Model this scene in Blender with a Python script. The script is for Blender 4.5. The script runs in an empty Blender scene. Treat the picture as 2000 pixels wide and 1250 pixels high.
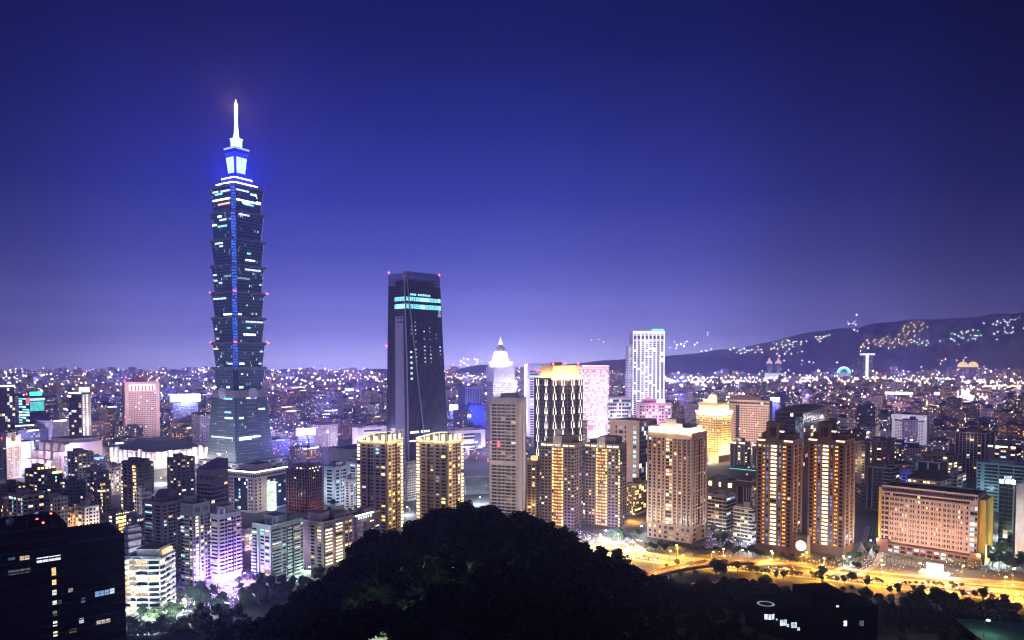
import bpy, math, random, re
import numpy as np
from mathutils import Vector
R = random.Random(11)
NR = np.random.default_rng(5)
PI = math.pi
rad = math.radians
scene = bpy.context.scene
COL = scene.collection

# ------------------------------------------------------------------ camera
FPX, PPY, CZ, PIT = 1427.0, 756.0, 147.0, rad(2.04)     # pixels are those of a 2000 x 1250 picture
cd = bpy.data.cameras.new('camera'); cam = bpy.data.objects.new('camera', cd); COL.objects.link(cam)
cam.location = (0, 0, CZ); cam.rotation_euler = (PI/2 - PIT, 0, 0)
cd.sensor_width = 36; cd.lens = FPX/2000*36; cd.shift_y = (PPY-625)/2000
cd.clip_start = 1; cd.clip_end = 100000
scene.camera = cam

# ------------------------------------------------------------------ world: clear night sky over a city
world = bpy.data.worlds.new('World'); scene.world = world; world.use_nodes = True
wn, wl_ = world.node_tree.nodes, world.node_tree.links
bg = wn['Background']
tc = wn.new('ShaderNodeTexCoord'); sx = wn.new('ShaderNodeSeparateXYZ'); wl_.new(tc.outputs['Generated'], sx.inputs[0])
def ramp(nodes, stops, interp='EASE'):
    r = nodes.new('ShaderNodeValToRGB'); r.color_ramp.interpolation = interp
    e = r.color_ramp.elements
    while len(e) > 1: e.remove(e[0])
    e[0].position = stops[0][0]; e[0].color = (*stops[0][1], 1)
    for p, c in stops[1:]:
        n = e.new(p); n.color = (*c, 1)
    return r
mz = wn.new('ShaderNodeMath'); mz.operation = 'MULTIPLY'; mz.inputs[1].default_value = 2.0; wl_.new(sx.outputs['Z'], mz.inputs[0])
SKY = [(0.0, (1.9, 1.75, 3.3)), (.06, (1.05, 1.02, 2.45)), (.12, (.42, .43, 1.33)), (.20, (.175, .195, .77)), (.28, (.090, .106, .56)), (.42, (.032, .046, .385)),
       (.60, (.0128, .022, .235)), (.78, (.005, .0105, .13)), (1.0, (.0025, .006, .08))]
rz = ramp(wn, SKY, 'LINEAR'); wl_.new(mz.outputs[0], rz.inputs[0])
mx = wn.new('ShaderNodeMath'); mx.operation = 'MULTIPLY_ADD'; mx.inputs[1].default_value = .5; mx.inputs[2].default_value = .5
wl_.new(sx.outputs['X'], mx.inputs[0])
ra = ramp(wn, [(0, (.5,)*3), (.215, (.43,)*3), (.29, (.76,)*3), (.38, (.98,)*3), (.5, (1.05,)*3), (.6, (.86,)*3), (.7, (.46,)*3), (.77, (.24,)*3), (1, (.3,)*3)])
wl_.new(mx.outputs[0], ra.inputs[0])
mm = wn.new('ShaderNodeMix'); mm.data_type = 'RGBA'; mm.blend_type = 'MULTIPLY'; mm.inputs['Factor'].default_value = 1
wl_.new(rz.outputs[0], mm.inputs['A']); wl_.new(ra.outputs[0], mm.inputs['B'])
wl_.new(mm.outputs['Result'], bg.inputs['Color']); bg.inputs['Strength'].default_value = 1.0

# dim sun added as soft fill on the facades, the only distant lamp
sd = bpy.data.lights.new('moon', 'SUN'); so = bpy.data.objects.new('moon', sd); COL.objects.link(so)
sd.energy = .10; sd.angle = rad(12); sd.color = (.95, .80, 1)
so.rotation_euler = (rad(62), 0, rad(-38))

vs = scene.view_settings; vs.view_transform = 'Standard'; vs.look = 'None'; vs.gamma = 1; vs.exposure = 0
cy = scene.cycles
cy.use_denoising = True; cy.denoising_prefilter = 'ACCURATE'; cy.pixel_filter_type = 'BLACKMAN_HARRIS'; cy.filter_width = 1.1
cy.use_adaptive_sampling = False; cy.max_bounces = 5; cy.diffuse_bounces = 2; cy.glossy_bounces = 2; cy.transmission_bounces = 2; cy.volume_bounces = 0
cy.transparent_max_bounces = 6; cy.sample_clamp_indirect = 1.5; cy.sample_clamp_direct = 220
cy.caustics_reflective = False; cy.caustics_refractive = False; cy.use_light_tree = True

# ------------------------------------------------------------------ pixel <-> world
cP, sP = math.cos(PIT), math.sin(PIT)
def W(px, py, Y):
    t = Y/(FPX*cP + (PPY-py)*sP)
    return Vector((t*(px-1000), Y, CZ + t*((PPY-py)*cP - FPX*sP)))
def G(px, py, z=0):
    dz = (PPY-py)*cP - FPX*sP
    t = (z-CZ)/dz
    return Vector((t*(px-1000), t*(FPX*cP + (PPY-py)*sP), z))
def K(px, py): return (px-1000)/(FPX*cP + (PPY-py)*sP)
def proj(x, Y, z):
    d = Y*cP - (z-CZ)*sP
    return 1000 + FPX*x/d, PPY - FPX*((z-CZ)*cP + Y*sP)/d

# ------------------------------------------------------------------ materials
MATS = {}
def newmat(name):
    m = bpy.data.materials.new(name); m.use_nodes = True
    n = m.node_tree.nodes; return m, n, m.node_tree.links, n['Principled BSDF']
def wall(name, rgb, rough=.8, var=.16, scale=.12, spec=.3, metal=0):
    if name in MATS: return MATS[name]
    m, n, l, b = newmat(name)
    t = n.new('ShaderNodeTexCoord')
    z1 = n.new('ShaderNodeTexNoise'); z1.inputs['Scale'].default_value = scale; z1.inputs['Detail'].default_value = 6
    l.new(t.outputs['Object'], z1.inputs['Vector'])
    mp = n.new('ShaderNodeMapping'); mp.inputs['Scale'].default_value = (1.2, 1.2, .06); l.new(t.outputs['Object'], mp.inputs[0])
    z2 = n.new('ShaderNodeTexNoise'); z2.inputs['Scale'].default_value = 1; z2.inputs['Detail'].default_value = 4; l.new(mp.outputs[0], z2.inputs['Vector'])
    ad = n.new('ShaderNodeMath'); ad.operation = 'ADD'; l.new(z1.outputs['Fac'], ad.inputs[0]); l.new(z2.outputs['Fac'], ad.inputs[1])
    r = ramp(n, [(.55, tuple(c*(1-var) for c in rgb)), (1.0/1, rgb)], 'LINEAR')
    mr = n.new('ShaderNodeMapRange'); mr.inputs[1].default_value = .6; mr.inputs[2].default_value = 1.4
    l.new(ad.outputs[0], mr.inputs[0]); 
    r.color_ramp.elements[0].position = 0
    r.color_ramp.elements[0].color = (*[c*(1-2*var) for c in rgb], 1); r.color_ramp.elements[1].color = (*[min(1, c*(1+.6*var)) for c in rgb], 1)
    l.new(mr.outputs[0], r.inputs[0]); l.new(r.outputs[0], b.inputs['Base Color'])
    b.inputs['Roughness'].default_value = rough; b.inputs['Specular IOR Level'].default_value = spec; b.inputs['Metallic'].default_value = metal
    MATS[name] = m; return m
def emit(name, rgb, s, var=.5, sc=.9, sample=False):
    if name in MATS: return MATS[name]
    m, n, l, b = newmat(name)
    b.inputs['Base Color'].default_value = (.05, .05, .05, 1); b.inputs['Roughness'].default_value = .4
    b.inputs['Emission Color'].default_value = (*rgb, 1); b.inputs['Emission Strength'].default_value = s
    if var:
        g = n.new('ShaderNodeNewGeometry'); z = n.new('ShaderNodeTexNoise'); z.inputs['Scale'].default_value = sc; z.inputs['Detail'].default_value = 2
        l.new(g.outputs['Position'], z.inputs['Vector'])
        mr = n.new('ShaderNodeMapRange'); mr.inputs[1].default_value = .3; mr.inputs[2].default_value = .7
        mr.inputs[3].default_value = s*(1-var); mr.inputs[4].default_value = s*(1+var)
        l.new(z.outputs['Fac'], mr.inputs[0]); l.new(mr.outputs[0], b.inputs['Emission Strength'])
    if not sample: m.cycles.emission_sampling = 'NONE'
    MATS[name] = m; return m
def glassdark(name='dark_glass', rgb=(.008, .009, .013), rough=.25):
    if name in MATS: return MATS[name]
    m, n, l, b = newmat(name)
    b.inputs['Base Color'].default_value = (*rgb, 1); b.inputs['Roughness'].default_value = rough; b.inputs['Specular IOR Level'].default_value = .3
    MATS[name] = m; return m
def math_(n, l, op, a, b=None, c=None):
    k = n.new('ShaderNodeMath'); k.operation = op
    for i, v in enumerate((a, b, c)):
        if v is None: continue
        if hasattr(v, 'is_linked') or hasattr(v, 'links'): l.new(v, k.inputs[i])
        else: k.inputs[i].default_value = v
    return k.outputs[0]
WARMSET = [(0, (1, .46, .14)), (.3, (1, .66, .30)), (.5, (1, .84, .58)), (.68, (.9, .94, 1)), (.84, (.55, .8, 1)), (.95, (.6, 1, .95))]
COOLSET = [(0, (1, .75, .45)), (.25, (.85, .95, 1)), (.55, (.6, .95, 1)), (.8, (.4, .9, .95)), (.95, (.3, .55, 1))]
def city(name, rgb, bay=3.0, flo=3.3, wf=.55, hf=.48, lit=.16, colors=WARMSET, s=1.6, glass=(.02, .024, .035), rough=.75, cluster=0, gr=.2):
    """wall with a regular grid of windows laid out in metres (UV), some of them lit"""
    if name in MATS: return MATS[name]
    m, n, l, b = newmat(name)
    uv = n.new('ShaderNodeUVMap'); sp = n.new('ShaderNodeSeparateXYZ'); l.new(uv.outputs[0], sp.inputs[0])
    M = lambda *a: math_(n, l, *a)
    u = M('DIVIDE', sp.outputs[0], bay); v = M('DIVIDE', sp.outputs[1], flo)
    fu = M('FRACT', u); fv = M('FRACT', v); cu = M('FLOOR', u); cv = M('FLOOR', v)
    a = M('LESS_THAN', M('ABSOLUTE', M('SUBTRACT', fu, .5)), wf/2); c = M('LESS_THAN', M('ABSOLUTE', M('SUBTRACT', fv, .52)), hf/2)
    pos = M('GREATER_THAN', sp.outputs[1], 0.0)
    mask = M('MULTIPLY', M('MULTIPLY', a, c), pos)
    cb = n.new('ShaderNodeCombineXYZ'); l.new(cu, cb.inputs[0]); l.new(cv, cb.inputs[1])
    wn_ = n.new('ShaderNodeTexWhiteNoise'); wn_.noise_dimensions = '3D'; l.new(cb.outputs[0], wn_.inputs['Vector'])
    thr = lit
    if cluster:
        nz = n.new('ShaderNodeTexNoise'); nz.inputs['Scale'].default_value = 1; mp = n.new('ShaderNodeMapping'); mp.inputs['Scale'].default_value = (.13, .45, 1)
        l.new(cb.outputs[0], mp.inputs[0]); l.new(mp.outputs[0], nz.inputs['Vector'])
        mr = n.new('ShaderNodeMapRange'); mr.inputs[1].default_value = .52; mr.inputs[2].default_value = .75; mr.inputs[3].default_value = lit*.35; mr.inputs[4].default_value = cluster
        l.new(nz.outputs['Fac'], mr.inputs[0]); thr = mr.outputs[0]
    on = M('MULTIPLY', M('LESS_THAN', wn_.outputs['Value'], thr), mask)
    cs = n.new('ShaderNodeSeparateColor'); l.new(wn_.outputs['Color'], cs.inputs[0])
    r = ramp(n, colors, 'CONSTANT'); l.new(cs.outputs[0], r.inputs[0])
    st = M('MULTIPLY', M('MULTIPLY_ADD', M('POWER', cs.outputs[1], 2.5), s, .22*s), on)
    mixc = n.new('ShaderNodeMix'); mixc.data_type = 'RGBA'; l.new(mask, mixc.inputs['Factor'])
    t = n.new('ShaderNodeTexCoord'); nz2 = n.new('ShaderNodeTexNoise'); nz2.inputs['Scale'].default_value = .15; l.new(t.outputs['Object'], nz2.inputs['Vector'])
    r2 = ramp(n, [(.3, tuple(x*.75 for x in rgb)), (.7, tuple(min(1, x*1.15) for x in rgb))], 'LINEAR'); l.new(nz2.outputs['Fac'], r2.inputs[0])
    l.new(r2.outputs[0], mixc.inputs['A']); mixc.inputs['B'].default_value = (*glass, 1)
    l.new(mixc.outputs['Result'], b.inputs['Base Color'])
    l.new(M('MULTIPLY_ADD', mask, gr-rough, rough), b.inputs['Roughness'])
    l.new(r.outputs[0], b.inputs['Emission Color']); l.new(st, b.inputs['Emission Strength'])
    m.cycles.emission_sampling = 'NONE'
    MATS[name] = m; return m

DG = glassdark()
BG = glassdark('blue_glass', (.02, .035, .06), .12)
ROOF = wall('roof_concrete', (.10, .10, .105), .9, .25, .3)
DROOF = wall('dark_roof', (.045, .045, .05), .9, .25, .3)
PAL = {
 'warm': [(emit('warm_low', (1, .58, .22), .55), 3), (emit('warm_mid', (1, .66, .28), 1.3), 3), (emit('warm_high', (1, .78, .42), 2.6), 2), (emit('white_mid', (1, .93, .8), 1.4), 1)],
 'gold': [(emit('gold_mid', (1, .56, .11), 2.0), 3), (emit('gold_high', (1, .68, .2), 4.2), 3)],
 'mix':  [(MATS['warm_low'], 2), (MATS['warm_mid'], 2), (MATS['white_mid'], 2), (emit('cool_mid', (.72, .88, 1), 1.2), 2), (emit('cool_low', (.5, .75, 1), .5), 1), (MATS['warm_high'], 1)],
 'cool': [(MATS['cool_mid'], 2), (MATS['cool_low'], 2), (emit('cyan_mid', (.35, .95, 1), 1.2), 2), (emit('white_high', (.95, 1, 1), 2.6), 1)],
 'cyan': [(MATS['cyan_mid'], 2), (emit('cyan_high', (.62, 1, .98), 2.4), 3)],
 'blue': [(emit('blue_low', (.14, .32, .95), .32), 2), (emit('blue_mid', (.22, .45, 1), .7), 2)],
 'amber': [(emit('amber_mid', (1, .34, .04), 1.6), 2), (emit('amber_high', (1, .42, .07), 3.4), 2)],
 'cream': [(emit('cream_high', (1, .83, .5), 3.0), 3), (emit('cream_mid', (1, .78, .42), 1.5), 1)],
 'white': [(MATS['white_high'], 2), (MATS['cool_mid'], 1)],
}
def pick(pal):
    ps = PAL[pal]; t = R.random()*sum(w for _, w in ps)
    for m, w in ps:
        t -= w
        if t <= 0: return m
    return ps[-1][0]
RED = emit('red_beacon', (1, .05, .04), 14, 0)

# ------------------------------------------------------------------ mesh builder
class MB:
    def __init__(s): s.v = []; s.f = []; s.m = []; s.uv = []
    def face(s, pts, m=0, uv=None):
        b = len(s.v); s.v += [tuple(p) for p in pts]; s.f.append(tuple(range(b, b+len(pts)))); s.m.append(m)
        s.uv += uv if uv else [(-1, -1)]*len(pts)
    def box(s, x0, x1, y0, y1, z0, z1, m=0, mt=None, uo=0, skip=''):
        mt = m if mt is None else mt
        c = [(x0, y0), (x1, y0), (x1, y1), (x0, y1)]
        for i, tag in enumerate('RBEL'[k] for k in (0, 2, 1, 3)):
            a, b = c[i], c[(i+1) % 4]
            if tag in skip: continue
            L = math.dist(a, b)
            mm = m[tag] if isinstance(m, dict) else m
            s.face([(a[0], a[1], z0), (b[0], b[1], z0), (b[0], b[1], z1), (a[0], a[1], z1)], mm, [(uo, z0), (uo+L, z0), (uo+L, z1), (uo, z1)])
        s.face([(x0, y0, z1), (x1, y0, z1), (x1, y1, z1), (x0, y1, z1)], mt if not isinstance(mt, dict) else mt['T'])
        s.face([(x0, y1, z0), (x1, y1, z0), (x1, y0, z0), (x0, y0, z0)], mt if not isinstance(mt, dict) else mt['T'])
    def frustum(s, p0, z0, p1, z1, m=0, mt=None, uo=0, cap=True):
        n = len(p0); mt = m if mt is None else mt
        for i in range(n):
            a, b, c, d = p0[i], p0[(i+1) % n], p1[(i+1) % n], p1[i]
            L = math.dist(a, b); L2 = math.dist(c, d); o = (L-L2)/2
            mm = m[i % len(m)] if isinstance(m, (list, tuple)) else m
            s.face([(*a, z0), (*b, z0), (*c, z1), (*d, z1)], mm, [(uo, z0), (uo+L, z0), (uo+L-o, z1), (uo+o, z1)])
            uo += round(L/3+1)*3*1.0
        if cap:
            s.face([(*p, z1) for p in p1], mt); s.face([(*p, z0) for p in reversed(p0)], mt)
    def cyl(s, cx, cy, z0, z1, r0, r1=None, n=12, m=0, mt=None):
        r1 = r0 if r1 is None else r1
        q = [(math.cos(2*PI*i/n), math.sin(2*PI*i/n)) for i in range(n)]
        s.frustum([(cx+r0*a, cy+r0*b) for a, b in q], z0, [(cx+r1*a, cy+r1*b) for a, b in q], z1, m, mt)
    def lathe(s, cx, cy, prof, n=16, m=0):
        for (r0, z0), (r1, z1) in zip(prof, prof[1:]):
            for i in range(n):
                a, b = 2*PI*i/n, 2*PI*(i+1)/n
                s.face([(cx+r0*math.cos(a), cy+r0*math.sin(a), z0), (cx+r0*math.cos(b), cy+r0*math.sin(b), z0), (cx+r1*math.cos(b), cy+r1*math.sin(b), z1), (cx+r1*math.cos(a), cy+r1*math.sin(a), z1)], m)
    def octa(s, c, r, m=0, rz=None):
        x, y, z = c; rz = rz or r
        b = len(s.v); s.v += [(x+r, y, z), (x, y+r, z), (x-r, y, z), (x, y-r, z), (x, y, z+rz), (x, y, z-rz)]
        for i in range(4):
            j = (i+1) % 4
            s.f += [(b+i, b+j, b+4), (b+j, b+i, b+5)]; s.m += [m, m]; s.uv += [(-1, -1)]*6
    def ball(s, c, r, m=0, n=10):
        s.lathe(c[0], c[1], [(r*math.sin(PI*k/6)+1e-4, c[2]-r*math.cos(PI*k/6)) for k in range(7)], n, m)
    def tube(s, a, b, r, m=0, n=6, r2=None):
        a, b = Vector(a), Vector(b); d = (b-a).normalized(); r2 = r if r2 is None else r2
        u = d.orthogonal().normalized(); w = d.cross(u)
        q = [(math.cos(2*PI*i/n), math.sin(2*PI*i/n)) for i in range(n)]
        for i in range(n):
            j = (i+1) % n
            s.face([a+(u*q[i][0]+w*q[i][1])*r, a+(u*q[j][0]+w*q[j][1])*r, b+(u*q[j][0]+w*q[j][1])*r2, b+(u*q[i][0]+w*q[i][1])*r2], m)
    def mesh(s, name, mats):
        me = bpy.data.meshes.new(name); me.from_pydata(s.v, [], s.f)
        for m in mats: me.materials.append(m)
        me.polygons.foreach_set('material_index', s.m)
        l = me.uv_layers.new(name='UVMap'); l.data.foreach_set('uv', [x for p in s.uv for x in p])
        me.update(); return me
    def build(s, name, mats, parent=None, loc=(0, 0, 0), rz=0):
        o = bpy.data.objects.new(name, s.mesh(name, mats if isinstance(mats, (list, tuple)) else [mats])); COL.objects.link(o)
        o.location = loc; o.rotation_euler = (0, 0, rz)
        if parent: o.parent = parent
        return o
def tag(o, label=None, cat=None, group=None, kind=None):
    for k, v in (('label', label), ('category', cat), ('group', group), ('kind', kind)):
        if v: o[k] = v
    return o
def empty(name, loc, rz, label, cat, group=None):
    o = bpy.data.objects.new(name, None); COL.objects.link(o); o.location = loc; o.rotation_euler = (0, 0, rz)
    o.empty_display_size = .5
    return tag(o, label, cat, group)
GAIN = {'bulb': 9, 'mast_fill': 1.5, 'crown_light': 5, 'facade_light': 1.25, 'uplight': 9, 'dome_light': 6, 'shoulder_light': 5, 'cornice_light': 3.6, 'screen_light': 2, 'entrance_light': 3, 'beam': .5, 'deck_light': 2}
def lamp(kind, name, loc, col, power, parent=None, radius=.4, rot=None, size=None, blend=.6, dist=None):
    d = bpy.data.lights.new(name, kind); d.color = col; d.energy = power*(1.3 if name == 'facade_light' and power < 12500 else GAIN.get(name, 1))
    if kind in ('POINT', 'SPOT'): d.shadow_soft_size = radius
    if kind == 'SPOT': d.spot_size = size or rad(60); d.spot_blend = blend
    o = bpy.data.objects.new(name, d); COL.objects.link(o); o.location = loc
    if rot: o.rotation_euler = rot
    if parent: o.parent = parent
    return o
def aim(o, d):
    o.rotation_euler = Vector(d).to_track_quat('-Z', 'Y').to_euler()

UNIT = {}
def unit_box(mat):
    if mat.name not in UNIT:
        b = MB(); b.box(-.5, .5, -.5, .5, -.5, .5); UNIT[mat.name] = b.mesh('unit_'+mat.name, [mat])
    return UNIT[mat.name]

# ------------------------------------------------------------------ building kit
HEROES = []     # (screen box, footprint, short name) used for placing and naming the rest
TOK = re.compile(r'([a-zA-Z])([\d.]+)(?::([\d.]+))?(?:@(\w+))?')
GRID = rad(57)
class Bld:
    def __init__(s, name, label, cat, xl, xc, xr, yt, Y, al=None, wallm=None, trim=None, wl=None, wr=None, z0=0, group=None, side=None, near=None, short=None, roof=None):
        az = math.atan2(xc-1000, FPX); s.phi = GRID if al is None else rad(al)-az
        C = W(xc, yt, Y); s.C = C; s.Y = Y; cp, sp = math.cos(s.phi), math.sin(s.phi)
        kr, kl = K(xr, yt), K(xl, yt)
        s.wr = wr or (kr*Y-C.x)/(cp-kr*sp); s.wl = wl or (C.x-kl*Y)/(sp+kl*cp)
        s.z0 = z0; s.H = C.z-z0
        assert s.wr > 0 and s.wl > 0 and s.wr < 400 and s.wl < 400 and s.H > 0, (name, label, s.wr, s.wl, s.H)
        s.root = empty(name, (C.x, Y, z0), s.phi, label, cat, group)
        s.w = MB(); s.near = (Y < 735) if near is None else near
        s.reps = {}; s.parts = {}
        s.mats = [wallm, trim or wallm, roof or ROOF, side or city('side_tan', (.26, .22, .19), lit=.06), DG]
        HEROES.append((min(xl, xc), xr, yt, Y, (C.x, Y), max(s.wr, s.wl), short or label, s))
    def P(s, x, y, z=0):
        c, t = math.cos(s.phi), math.sin(s.phi)
        return Vector((s.C.x + x*c - y*t, s.Y + x*t + y*c, s.z0+z))
    def fb(s, f, u0, u1, v0, v1, o0, o1):
        if f == 'R': return (u0, u1, -o1, -o0, v0, v1)
        if f == 'L': return (-o1, -o0, u0, u1, v0, v1)
        if f == 'E': return (s.wr+o0, s.wr+o1, u0, u1, v0, v1)
        return (u0, u1, s.wl+o0, s.wl+o1, v0, v1)
    def shell(s, x0=0, x1=None, y0=0, y1=None, z0=0, z1=None, par=1.1, m=0, sides=(0, 0, 3, 3)):
        x1 = s.wr if x1 is None else x1; y1 = s.wl if y1 is None else y1; z1 = s.H if z1 is None else z1
        zt = z1-par
        s.w.box(x0, x1, y0, y1, z0, zt, {'R': sides[0], 'L': sides[1], 'E': sides[2], 'B': sides[3], 'T': 2}, {'T': 2})
        if par:
            t = .35
            s.w.box(x0, x1, y0, y0+t, zt, z1, 1); s.w.box(x0, x1, y1-t, y1, zt, z1, 1)
            s.w.box(x0, x0+t, y0+t, y1-t, zt, z1, 1); s.w.box(x1-t, x1, y0+t, y1-t, zt, z1, 1)
        return s
    def part(s, name): return s.parts.setdefault(name, [MB(), []])
    def add(s, name, bx, mat):
        p = s.part(name)
        if mat not in p[1]: p[1].append(mat)
        p[0].box(*bx, m=p[1].index(mat)); return p[0], p[1].index(mat)
    def one(s, name, bx, mat):
        """a part of its own"""
        b = MB(); b.box(*bx); return b.build(name, [mat], s.root)
    def rep(s, name, bx, mat, lit=0): s.reps.setdefault(name, []).append((lit, bx, mat))
    def len(s, f): return s.wr if f in 'RB' else s.wl
    def face(s, f, pat, z0, z1, n, lit=.2, pal='warm', u0=0, u1=None, band=None, glass=None, o=0, pier=.55, wh=.52, bal=None):
        u1 = s.len(f) if u1 is None else u1; glass = glass or DG
        toks = [(t[0], float(t[1]), float(t[2]) if t[2] else lit, t[3] or pal) for t in TOK.findall(pat)]
        tot = sum(t[1] for t in toks); u = u0; k = (u1-u0)/tot; fh = (z1-z0)/n
        if f == 'L': toks = toks[::-1]       # patterns read left to right in the picture
        for ty, wt, lp, pl in toks:
            a, b = u, u+wt*k; u = b; w = b-a
            if ty == 'p': continue
            if ty == 'r': s.w.box(*s.fb(f, a, b, z0, z1, o-.02, o+pier), m=1); continue
            if ty == 'd':
                s.one('glass_strip', s.fb(f, a, b, z0, z1, o-.02, o+.06), glass); continue
            for i in range(n):
                z = z0+i*fh; on = R.random() < lp; mt = pick(pl) if on else glass
                if ty == 'w': s.rep('window', s.fb(f, a+w*.19, b-w*.19, z+fh*(.5-wh/2+.05), z+fh*(.5+wh/2+.05), o-.1, o+.06), mt, on)
                elif ty == 'W':
                    s.rep('window', s.fb(f, a+w*.1, a+w*.43, z+fh*.3, z+fh*.78, o-.1, o+.06), mt, on)
                    on = R.random() < lp; mt = pick(pl) if on else glass
                    s.rep('window', s.fb(f, a+w*.57, a+w*.9, z+fh*.3, z+fh*.78, o-.1, o+.06), mt, on)
                elif ty == 'g': s.rep('window', s.fb(f, a+w*.04, b-w*.04, z+fh*.24, z+fh*.84, o-.1, o+.06), mt, on)
                elif ty == 'G': s.rep('window', s.fb(f, a+w*.02, b-w*.02, z+fh*.06, z+fh*.95, o-.1, o+.06), mt, on)
                elif ty in 'bB':
                    s.rep('window', s.fb(f, a+w*.1, b-w*.1, z+fh*.3, z+fh*.85, o-.1, o+.06), mt, on)
                    s.rep('balcony', s.fb(f, a+w*.02, b-w*.02, z-.12, z+1.0, o-.05, o+1.25), bal or s.mats[1])
                elif ty == 'a':
                    for q in (.12, .56):
                        on2 = R.random() < lp
                        s.rep('lamp', s.fb(f, a+w*q, a+w*(q+.32), z+fh*.3, z+fh*.66, o-.05, o+.14), pick('amber') if on2 else glass, on2)
                elif ty == 'L': s.rep('lamp', s.fb(f, a+w*.08, b-w*.08, z+fh*.26, z+fh*.82, o-.05, o+.18), mt, on)
        if band:
            h, ou = band
            for i in range(n+1):
                z = z0+i*fh; s.w.box(*s.fb(f, u0+.02, u1-.02, z-h/2, z+h/2, o-.02, o+ou), m=1)
        return s
    def house(s, fx0, fx1, fy0, fy1, h, mat=None, base=None, name='roof_housing'):
        z = (s.H-1.1 if base is None else base)
        b = MB(); x0, x1, y0, y1 = fx0*s.wr, fx1*s.wr, fy0*s.wl, fy1*s.wl
        b.box(x0, x1, y0, y1, z, z+h-.4, 0, 1); b.box(x0-.3, x1+.3, y0-.3, y1+.3, z+h-.4, z+h, 0, 1)
        return b.build(name, [mat or s.mats[0], s.mats[2]], s.root)
    def tanks(s, n=3, base=None):
        z = s.H-1.1 if base is None else base
        for i in range(n):
            b = MB(); r = R.uniform(.9, 1.5); h = R.uniform(1.6, 2.8)
            x, y = R.uniform(.15, .85)*s.wr, R.uniform(.15, .85)*s.wl
            b.cyl(x, y, z, z+.6, r*.6, n=6); b.lathe(x, y, [(r, z+.6), (r, z+.6+h*.8), (r*.4, z+.6+h), (.01, z+.6+h)], 10)
            b.build('water_tank', [wall('steel_tank', (.4, .42, .45), .35, .1, metal=.6)], s.root)
    def beacon(s, x, y, z, r=.9):
        b = MB(); b.octa((x, y, z), r, 0); b.tube((x, y, z-2.5), (x, y, z), .08, 1)
        return b.build('beacon', [RED, DROOF], s.root)
    def up(s, f, us, z, col, power, out=1.6, size=50, tilt=8, radius=.2):
        """wall washer lamps standing on the face, pointing up the wall"""
        for u in us:
            x0, x1, y0, y1, a, b = s.fb(f, u, u, z, z, out, out)
            l = lamp('SPOT', 'uplight', (x0, y0, z), col, power, s.root, radius, size=rad(size))
            n = {'R': (0, 1), 'L': (1, 0), 'E': (-1, 0), 'B': (0, -1)}[f]
            aim(l, (n[0]*math.sin(rad(tilt)), n[1]*math.sin(rad(tilt)), math.cos(rad(tilt))))
        return s
    def done(s):
        s.w.build('wall', s.mats, s.root)
        for name, (b, mats) in s.parts.items(): b.build(name, mats, s.root)
        for name, items in s.reps.items():
            items.sort(key=lambda t: -t[0])
            cut = 100 if s.near else 0
            if len(items) <= 12: cut = len(items)
            for _, bx, mat in items[:cut]:
                o = bpy.data.objects.new(name, unit_box(mat)); COL.objects.link(o); o.parent = s.root
                o.location = ((bx[0]+bx[1])/2, (bx[2]+bx[3])/2, (bx[4]+bx[5])/2)
                o.scale = (abs(bx[1]-bx[0]), abs(bx[3]-bx[2]), abs(bx[5]-bx[4]))
            rest = items[cut:]
            if rest:
                b = MB(); mats = []
                for _, bx, mat in rest:
                    if mat not in mats: mats.append(mat)
                    b.box(*bx, m=mats.index(mat))
                tag(b.build(name, mats, s.root), kind='stuff')
        return s
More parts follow.
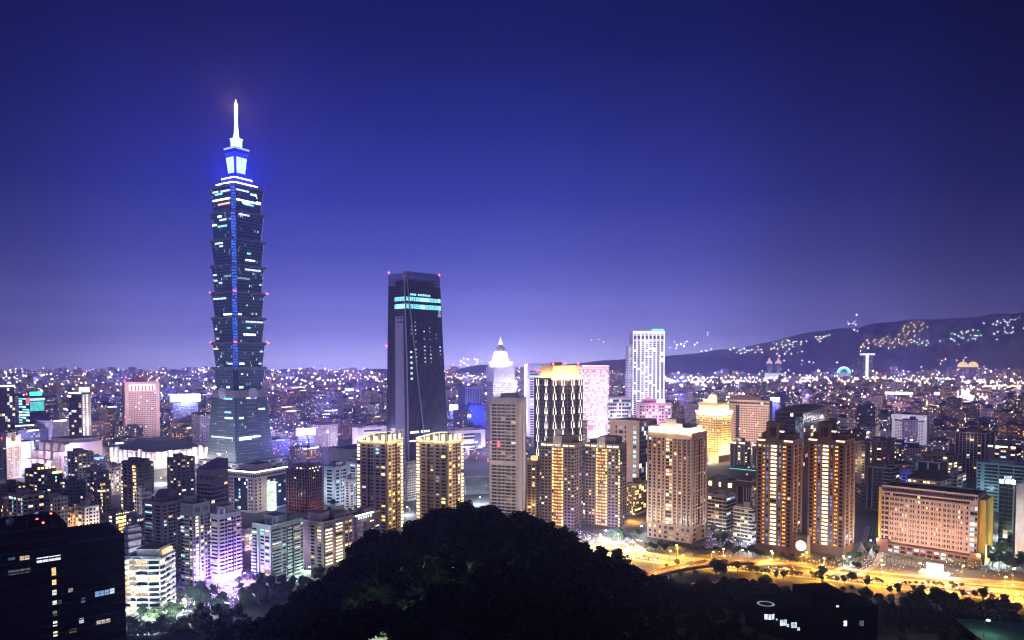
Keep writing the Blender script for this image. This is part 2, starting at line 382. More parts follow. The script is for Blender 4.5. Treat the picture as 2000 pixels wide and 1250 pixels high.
# ------------------------------------------------------------------ the supertall tower with flared storeys
COOLTINT = [(0, (.75, .95, 1)), (.4, (.5, .95, .95)), (.7, (.9, 1, 1)), (.93, (1, .8, .55))]
def supertall():
    Y = 1000
    az = math.atan2(463-1000, FPX)
    base = W(470, 905, Y+20); ctr = Vector((base.x, base.y, 0))
    root = empty('skyscraper', ctr, GRID, 'very tall tower of stacked flaring glass storeys with a blue lit corner and glowing spire', 'skyscraper')
    HEROES.append((410, 534, 190, Y, (ctr.x, ctr.y), 60, 'the tall spired tower', None))
    gl = city('tower_glass', (.11, .20, .25), 1.6, 4.2, .9, .62, .035, COOLTINT, 1.5, (.03, .082, .105), .5, cluster=.16, gr=.3)
    glb = city('base_glass', (.10, .155, .17), 2.2, 4.2, .9, .62, .012, COOLTINT, 1.0, (.05, .095, .11), .5, cluster=.12, gr=.3)
    steel = wall('tower_steel', (.24, .24, .27), .45, .1, .2, .5)
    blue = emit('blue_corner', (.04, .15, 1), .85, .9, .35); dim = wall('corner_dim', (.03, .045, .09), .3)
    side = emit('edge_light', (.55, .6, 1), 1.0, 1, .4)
    def ring(a, c): return [(a, -a+c), (a, a-c), (a-c, a), (-a+c, a), (-a, a-c), (-a, -a+c), (-a+c, -a), (a-c, -a)]
    def zz(py): return W(463, py, Y).z
    def half(px): return px*(Y/FPX)/1.383/2
    def strip(bm, f, a0, a1, z0, z1, u0, u1, z, h, mi, out=.35):
        """band on an inclined face; u in 0..1 along the face left to right in the picture"""
        P = []
        for zq in (z, z+h):
            t = (zq-z0)/(z1-z0); a = a0+(a1-a0)*t; c = 4.6; w = 2*(a-c)
            for u in (u0, u1):
                k = -a+c+w*u if f == 'R' else a-c-w*u
                for o in (-.1, out): P.append((k, -a-o, zq) if f == 'R' else (-a-o, k, zq))
        i = lambda zi, ui, oi: P[zi*4+ui*2+oi]
        for q in ([(0, 0, 1), (0, 1, 1), (1, 1, 1), (1, 0, 1)], [(0, 0, 0), (0, 0, 1), (1, 0, 1), (1, 0, 0)], [(0, 1, 0), (1, 1, 0), (1, 1, 1), (0, 1, 1)],
                  [(1, 0, 0), (1, 0, 1), (1, 1, 1), (1, 1, 0)], [(0, 0, 0), (0, 1, 0), (0, 1, 1), (0, 0, 1)], [(0, 0, 0), (1, 0, 0), (1, 1, 0), (0, 1, 0)]):
            bm.face([i(*k) for k in q], mi)
    # tapered base
    zb = zz(776); b = MB(); a0, a1, c = half(128), half(103), 4.6
    b.frustum(ring(a0, .9), 0, ring(a1, .9), zb, [0, 2, 0, 2, 0, 2, 0, 2], 1)
    fl = wall('fin_white', (.42, .38, .44), .6)
    for f in 'RL':
        for k in range(14):
            z = 8+k*(zb-16)/13
            if k in (3, 8): continue
            strip(b, f, a0, a1, 0, zb, .30, .62, z, .9, 3, .5)
        for z in (zb*.22, zb*.62):
            strip(b, f, a0, a1, 0, zb, .02, .16, z, .8, 3, .5); strip(b, f, a0, a1, 0, zb, .84, .98, z, .8, 3, .5)
        strip(b, f, a0, a1, 0, zb, .30, .62, zb*.6, 9, 4, .45)
    b.build('base', [gl and glb, steel, dim, fl, wall('louvre_panel', (.16, .13, .16), .7)], root)
    lit = MB(); LM = [MATS['cyan_high'], MATS['cool_mid'], MATS['white_high'], MATS['warm_mid'], MATS['cyan_mid'], MATS['cool_low']]
    for f, u0, u1, py, m in (('L', .62, .98, 815, 0), ('R', .02, .18, 815, 0), ('R', .02, .42, 856, 0), ('L', .05, .98, 853, 1), ('R', .02, .7, 853, 0), ('R', .3, .66, 777, 2), ('L', .5, .95, 778, 4),
                             ('L', .35, .5, 886, 2), ('R', .05, .95, 903, 1), ('L', .5, .95, 905, 1), ('R', .72, .95, 800, 0), ('L', .6, .9, 804, 4)):
        z = zz(py+2); strip(lit, f, a0, a1, 0, zb, u0, u1, z, 2.4, m, .6)
    # belt with round medallions
    zt = zz(762); ab = half(107)
    b = MB(); b.frustum(ring(ab, 4.6), zb, ring(ab, 4.6), zt, 0, 0); b.build('belt', [wall('belt_stone', (.34, .27, .29), .7)], root)
    for f in range(4):
        b = MB(); n = 24
        q = [(math.cos(2*PI*i/n), math.sin(2*PI*i/n)) for i in range(n)]
        zc = (zb+zt)/2+.5
        for r0, o0, r1, o1 in ((7.6, ab-1, 7.6, ab+2.2), (7.6, ab+2.2, 6.2, ab+2.6), (6.2, ab+2.6, 6.0, ab+1.9), (6, ab+1.9, .01, ab+2.0)):
            for i in range(n):
                p, s_ = q[i], q[(i+1) % n]
                b.face([(p[0]*r0, -o0, zc+p[1]*r0), (s_[0]*r0, -o0, zc+s_[1]*r0), (s_[0]*r1, -o1, zc+s_[1]*r1), (p[0]*r1, -o1, zc+p[1]*r1)], 0)
        b.build('medallion', [wall('coin_steel', (.55, .62, .66), .5, .1)], root, rz=f*PI/2)
    # eight flaring sections
    ys = [762, 720, 671, 622, 573, 520, 470, 416, 366]
    for k in range(8):
        z0, z1 = zz(ys[k]), zz(ys[k+1]); ax0, ax1 = half(93), half(105 if k else 104)
        b = MB(); b.frustum(ring(ax0, 4.6), z0, ring(ax1, 4.6), z1, [0, 2, 0, 2, 0, 2, 0, 2], 1)
        m = b.build('storey_block', [gl, steel, dim], root)
        if k:                                             # blue lit corner glass
            b = MB(); e = .25
            for t0, t1 in [(i/9, (i+.74)/9) for i in range(9)]:
                P = []
                for t in (t0, t1):
                    a = ax0+(ax1-ax0)*t
                    P.append([(-a-.18, -a+4.4-.18), (-a+4.4-.18, -a-.18)])
                zq0, zq1 = z0+(z1-z0)*t0, z0+(z1-z0)*t1
                b.face([(*P[0][0], zq0), (*P[0][1], zq0), (*P[1][1], zq1), (*P[1][0], zq1)], 0)
            b.build('corner_glass', [blue], m)
            b = MB()
            for t in range(12):
                q = []
                for tt in (t/12, (t+1)/12): aa = ax0+(ax1-ax0)*tt; zq = z0+(z1-z0)*tt; q.append(((aa-2.6, -aa+1.2, zq), (aa-1.8, -aa+2.0, zq)))
                b.face([q[0][0], q[0][1], q[1][1], q[1][0]])
            b.build('edge_lamp', [side], m)
        # cornice with two shallow arches per face
        for f in range(4):
            b = MB(); cs, sn = [(1, 0), (0, 1), (-1, 0), (0, -1)][f]
            for h0, h1 in ((-.86, 0), (0, .86)):
                N = 10; pts = [(h0+(h1-h0)*i/N, .5+2.3*math.sin(PI*i/N)**.6) for i in range(N+1)]
                for (p0, q0), (p1, q1) in zip(pts, pts[1:]):
                    x0, x1 = p0*ax1, p1*ax1; y0, y1 = -ax1-1.5, -ax1+1
                    r = lambda x, y, z: (x*cs-y*sn, x*sn+y*cs, z)
                    b.face([r(x0, y0, z1-.6), r(x1, y0, z1-.6), r(x1, y0, z1+q1), r(x0, y0, z1+q0)])
                    b.face([r(x0, y0, z1+q0), r(x1, y0, z1+q1), r(x1, y1, z1+q1), r(x0, y1, z1+q0)])
                    b.face([r(x0, y1, z1-.6), r(x0, y0, z1-.6), r(x1, y0, z1-.6), r(x1, y1, z1-.6)])
                    b.face([r(x1, y1, z1-.6), r(x0, y1, z1-.6), r(x0, y1, z1+q0), r(x1, y1, z1+q1)])
            b.build('cornice', [steel], m)
        for sx_, sy_ in ((-1, -1), (1, -1), (-1, 1), (1, 1)):   # curled corner ornaments
            b = MB(); b.ball((sx_*(ax1-1.6), sy_*(ax1-1.6), z1+.3), 2.2); b.build('ornament', [steel], m)
        for f, ox in (('R', 0), ('L', 0)):
            b = MB(); a = ax1+1.4
            c0 = (0, -a, z1) if f == 'R' else (-a, 0, z1)
            b.ball(c0, 1.9, 0); b.ball((c0[0]+(2.6 if f == 'R' else 0), c0[1]+(2.6 if f == 'L' else 0), z1+.5), 1.3); b.ball((c0[0]-(2.6 if f == 'R' else 0), c0[1]-(2.6 if f == 'L' else 0), z1+.5), 1.3)
            b.build('ornament', [steel], m)
        if k in (1, 3):
            for x, y in ((-ax1, -ax1), (ax1, -ax1), (-ax1, ax1)):
                b = MB(); b.octa((x*.99, y*.99, z1+2), 1.5); b.octa((x*.99+1.5, y*.99-1.5, z1+1.5), 1.1); b.build('beacon', [RED], root)
        rows = {0: [('L', .62, .8, 757, 0), ('R', .02, .2, 757, 0), ('R', .1, .2, 731, 3)], 1: [('L', .7, .98, 711, 1), ('R', .05, .25, 711, 2), ('R', .84, .98, 711, 1), ('R', .85, .98, 687, 1), ('L', .02, .28, 682, 3), ('L', .1, .2, 718, 0)],
                2: [('R', .22, .72, 654, 2), ('R', .3, .98, 629, 1), ('L', .1, .2, 643, 2), ('R', .35, .5, 641, 4), ('L', .1, .25, 662, 3)], 3: [('L', .05, .72, 584, 1), ('L', .5, .98, 615, 2), ('R', .02, .16, 615, 2), ('R', .35, .4, 597, 4)],
                4: [('L', .04, .24, 537, 1), ('R', .3, .9, 527, 1), ('L', .6, .98, 541, 5), ('R', .02, .5, 545, 5), ('L', .3, .5, 553, 1), ('R', .9, .98, 554, 1), ('L', .05, .25, 548, 1)],
                5: [('R', .35, .75, 508, 0), ('L', .2, .6, 476, 1), ('L', .4, .6, 482, 1), ('R', .4, .55, 495, 4)], 6: [('L', .02, .26, 439, 2), ('L', .35, .55, 424, 2), ('L', .42, .78, 431, 1), ('L', .3, .8, 443, 4), ('R', .1, .5, 421, 1)],
                7: [('L', .05, .98, 391, 2), ('L', .3, .96, 400, 3), ('R', .02, .98, 393, 2), ('R', .25, .55, 397, 0), ('R', .3, .72, 399, 4), ('L', .1, .4, 375, 1), ('L', .5, .96, 376, 1), ('R', .02, .5, 374, 1), ('R', .55, .8, 378, 0), ('L', .2, .6, 380, 4), ('R', .8, .97, 391, 2)]}
        for f, u0, u1, py, mi in rows[k]:
            uu = u0; z = min(max(zz(py+1), z0+.8), z1-3.4)
            while uu < u1-.01:
                e = min(u1, uu+R.uniform(.08, .2)); strip(lit, f, ax0, ax1, z0, z1, uu, e-.012, z, 2.5, mi, .4); uu = e
    lit.build('window', LM, root)['kind'] = 'stuff'
    # crown: stepped roofs with lit eaves, lantern, spire
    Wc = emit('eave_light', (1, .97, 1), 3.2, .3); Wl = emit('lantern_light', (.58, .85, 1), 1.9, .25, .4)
    z8 = zz(366); zs = [z8, zz(357), zz(351), zz(344), zz(335)]
    b = MB()
    for (y0, y1, w0, w1, m) in ((366, 359, 84, 80, 0), (359, 356, 82, 82, 1), (356, 347, 62, 62, 0), (347, 344, 62, 62, 1), (344, 335, 44, 40, 2)):
        b.frustum(ring(half(w0), 3), zz(y0), ring(half(w1), 3), zz(y1), m, 0)
    b.build('roof_terrace', [steel, Wc, wall('crown_navy', (.03, .04, .12), .4)], root)
    b = MB(); b.frustum(ring(half(34), 2), zz(336), ring(half(44), 2), zz(294), 0, 0)
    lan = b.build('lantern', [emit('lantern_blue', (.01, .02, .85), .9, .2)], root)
    for f, (cs, sn) in enumerate(((1, 0), (0, 1), (-1, 0), (0, -1))):
        b = MB()
        for i in range(9):
            for j in range(2):
                t0, t1 = i/9, (i+.82)/9
                z0, z1 = zz(333)+t0*(zz(302)-zz(333)), zz(333)+t1*(zz(302)-zz(333))
                a0, a1 = half(34.5+8*t0)+.25, half(34.5+8*t1)+.25
                x0, x1 = (-.84+j*.86)*(a0-1), (-.84+j*.86+.80)*(a0-1)
                r = lambda x, y, z: (x*cs-y*sn, x*sn+y*cs, z)
                b.face([r(x0, -a0, z0), r(x1, -a0, z0), r(x1, -a1, z1), r(x0, -a1, z1)])
        b.build('lantern_panel', [Wl], lan)
    b = MB()
    for (y0, y1, w0, w1, m) in ((294, 287, 45, 46, 1), (287, 283.5, 47, 50, 0), (283.5, 267, 23, 23, 2), (267, 263, 24, 27, 2), (263, 259.5, 24, 12, 0)):
        b.frustum(ring(half(w0), 1), zz(y0), ring(half(w1), 1), zz(y1), m, 0)
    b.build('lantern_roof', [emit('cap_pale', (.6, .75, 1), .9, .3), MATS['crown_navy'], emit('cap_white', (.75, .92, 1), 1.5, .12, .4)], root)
    b = MB(); cxs = 0
    for (y0, y1, w0, w1, m) in ((260, 250, 11, 8.5, 0), (250, 222, 8.5, 5.5, 0), (222, 194, 6, 5.4, 1), (194, 190, 5.4, 3, 1), (190, 183, 1.8, .4, 1)):
        r0, r1 = w0*Y/FPX/2, w1*Y/FPX/2
        b.cyl(0, 0, zz(y0), zz(y1), r0, r1, 12, m)
    b.build('spire', [emit('spire_white', (.86, .95, 1), 2.6, .2), emit('spire_warm', (1, .74, .42), 9, .1)], root)
    for lx, ly in ((0, -20), (-20, 0), (20, 4), (4, 20)): lamp('POINT', 'lantern_lamp', (lx, ly, zz(322)), (.012, .03, 1), 330000, root, 1.5)  # added lights off the lantern, for its blue halo in the haze
    lamp('POINT', 'spire_lamp', (-5, -5, zz(200)), (1, .42, .16), 260000, root, 1)  # added light beside the tip, for its warm halo
    # podium: glass mall round the base
    b = MB(); b.box(-40, 44, -44, 40, 0, 11, 0, 1); b.build('podium', [city('podium_glass', (.3, .28, .3), 4, 5, .86, .7, .5, [(0, (1, .9, .75)), (.4, (.8, .9, 1)), (.7, (.65, .9, 1))], .9), ROOF], root)
supertall()
for px, py, pw in ((440, 930, 45000), (520, 935, 45000), (400, 925, 40000)):  # fill lights added to brighten the tower base, on made-up masts
    g = G(px, py); r_ = empty('floodlight_mast', g, 0, 'floodlight mast at the foot of the tall spired tower', 'floodlight', 'floodlight masts at the spired tower'); q = MB(); q.cyl(0, 0, 0, 14, .3, .2, 8); q.build('pole', [wall('pole_steel', (.3, .3, .3), .4, metal=.5)], r_)
    q = MB(); q.lathe(0, 0, [(.01, 14), (.7, 14.2), (.8, 14.6), (.01, 15)], 10); q.build('lamp_head', [emit('mast_head', (.95, .93, 1), 25, 0)], r_); lamp('POINT', 'mast_fill', (0, 0, 17), (.75, .85, 1), pw, r_, 1)

# ------------------------------------------------------------------ dark tower with raking corner rib
def dark_tower():
    Y = 1010
    p = lambda px, py: W(px, py, Y)
    C = p(793, 860); phi = GRID-rad(10); root = empty('office_tower', (p(800, 900).x, Y, 0), phi, 'tall dark tapering office tower with two cyan lit floors near the top', 'skyscraper')
    HEROES.append((757, 876, 528, Y, (C.x, Y), 70, 'the dark tapering tower', None))
    cp, sp = math.cos(phi), math.sin(phi)
    def rl(px, py, o): # length along right face from origin point o=(x,Y)
        k = K(px, py); return (k*o[1]-o[0])/(cp-k*sp)
    def ll(px, py, o):
        k = K(px, py); return (o[0]-k*o[1])/(sp+k*cp)
    O = (p(800, 900).x, Y)
    def corner(px, py):   # near corner, kept on the plane Y=const, in local coordinates
        d = Vector((p(px, py).x-O[0], 0)); return (d.x*cp, -d.x*sp)
    levels = []
    for py, xl, xc, xr in ((905, 756, 800, 877), (700, 757.5, 796, 866), (533, 759.5, 790.5, 858)):
        c = corner(xc, py); o = (p(xc, py).x, Y); r, l = rl(xr, py, o), ll(xl, py, o)
        levels.append((p(xc, py).z if py != 905 else 0, c, r, l))
    def at(z):
        a, b = (levels[0], levels[1]) if z < levels[1][0] else (levels[1], levels[2])
        t = (z-a[0])/(b[0]-a[0]); f = lambda u, v: u+(v-u)*t
        return (f(a[1][0], b[1][0]), f(a[1][1], b[1][1])), f(a[2], b[2]), f(a[3], b[3])
    def pt(f, u, z, out=0):
        c, r, l = at(z)
        return (c[0]+u*r, c[1]-out, z) if f == 'R' else (c[0]-out, c[1]+u*l, z)
    def ring(z, e=0):
        c, r, l = at(z); return [(c[0]+e, c[1]+e), (c[0]+r-e, c[1]+e), (c[0]+r-e, c[1]+l-e), (c[0]+e, c[1]+l-e)]
    def pan(bm, f, u0, u1, z0, z1, o0, o1, m=0):
        q = [[pt(f, u, z, o) for u in (u0, u1)] for z in (z0, z1) for o in (o0, o1)]
        a, b, c, d = q   # z0o0 z0o1 z1o0 z1o1
        bm.face([b[0], b[1], d[1], d[0]], m); bm.face([a[0], b[0], d[0], c[0]], m); bm.face([b[1], a[1], c[1], d[1]], m)
        bm.face([d[0], d[1], c[1], c[0]], m); bm.face([a[0], a[1], b[1], b[0]], m); bm.face([a[1], a[0], c[0], c[1]], m)
    zt = levels[2][0]; zc = W(800, 556, Y).z; zz = lambda py: W(800, py, Y).z
    skin = city('dark_curtain', (.022, .02, .032), 1.7, 4.0, .62, .5, .03, [(0, (.45, .6, 1)), (.6, (.7, .85, 1))], .55, (.02, .022, .035), .4, gr=.15)
    fin = wall('dark_fin', (.05, .045, .065), .5, .1, .2, .5)
    b = MB(); zs = [0, levels[1][0], zc]
    for z0, z1 in zip(zs, zs[1:]): b.frustum(ring(z0), z0, ring(z1), z1, 0, 1)
    for f, n in (('R', 34), ('L', 8), ):
        for i in range(n+1):
            u = i/n
            if f == 'L' and .12 < u < .86: continue
            for z0, z1 in zip(zs, zs[1:]): pan(b, f, u-.004, u+.004, z0, z1, -.1, .7, 1)
    b.build('wall', [skin, fin], root)
    # open screen round the roof
    b = MB()
    for f, n in (('R', 40), ('L', 16)):
        for i in range(n+1):
            u = i/n; h = 1.0 if f == 'R' else 1.0
            pan(b, f, max(0, u-.0045), min(1, u+.0045), zc, zt+(3.0 if (f == 'R') else 0), -.3, .5)
        for z in (zc+4, (zc+zt)/2, zt-1): pan(b, f, 0, 1, z, z+.7, -.25, .3)
    b.build('roof_screen', [fin], root)
    b = MB(); b.frustum(ring(zc, 6), zc, ring(zt-8, 6), zt-8, 0, 0); b.build('roof_housing', [wall('plant_dark', (.05, .045, .065), .7)], root)
    # pale slotted panel on the narrow face
    b = MB(); z0, z1 = 6, zz(617); pan(b, 'L', .16, .60, z0, z1, -.05, .55, 0)
    n = 34
    for i in range(n):
        z = z0+(z1-z0)*(i+.5)/n
        pan(b, 'L', .18, .36, z, z+1.5, .5, .62, 1); pan(b, 'L', .42, .52, z, z+1.3, .5, .62, 1)
    b.build('pale_panel', [wall('pale_panel', (.42, .38, .46), .6, .1), DG], root)
    # lit floors
    b = MB()
    for py0, py1, u0 in ((587, 579, .02), (602, 593, .02)):
        za, zb = zz(py0), zz(py1)
        for f, a0, a1, n in (('R', .0, .99, 15), ('L', .02, .62, 5)):
            for i in range(n):
                u = a0+(a1-a0)*i/n; pan(b, f, u+.004, u+(a1-a0)/n-.004, za, zb, -.1, .95, R.choice((0, 0, 1)))
    for i in range(16):
        if R.random() < .5: pan(b, 'R', .03+i*.045, .03+i*.045+.03, zz(576), zz(572), -.1, .9, 2)
    for i in range(9):
        if i != 4: pan(b, 'R', .03+i*.055, .03+i*.055+.045, zz(847), zz(843), -.1, .95, 3)
    for i in range(6): pan(b, 'R', .0+i*.04, .03+i*.04, zz(863), zz(861), -.1, .9, 3)
    for i in range(11):
        z = zz(742-i*10.5); 
        if i < 6: pan(b, 'R', .07, .12, z, z+3, -.1, .9, 5)
    for u, lo, hi, pr in ((.22, 630, 720, .8), (.46, 632, 720, .5), (.62, 640, 716, .5), (.80, 630, 690, .35), (.1, 630, 690, .3), (.9, 640, 700, .3)):
        py = lo
        while py < hi:
            if R.random() < pr: pan(b, 'R', u, u+.03, zz(py), zz(py-2.4), -.1, .9, R.choice((4, 4, 5)))
            py += 7.6
    for i in range(14):
        if R.random() < .6: z = z0+(z1-z0)*(i+20.5)/34; pan(b, 'L', .44, .49, z, z+1.4, .5, .75, 4)
    tag(b.build('window', [emit('cyan_band', (.28, .95, 1), .95, .6, .8), emit('cyan_white', (.5, 1, 1), 1.25), MATS['cyan_mid'], MATS['white_high'], MATS['cool_low'], MATS['cool_mid']], root), kind='stuff')
    # raking rib, from the top corner down across the wide face
    b = MB(); N = 16; pale = wall('pale_rib', (.40, .35, .38), .5)
    for i in range(N):
        pa = [530+(905-530)*k/N for k in (i, i+1)]; ua = [.02+(.42-.02)*((q-530)/375)**1.0 for q in pa]
        za = [zz(q) for q in pa]; w = .012
        a = [pt('R', ua[0]-w, za[0], .9), pt('R', ua[0]+w, za[0], .9), pt('R', ua[1]+w, za[1], .9), pt('R', ua[1]-w, za[1], .9)]
        c = [pt('R', ua[0]-w, za[0], 2), pt('R', ua[0]+w, za[0], 2), pt('R', ua[1]+w, za[1], 2), pt('R', ua[1]-w, za[1], 2)]
        b.face(c); b.face([a[0], c[0], c[3], a[3]]); b.face([c[1], a[1], a[2], c[2]])
    for i in range(N):
        z0_, z1_ = (zt+3)*i/N, (zt+3)*(i+1)/N
        pan(b, 'L', -.01, .05, z0_, z1_, -.1, .9)
    b.build('corner_rib', [pale], root)
    # emblem
    b = MB(); c0 = pt('R', .93, zz(612), 1.2); n = 20
    for i in range(n):
        a, q = 2*PI*i/n, 2*PI*(i+1)/n
        b.face([(c0[0]+3.0*math.cos(a), c0[1], c0[2]+3*math.sin(a)), (c0[0]+3.0*math.cos(q), c0[1], c0[2]+3*math.sin(q)), (c0[0]+2.1*math.cos(q), c0[1], c0[2]+2.1*math.sin(q)), (c0[0]+2.1*math.cos(a), c0[1], c0[2]+2.1*math.sin(a))])
    b.box(c0[0]-1, c0[0]+1, c0[1]-.1, c0[1]+.1, c0[2]-1.2, c0[2]+.6); b.box(c0[0]-1.4, c0[0]+1.4, c0[1]-.1, c0[1]+.1, c0[2]+4, c0[2]+6)
    b.build('emblem', [emit('emblem', (.8, .85, 1), .7, 0)], root)
    for f, u, py in (('R', .98, 530), ('L', .95, 529), ('L', 1.04, 675)):
        b = MB(); q = pt(f, u, zz(py), 1.5); b.octa(q, 1.7); b.build('beacon', [RED], root)
dark_tower()

# ------------------------------------------------------------------ wall finishes
TAN = wall('tan_tile', (.33, .25, .19)); BEIGE = wall('beige_stone', (.42, .33, .25)); GREY = wall('grey_render', (.24, .23, .25)); PALE = wall('pale_tile', (.48, .46, .46))
WHITE = wall('white_panel', (.68, .66, .68)); BROWN = wall('brown_granite', (.22, .13, .08)); BTRIM = wall('brown_trim', (.33, .22, .14)); DARK = wall('dark_render', (.09, .085, .095))
PINK = wall('pink_granite', (.50, .36, .35)); STONE = wall('white_stone', (.60, .56, .54)); BLACK = wall('black_cladding', (.005, .005, .007), .9, .2, .12, .05); TEAL = wall('teal_panel', (.22, .34, .38))
OCHRE = wall('yellow_render', (.52, .36, .04)); LILAC = wall('lilac_render', (.40, .38, .46)); MINT = wall('mint_render', (.40, .46, .45)); DBROWN = wall('dark_brown', (.13, .09, .075))

# twin gold lit towers in front of the dark tower
for (xl, xc, xr, lb) in ((697, 755, 787, 'gold lit apartment tower with curved glowing roof canopy, left of the dark tapering tower'), (813, 873, 905, 'gold lit apartment tower with curved glowing roof canopy, right below the dark tapering tower')):
    s = Bld('apartment_tower', lb, 'building', xl, xc, xr, 862, 620, 56, wall('khaki_tile', (.30, .255, .20)), wall('khaki_trim', (.42, .33, .20)), group='twin gold lit apartment towers', side=city('side_khaki', (.3, .24, .16), lit=.15), short='the gold lit tower')
    s.shell()
    s.face('L', 'L1.2:.96@cream p.3 w2.2:.1@mix p.3 d1.0 w1.3:.2 p.4 w2.0:.2@cool p.3 b1.6:.2@gold r.5', 0, s.H-3, 25, band=(.3, .12), pal='warm')
    s.face('R', 'r.3 p.4 w1.3:.3@gold p.3 w1.3:.2 d.9 w1.2:.35@gold p.3 L1.1:.98@cream', 0, s.H-3, 25, band=(.3, .12), pal='gold')
    for k in range(1, 5): s.w.box(*s.fb('L', .02, s.wl-.02, s.H*k/5-.35, s.H*k/5+.35, -.02, .5), m=1)
    s.house(.2, .8, .2, .8, 6); 
    # curved pergola
    b = MB(); N = 12; zr = s.H
    for i in range(N):
        f = lambda t: (s.wl*(1-t), 1.5+6.5*math.sin(t*PI/2))
        (y0, h0), (y1, h1) = f(i/N), f((i+1)/N)
        for zo in (0, .5):
            b.face([(-.8, y0, zr+h0+zo), (-.8, y1, zr+h1+zo), (2.2, y1, zr+h1+zo), (2.2, y0, zr+h0+zo)], 0)
        b.face([(-.8, y0, zr+h0), (-.8, y1, zr+h1), (-.8, y1, zr+h1+.5), (-.8, y0, zr+h0+.5)], 0)
        s.one('canopy_lamp', (-.95, -.82, y1, y0-.15, zr+h0-.5, zr+h0+.1), MATS['cream_high'])
        if i % 2: b.box(-.3, .5, y0-.3, y0+.3, zr-1, zr+h0, 1)
    b.box(0, s.wr, -.8, 1.8, zr+8.0, zr+8.5, 0)
    for i in range(5): b.box(i*s.wr/4-(.5 if i == 4 else 0), i*s.wr/4+.5, -.3, .3, zr, zr+8, 1)
    b.build('roof_canopy', [wall('canopy_white', (.6, .58, .52)), wall('canopy_post', (.6, .56, .45))], s.root)
    for i in range(4):
        y = s.wl*(.12+.25*i); s.one('crown_lamp', (-.05, .4, y-1.6, y+1.6, zr+.1, zr+max(1.2, 5.5-1.6*i)), pick('cream'))
        lamp('POINT', 'crown_light', (-1.2, y, zr+1.0), (1, .78, .42), 900, s.root, .3)
    for i in range(3):
        x = s.wr*(.2+.3*i); s.one('crown_lamp', (x-1.5, x+1.5, -.1, .4, zr+.1, zr+5), pick('cream'))
        lamp('POINT', 'crown_light', (x, -1.4, zr+1.0), (1, .74, .36), 1000, s.root, .3)
    for k in range(9): lamp('POINT', 'facade_light', (s.wr*.5, -7, 4+k*s.H/9), (1, .58, .2), 1500, s.root, .5)
    s.done()

# pale slab tower
s = Bld('apartment_tower', 'tall pale slab tower with stacked open balconies and a plain end wall', 'building', 957, 1011, 1028, 777, 700, 68, PALE, wall('cream_slab', (.55, .5, .46)), short='the pale slab tower')
s.shell()
s.face('L', 'p.35 g1.1 p.1 g.8 b.9 g1.2:.06 b1.1 p.3', 0, s.H-6, 32, lit=.035, pal='mix', band=(.5, .55), glass=glassdark('balcony_glass', (.035, .04, .045), .25), wh=.6)
s.face('R', 'p2 r.35 p1 d.35', 0, s.H-4, 32)
s.w.box(*s.fb('L', 0, s.wl, s.H-5.5, s.H-4.6, -.02, 1.2), m=1); s.w.box(*s.fb('L', s.wl*.97, s.wl, 0, s.H-5.5, -.02, 1.2), m=1); s.w.box(*s.fb('L', 0, s.wl*.06, 0, s.H-5.5, -.02, 1.2), m=1)
s.w.box(*s.fb('L', 0, s.wl, s.H*.42, s.H*.45, -.02, 1.3), m=1)
s.house(.3, .8, .2, .7, 5)
for k in range(2): s.one('sign', s.fb('L', s.wl*(.62 if k else .93), s.wl*(.72 if k else .98), s.H*.60-k*3, s.H*.60+2, .6, 1.3), emit('red_sign', (1, .12, .16), 2))
for k in range(5): lamp('POINT', 'facade_light', (s.wr*.6, -16, 10+k*s.H/5), (1, .72, .66), 5200, s.root, 2); lamp('POINT', 'facade_light', (-22, s.wl*.6, 8+k*s.H/5), (1, .76, .74), 5200, s.root, 2)
s.done()

# hotel with rows of light tapers and a blazing crown
s = Bld('hotel_tower', 'dark hotel tower covered in rows of white light tapers under a blazing gold crown', 'building', 1043, 1076, 1139, 738, 850, 38, DBROWN, wall('bronze_trim', (.24, .16, .12)), short='the light taper hotel')
s.shell(par=.8)
s.face('R', 'p.2 G1 p.1 G.9 p.1 G1 p.1 G.9 p.2', 0, s.H-3, 24, lit=.03, pal='warm', band=(.5, .3), glass=glassdark('brown_glass', (.035, .025, .03), .2))
s.face('L', 'p.2 G1 p.15 G1 p.2', 0, s.H-3, 24, lit=.03, pal='warm', band=(.5, .3), glass=MATS['brown_glass'])
TAP = emit('taper_light', (1, .87, .74), 2.6, .25)  # emissive wedges carry the light of uplight cones on the wall
b = MB()
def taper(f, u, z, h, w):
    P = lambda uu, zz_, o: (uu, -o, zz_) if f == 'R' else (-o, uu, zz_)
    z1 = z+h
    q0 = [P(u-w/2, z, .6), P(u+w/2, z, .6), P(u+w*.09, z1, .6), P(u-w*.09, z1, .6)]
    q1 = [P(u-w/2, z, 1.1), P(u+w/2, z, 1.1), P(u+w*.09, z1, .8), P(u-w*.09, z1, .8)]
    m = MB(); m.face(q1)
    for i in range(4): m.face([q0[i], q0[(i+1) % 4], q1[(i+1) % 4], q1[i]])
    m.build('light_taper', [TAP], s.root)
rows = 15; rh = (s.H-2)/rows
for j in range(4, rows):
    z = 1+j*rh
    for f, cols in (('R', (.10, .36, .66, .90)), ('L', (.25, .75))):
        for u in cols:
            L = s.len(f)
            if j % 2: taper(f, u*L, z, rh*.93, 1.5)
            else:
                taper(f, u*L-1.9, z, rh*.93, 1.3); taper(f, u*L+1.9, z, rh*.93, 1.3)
b = MB(); z = s.H-.8
b.box(s.wr*.10, s.wr*.92, s.wl*.08, s.wl*.8, z, z+15, 0); b.box(s.wr*.3, s.wr*.5, s.wl*.3, s.wl*.6, z+15, z+19, 0)
b.build('roof_crown', [wall('crown_gold', (.62, .45, .25))], s.root)
for x in (.1, .3, .5, .7, .9): lamp('POINT', 'crown_light', (s.wr*x, -1.2, z+1.5), (1, .70, .34), 9500, s.root, .4)
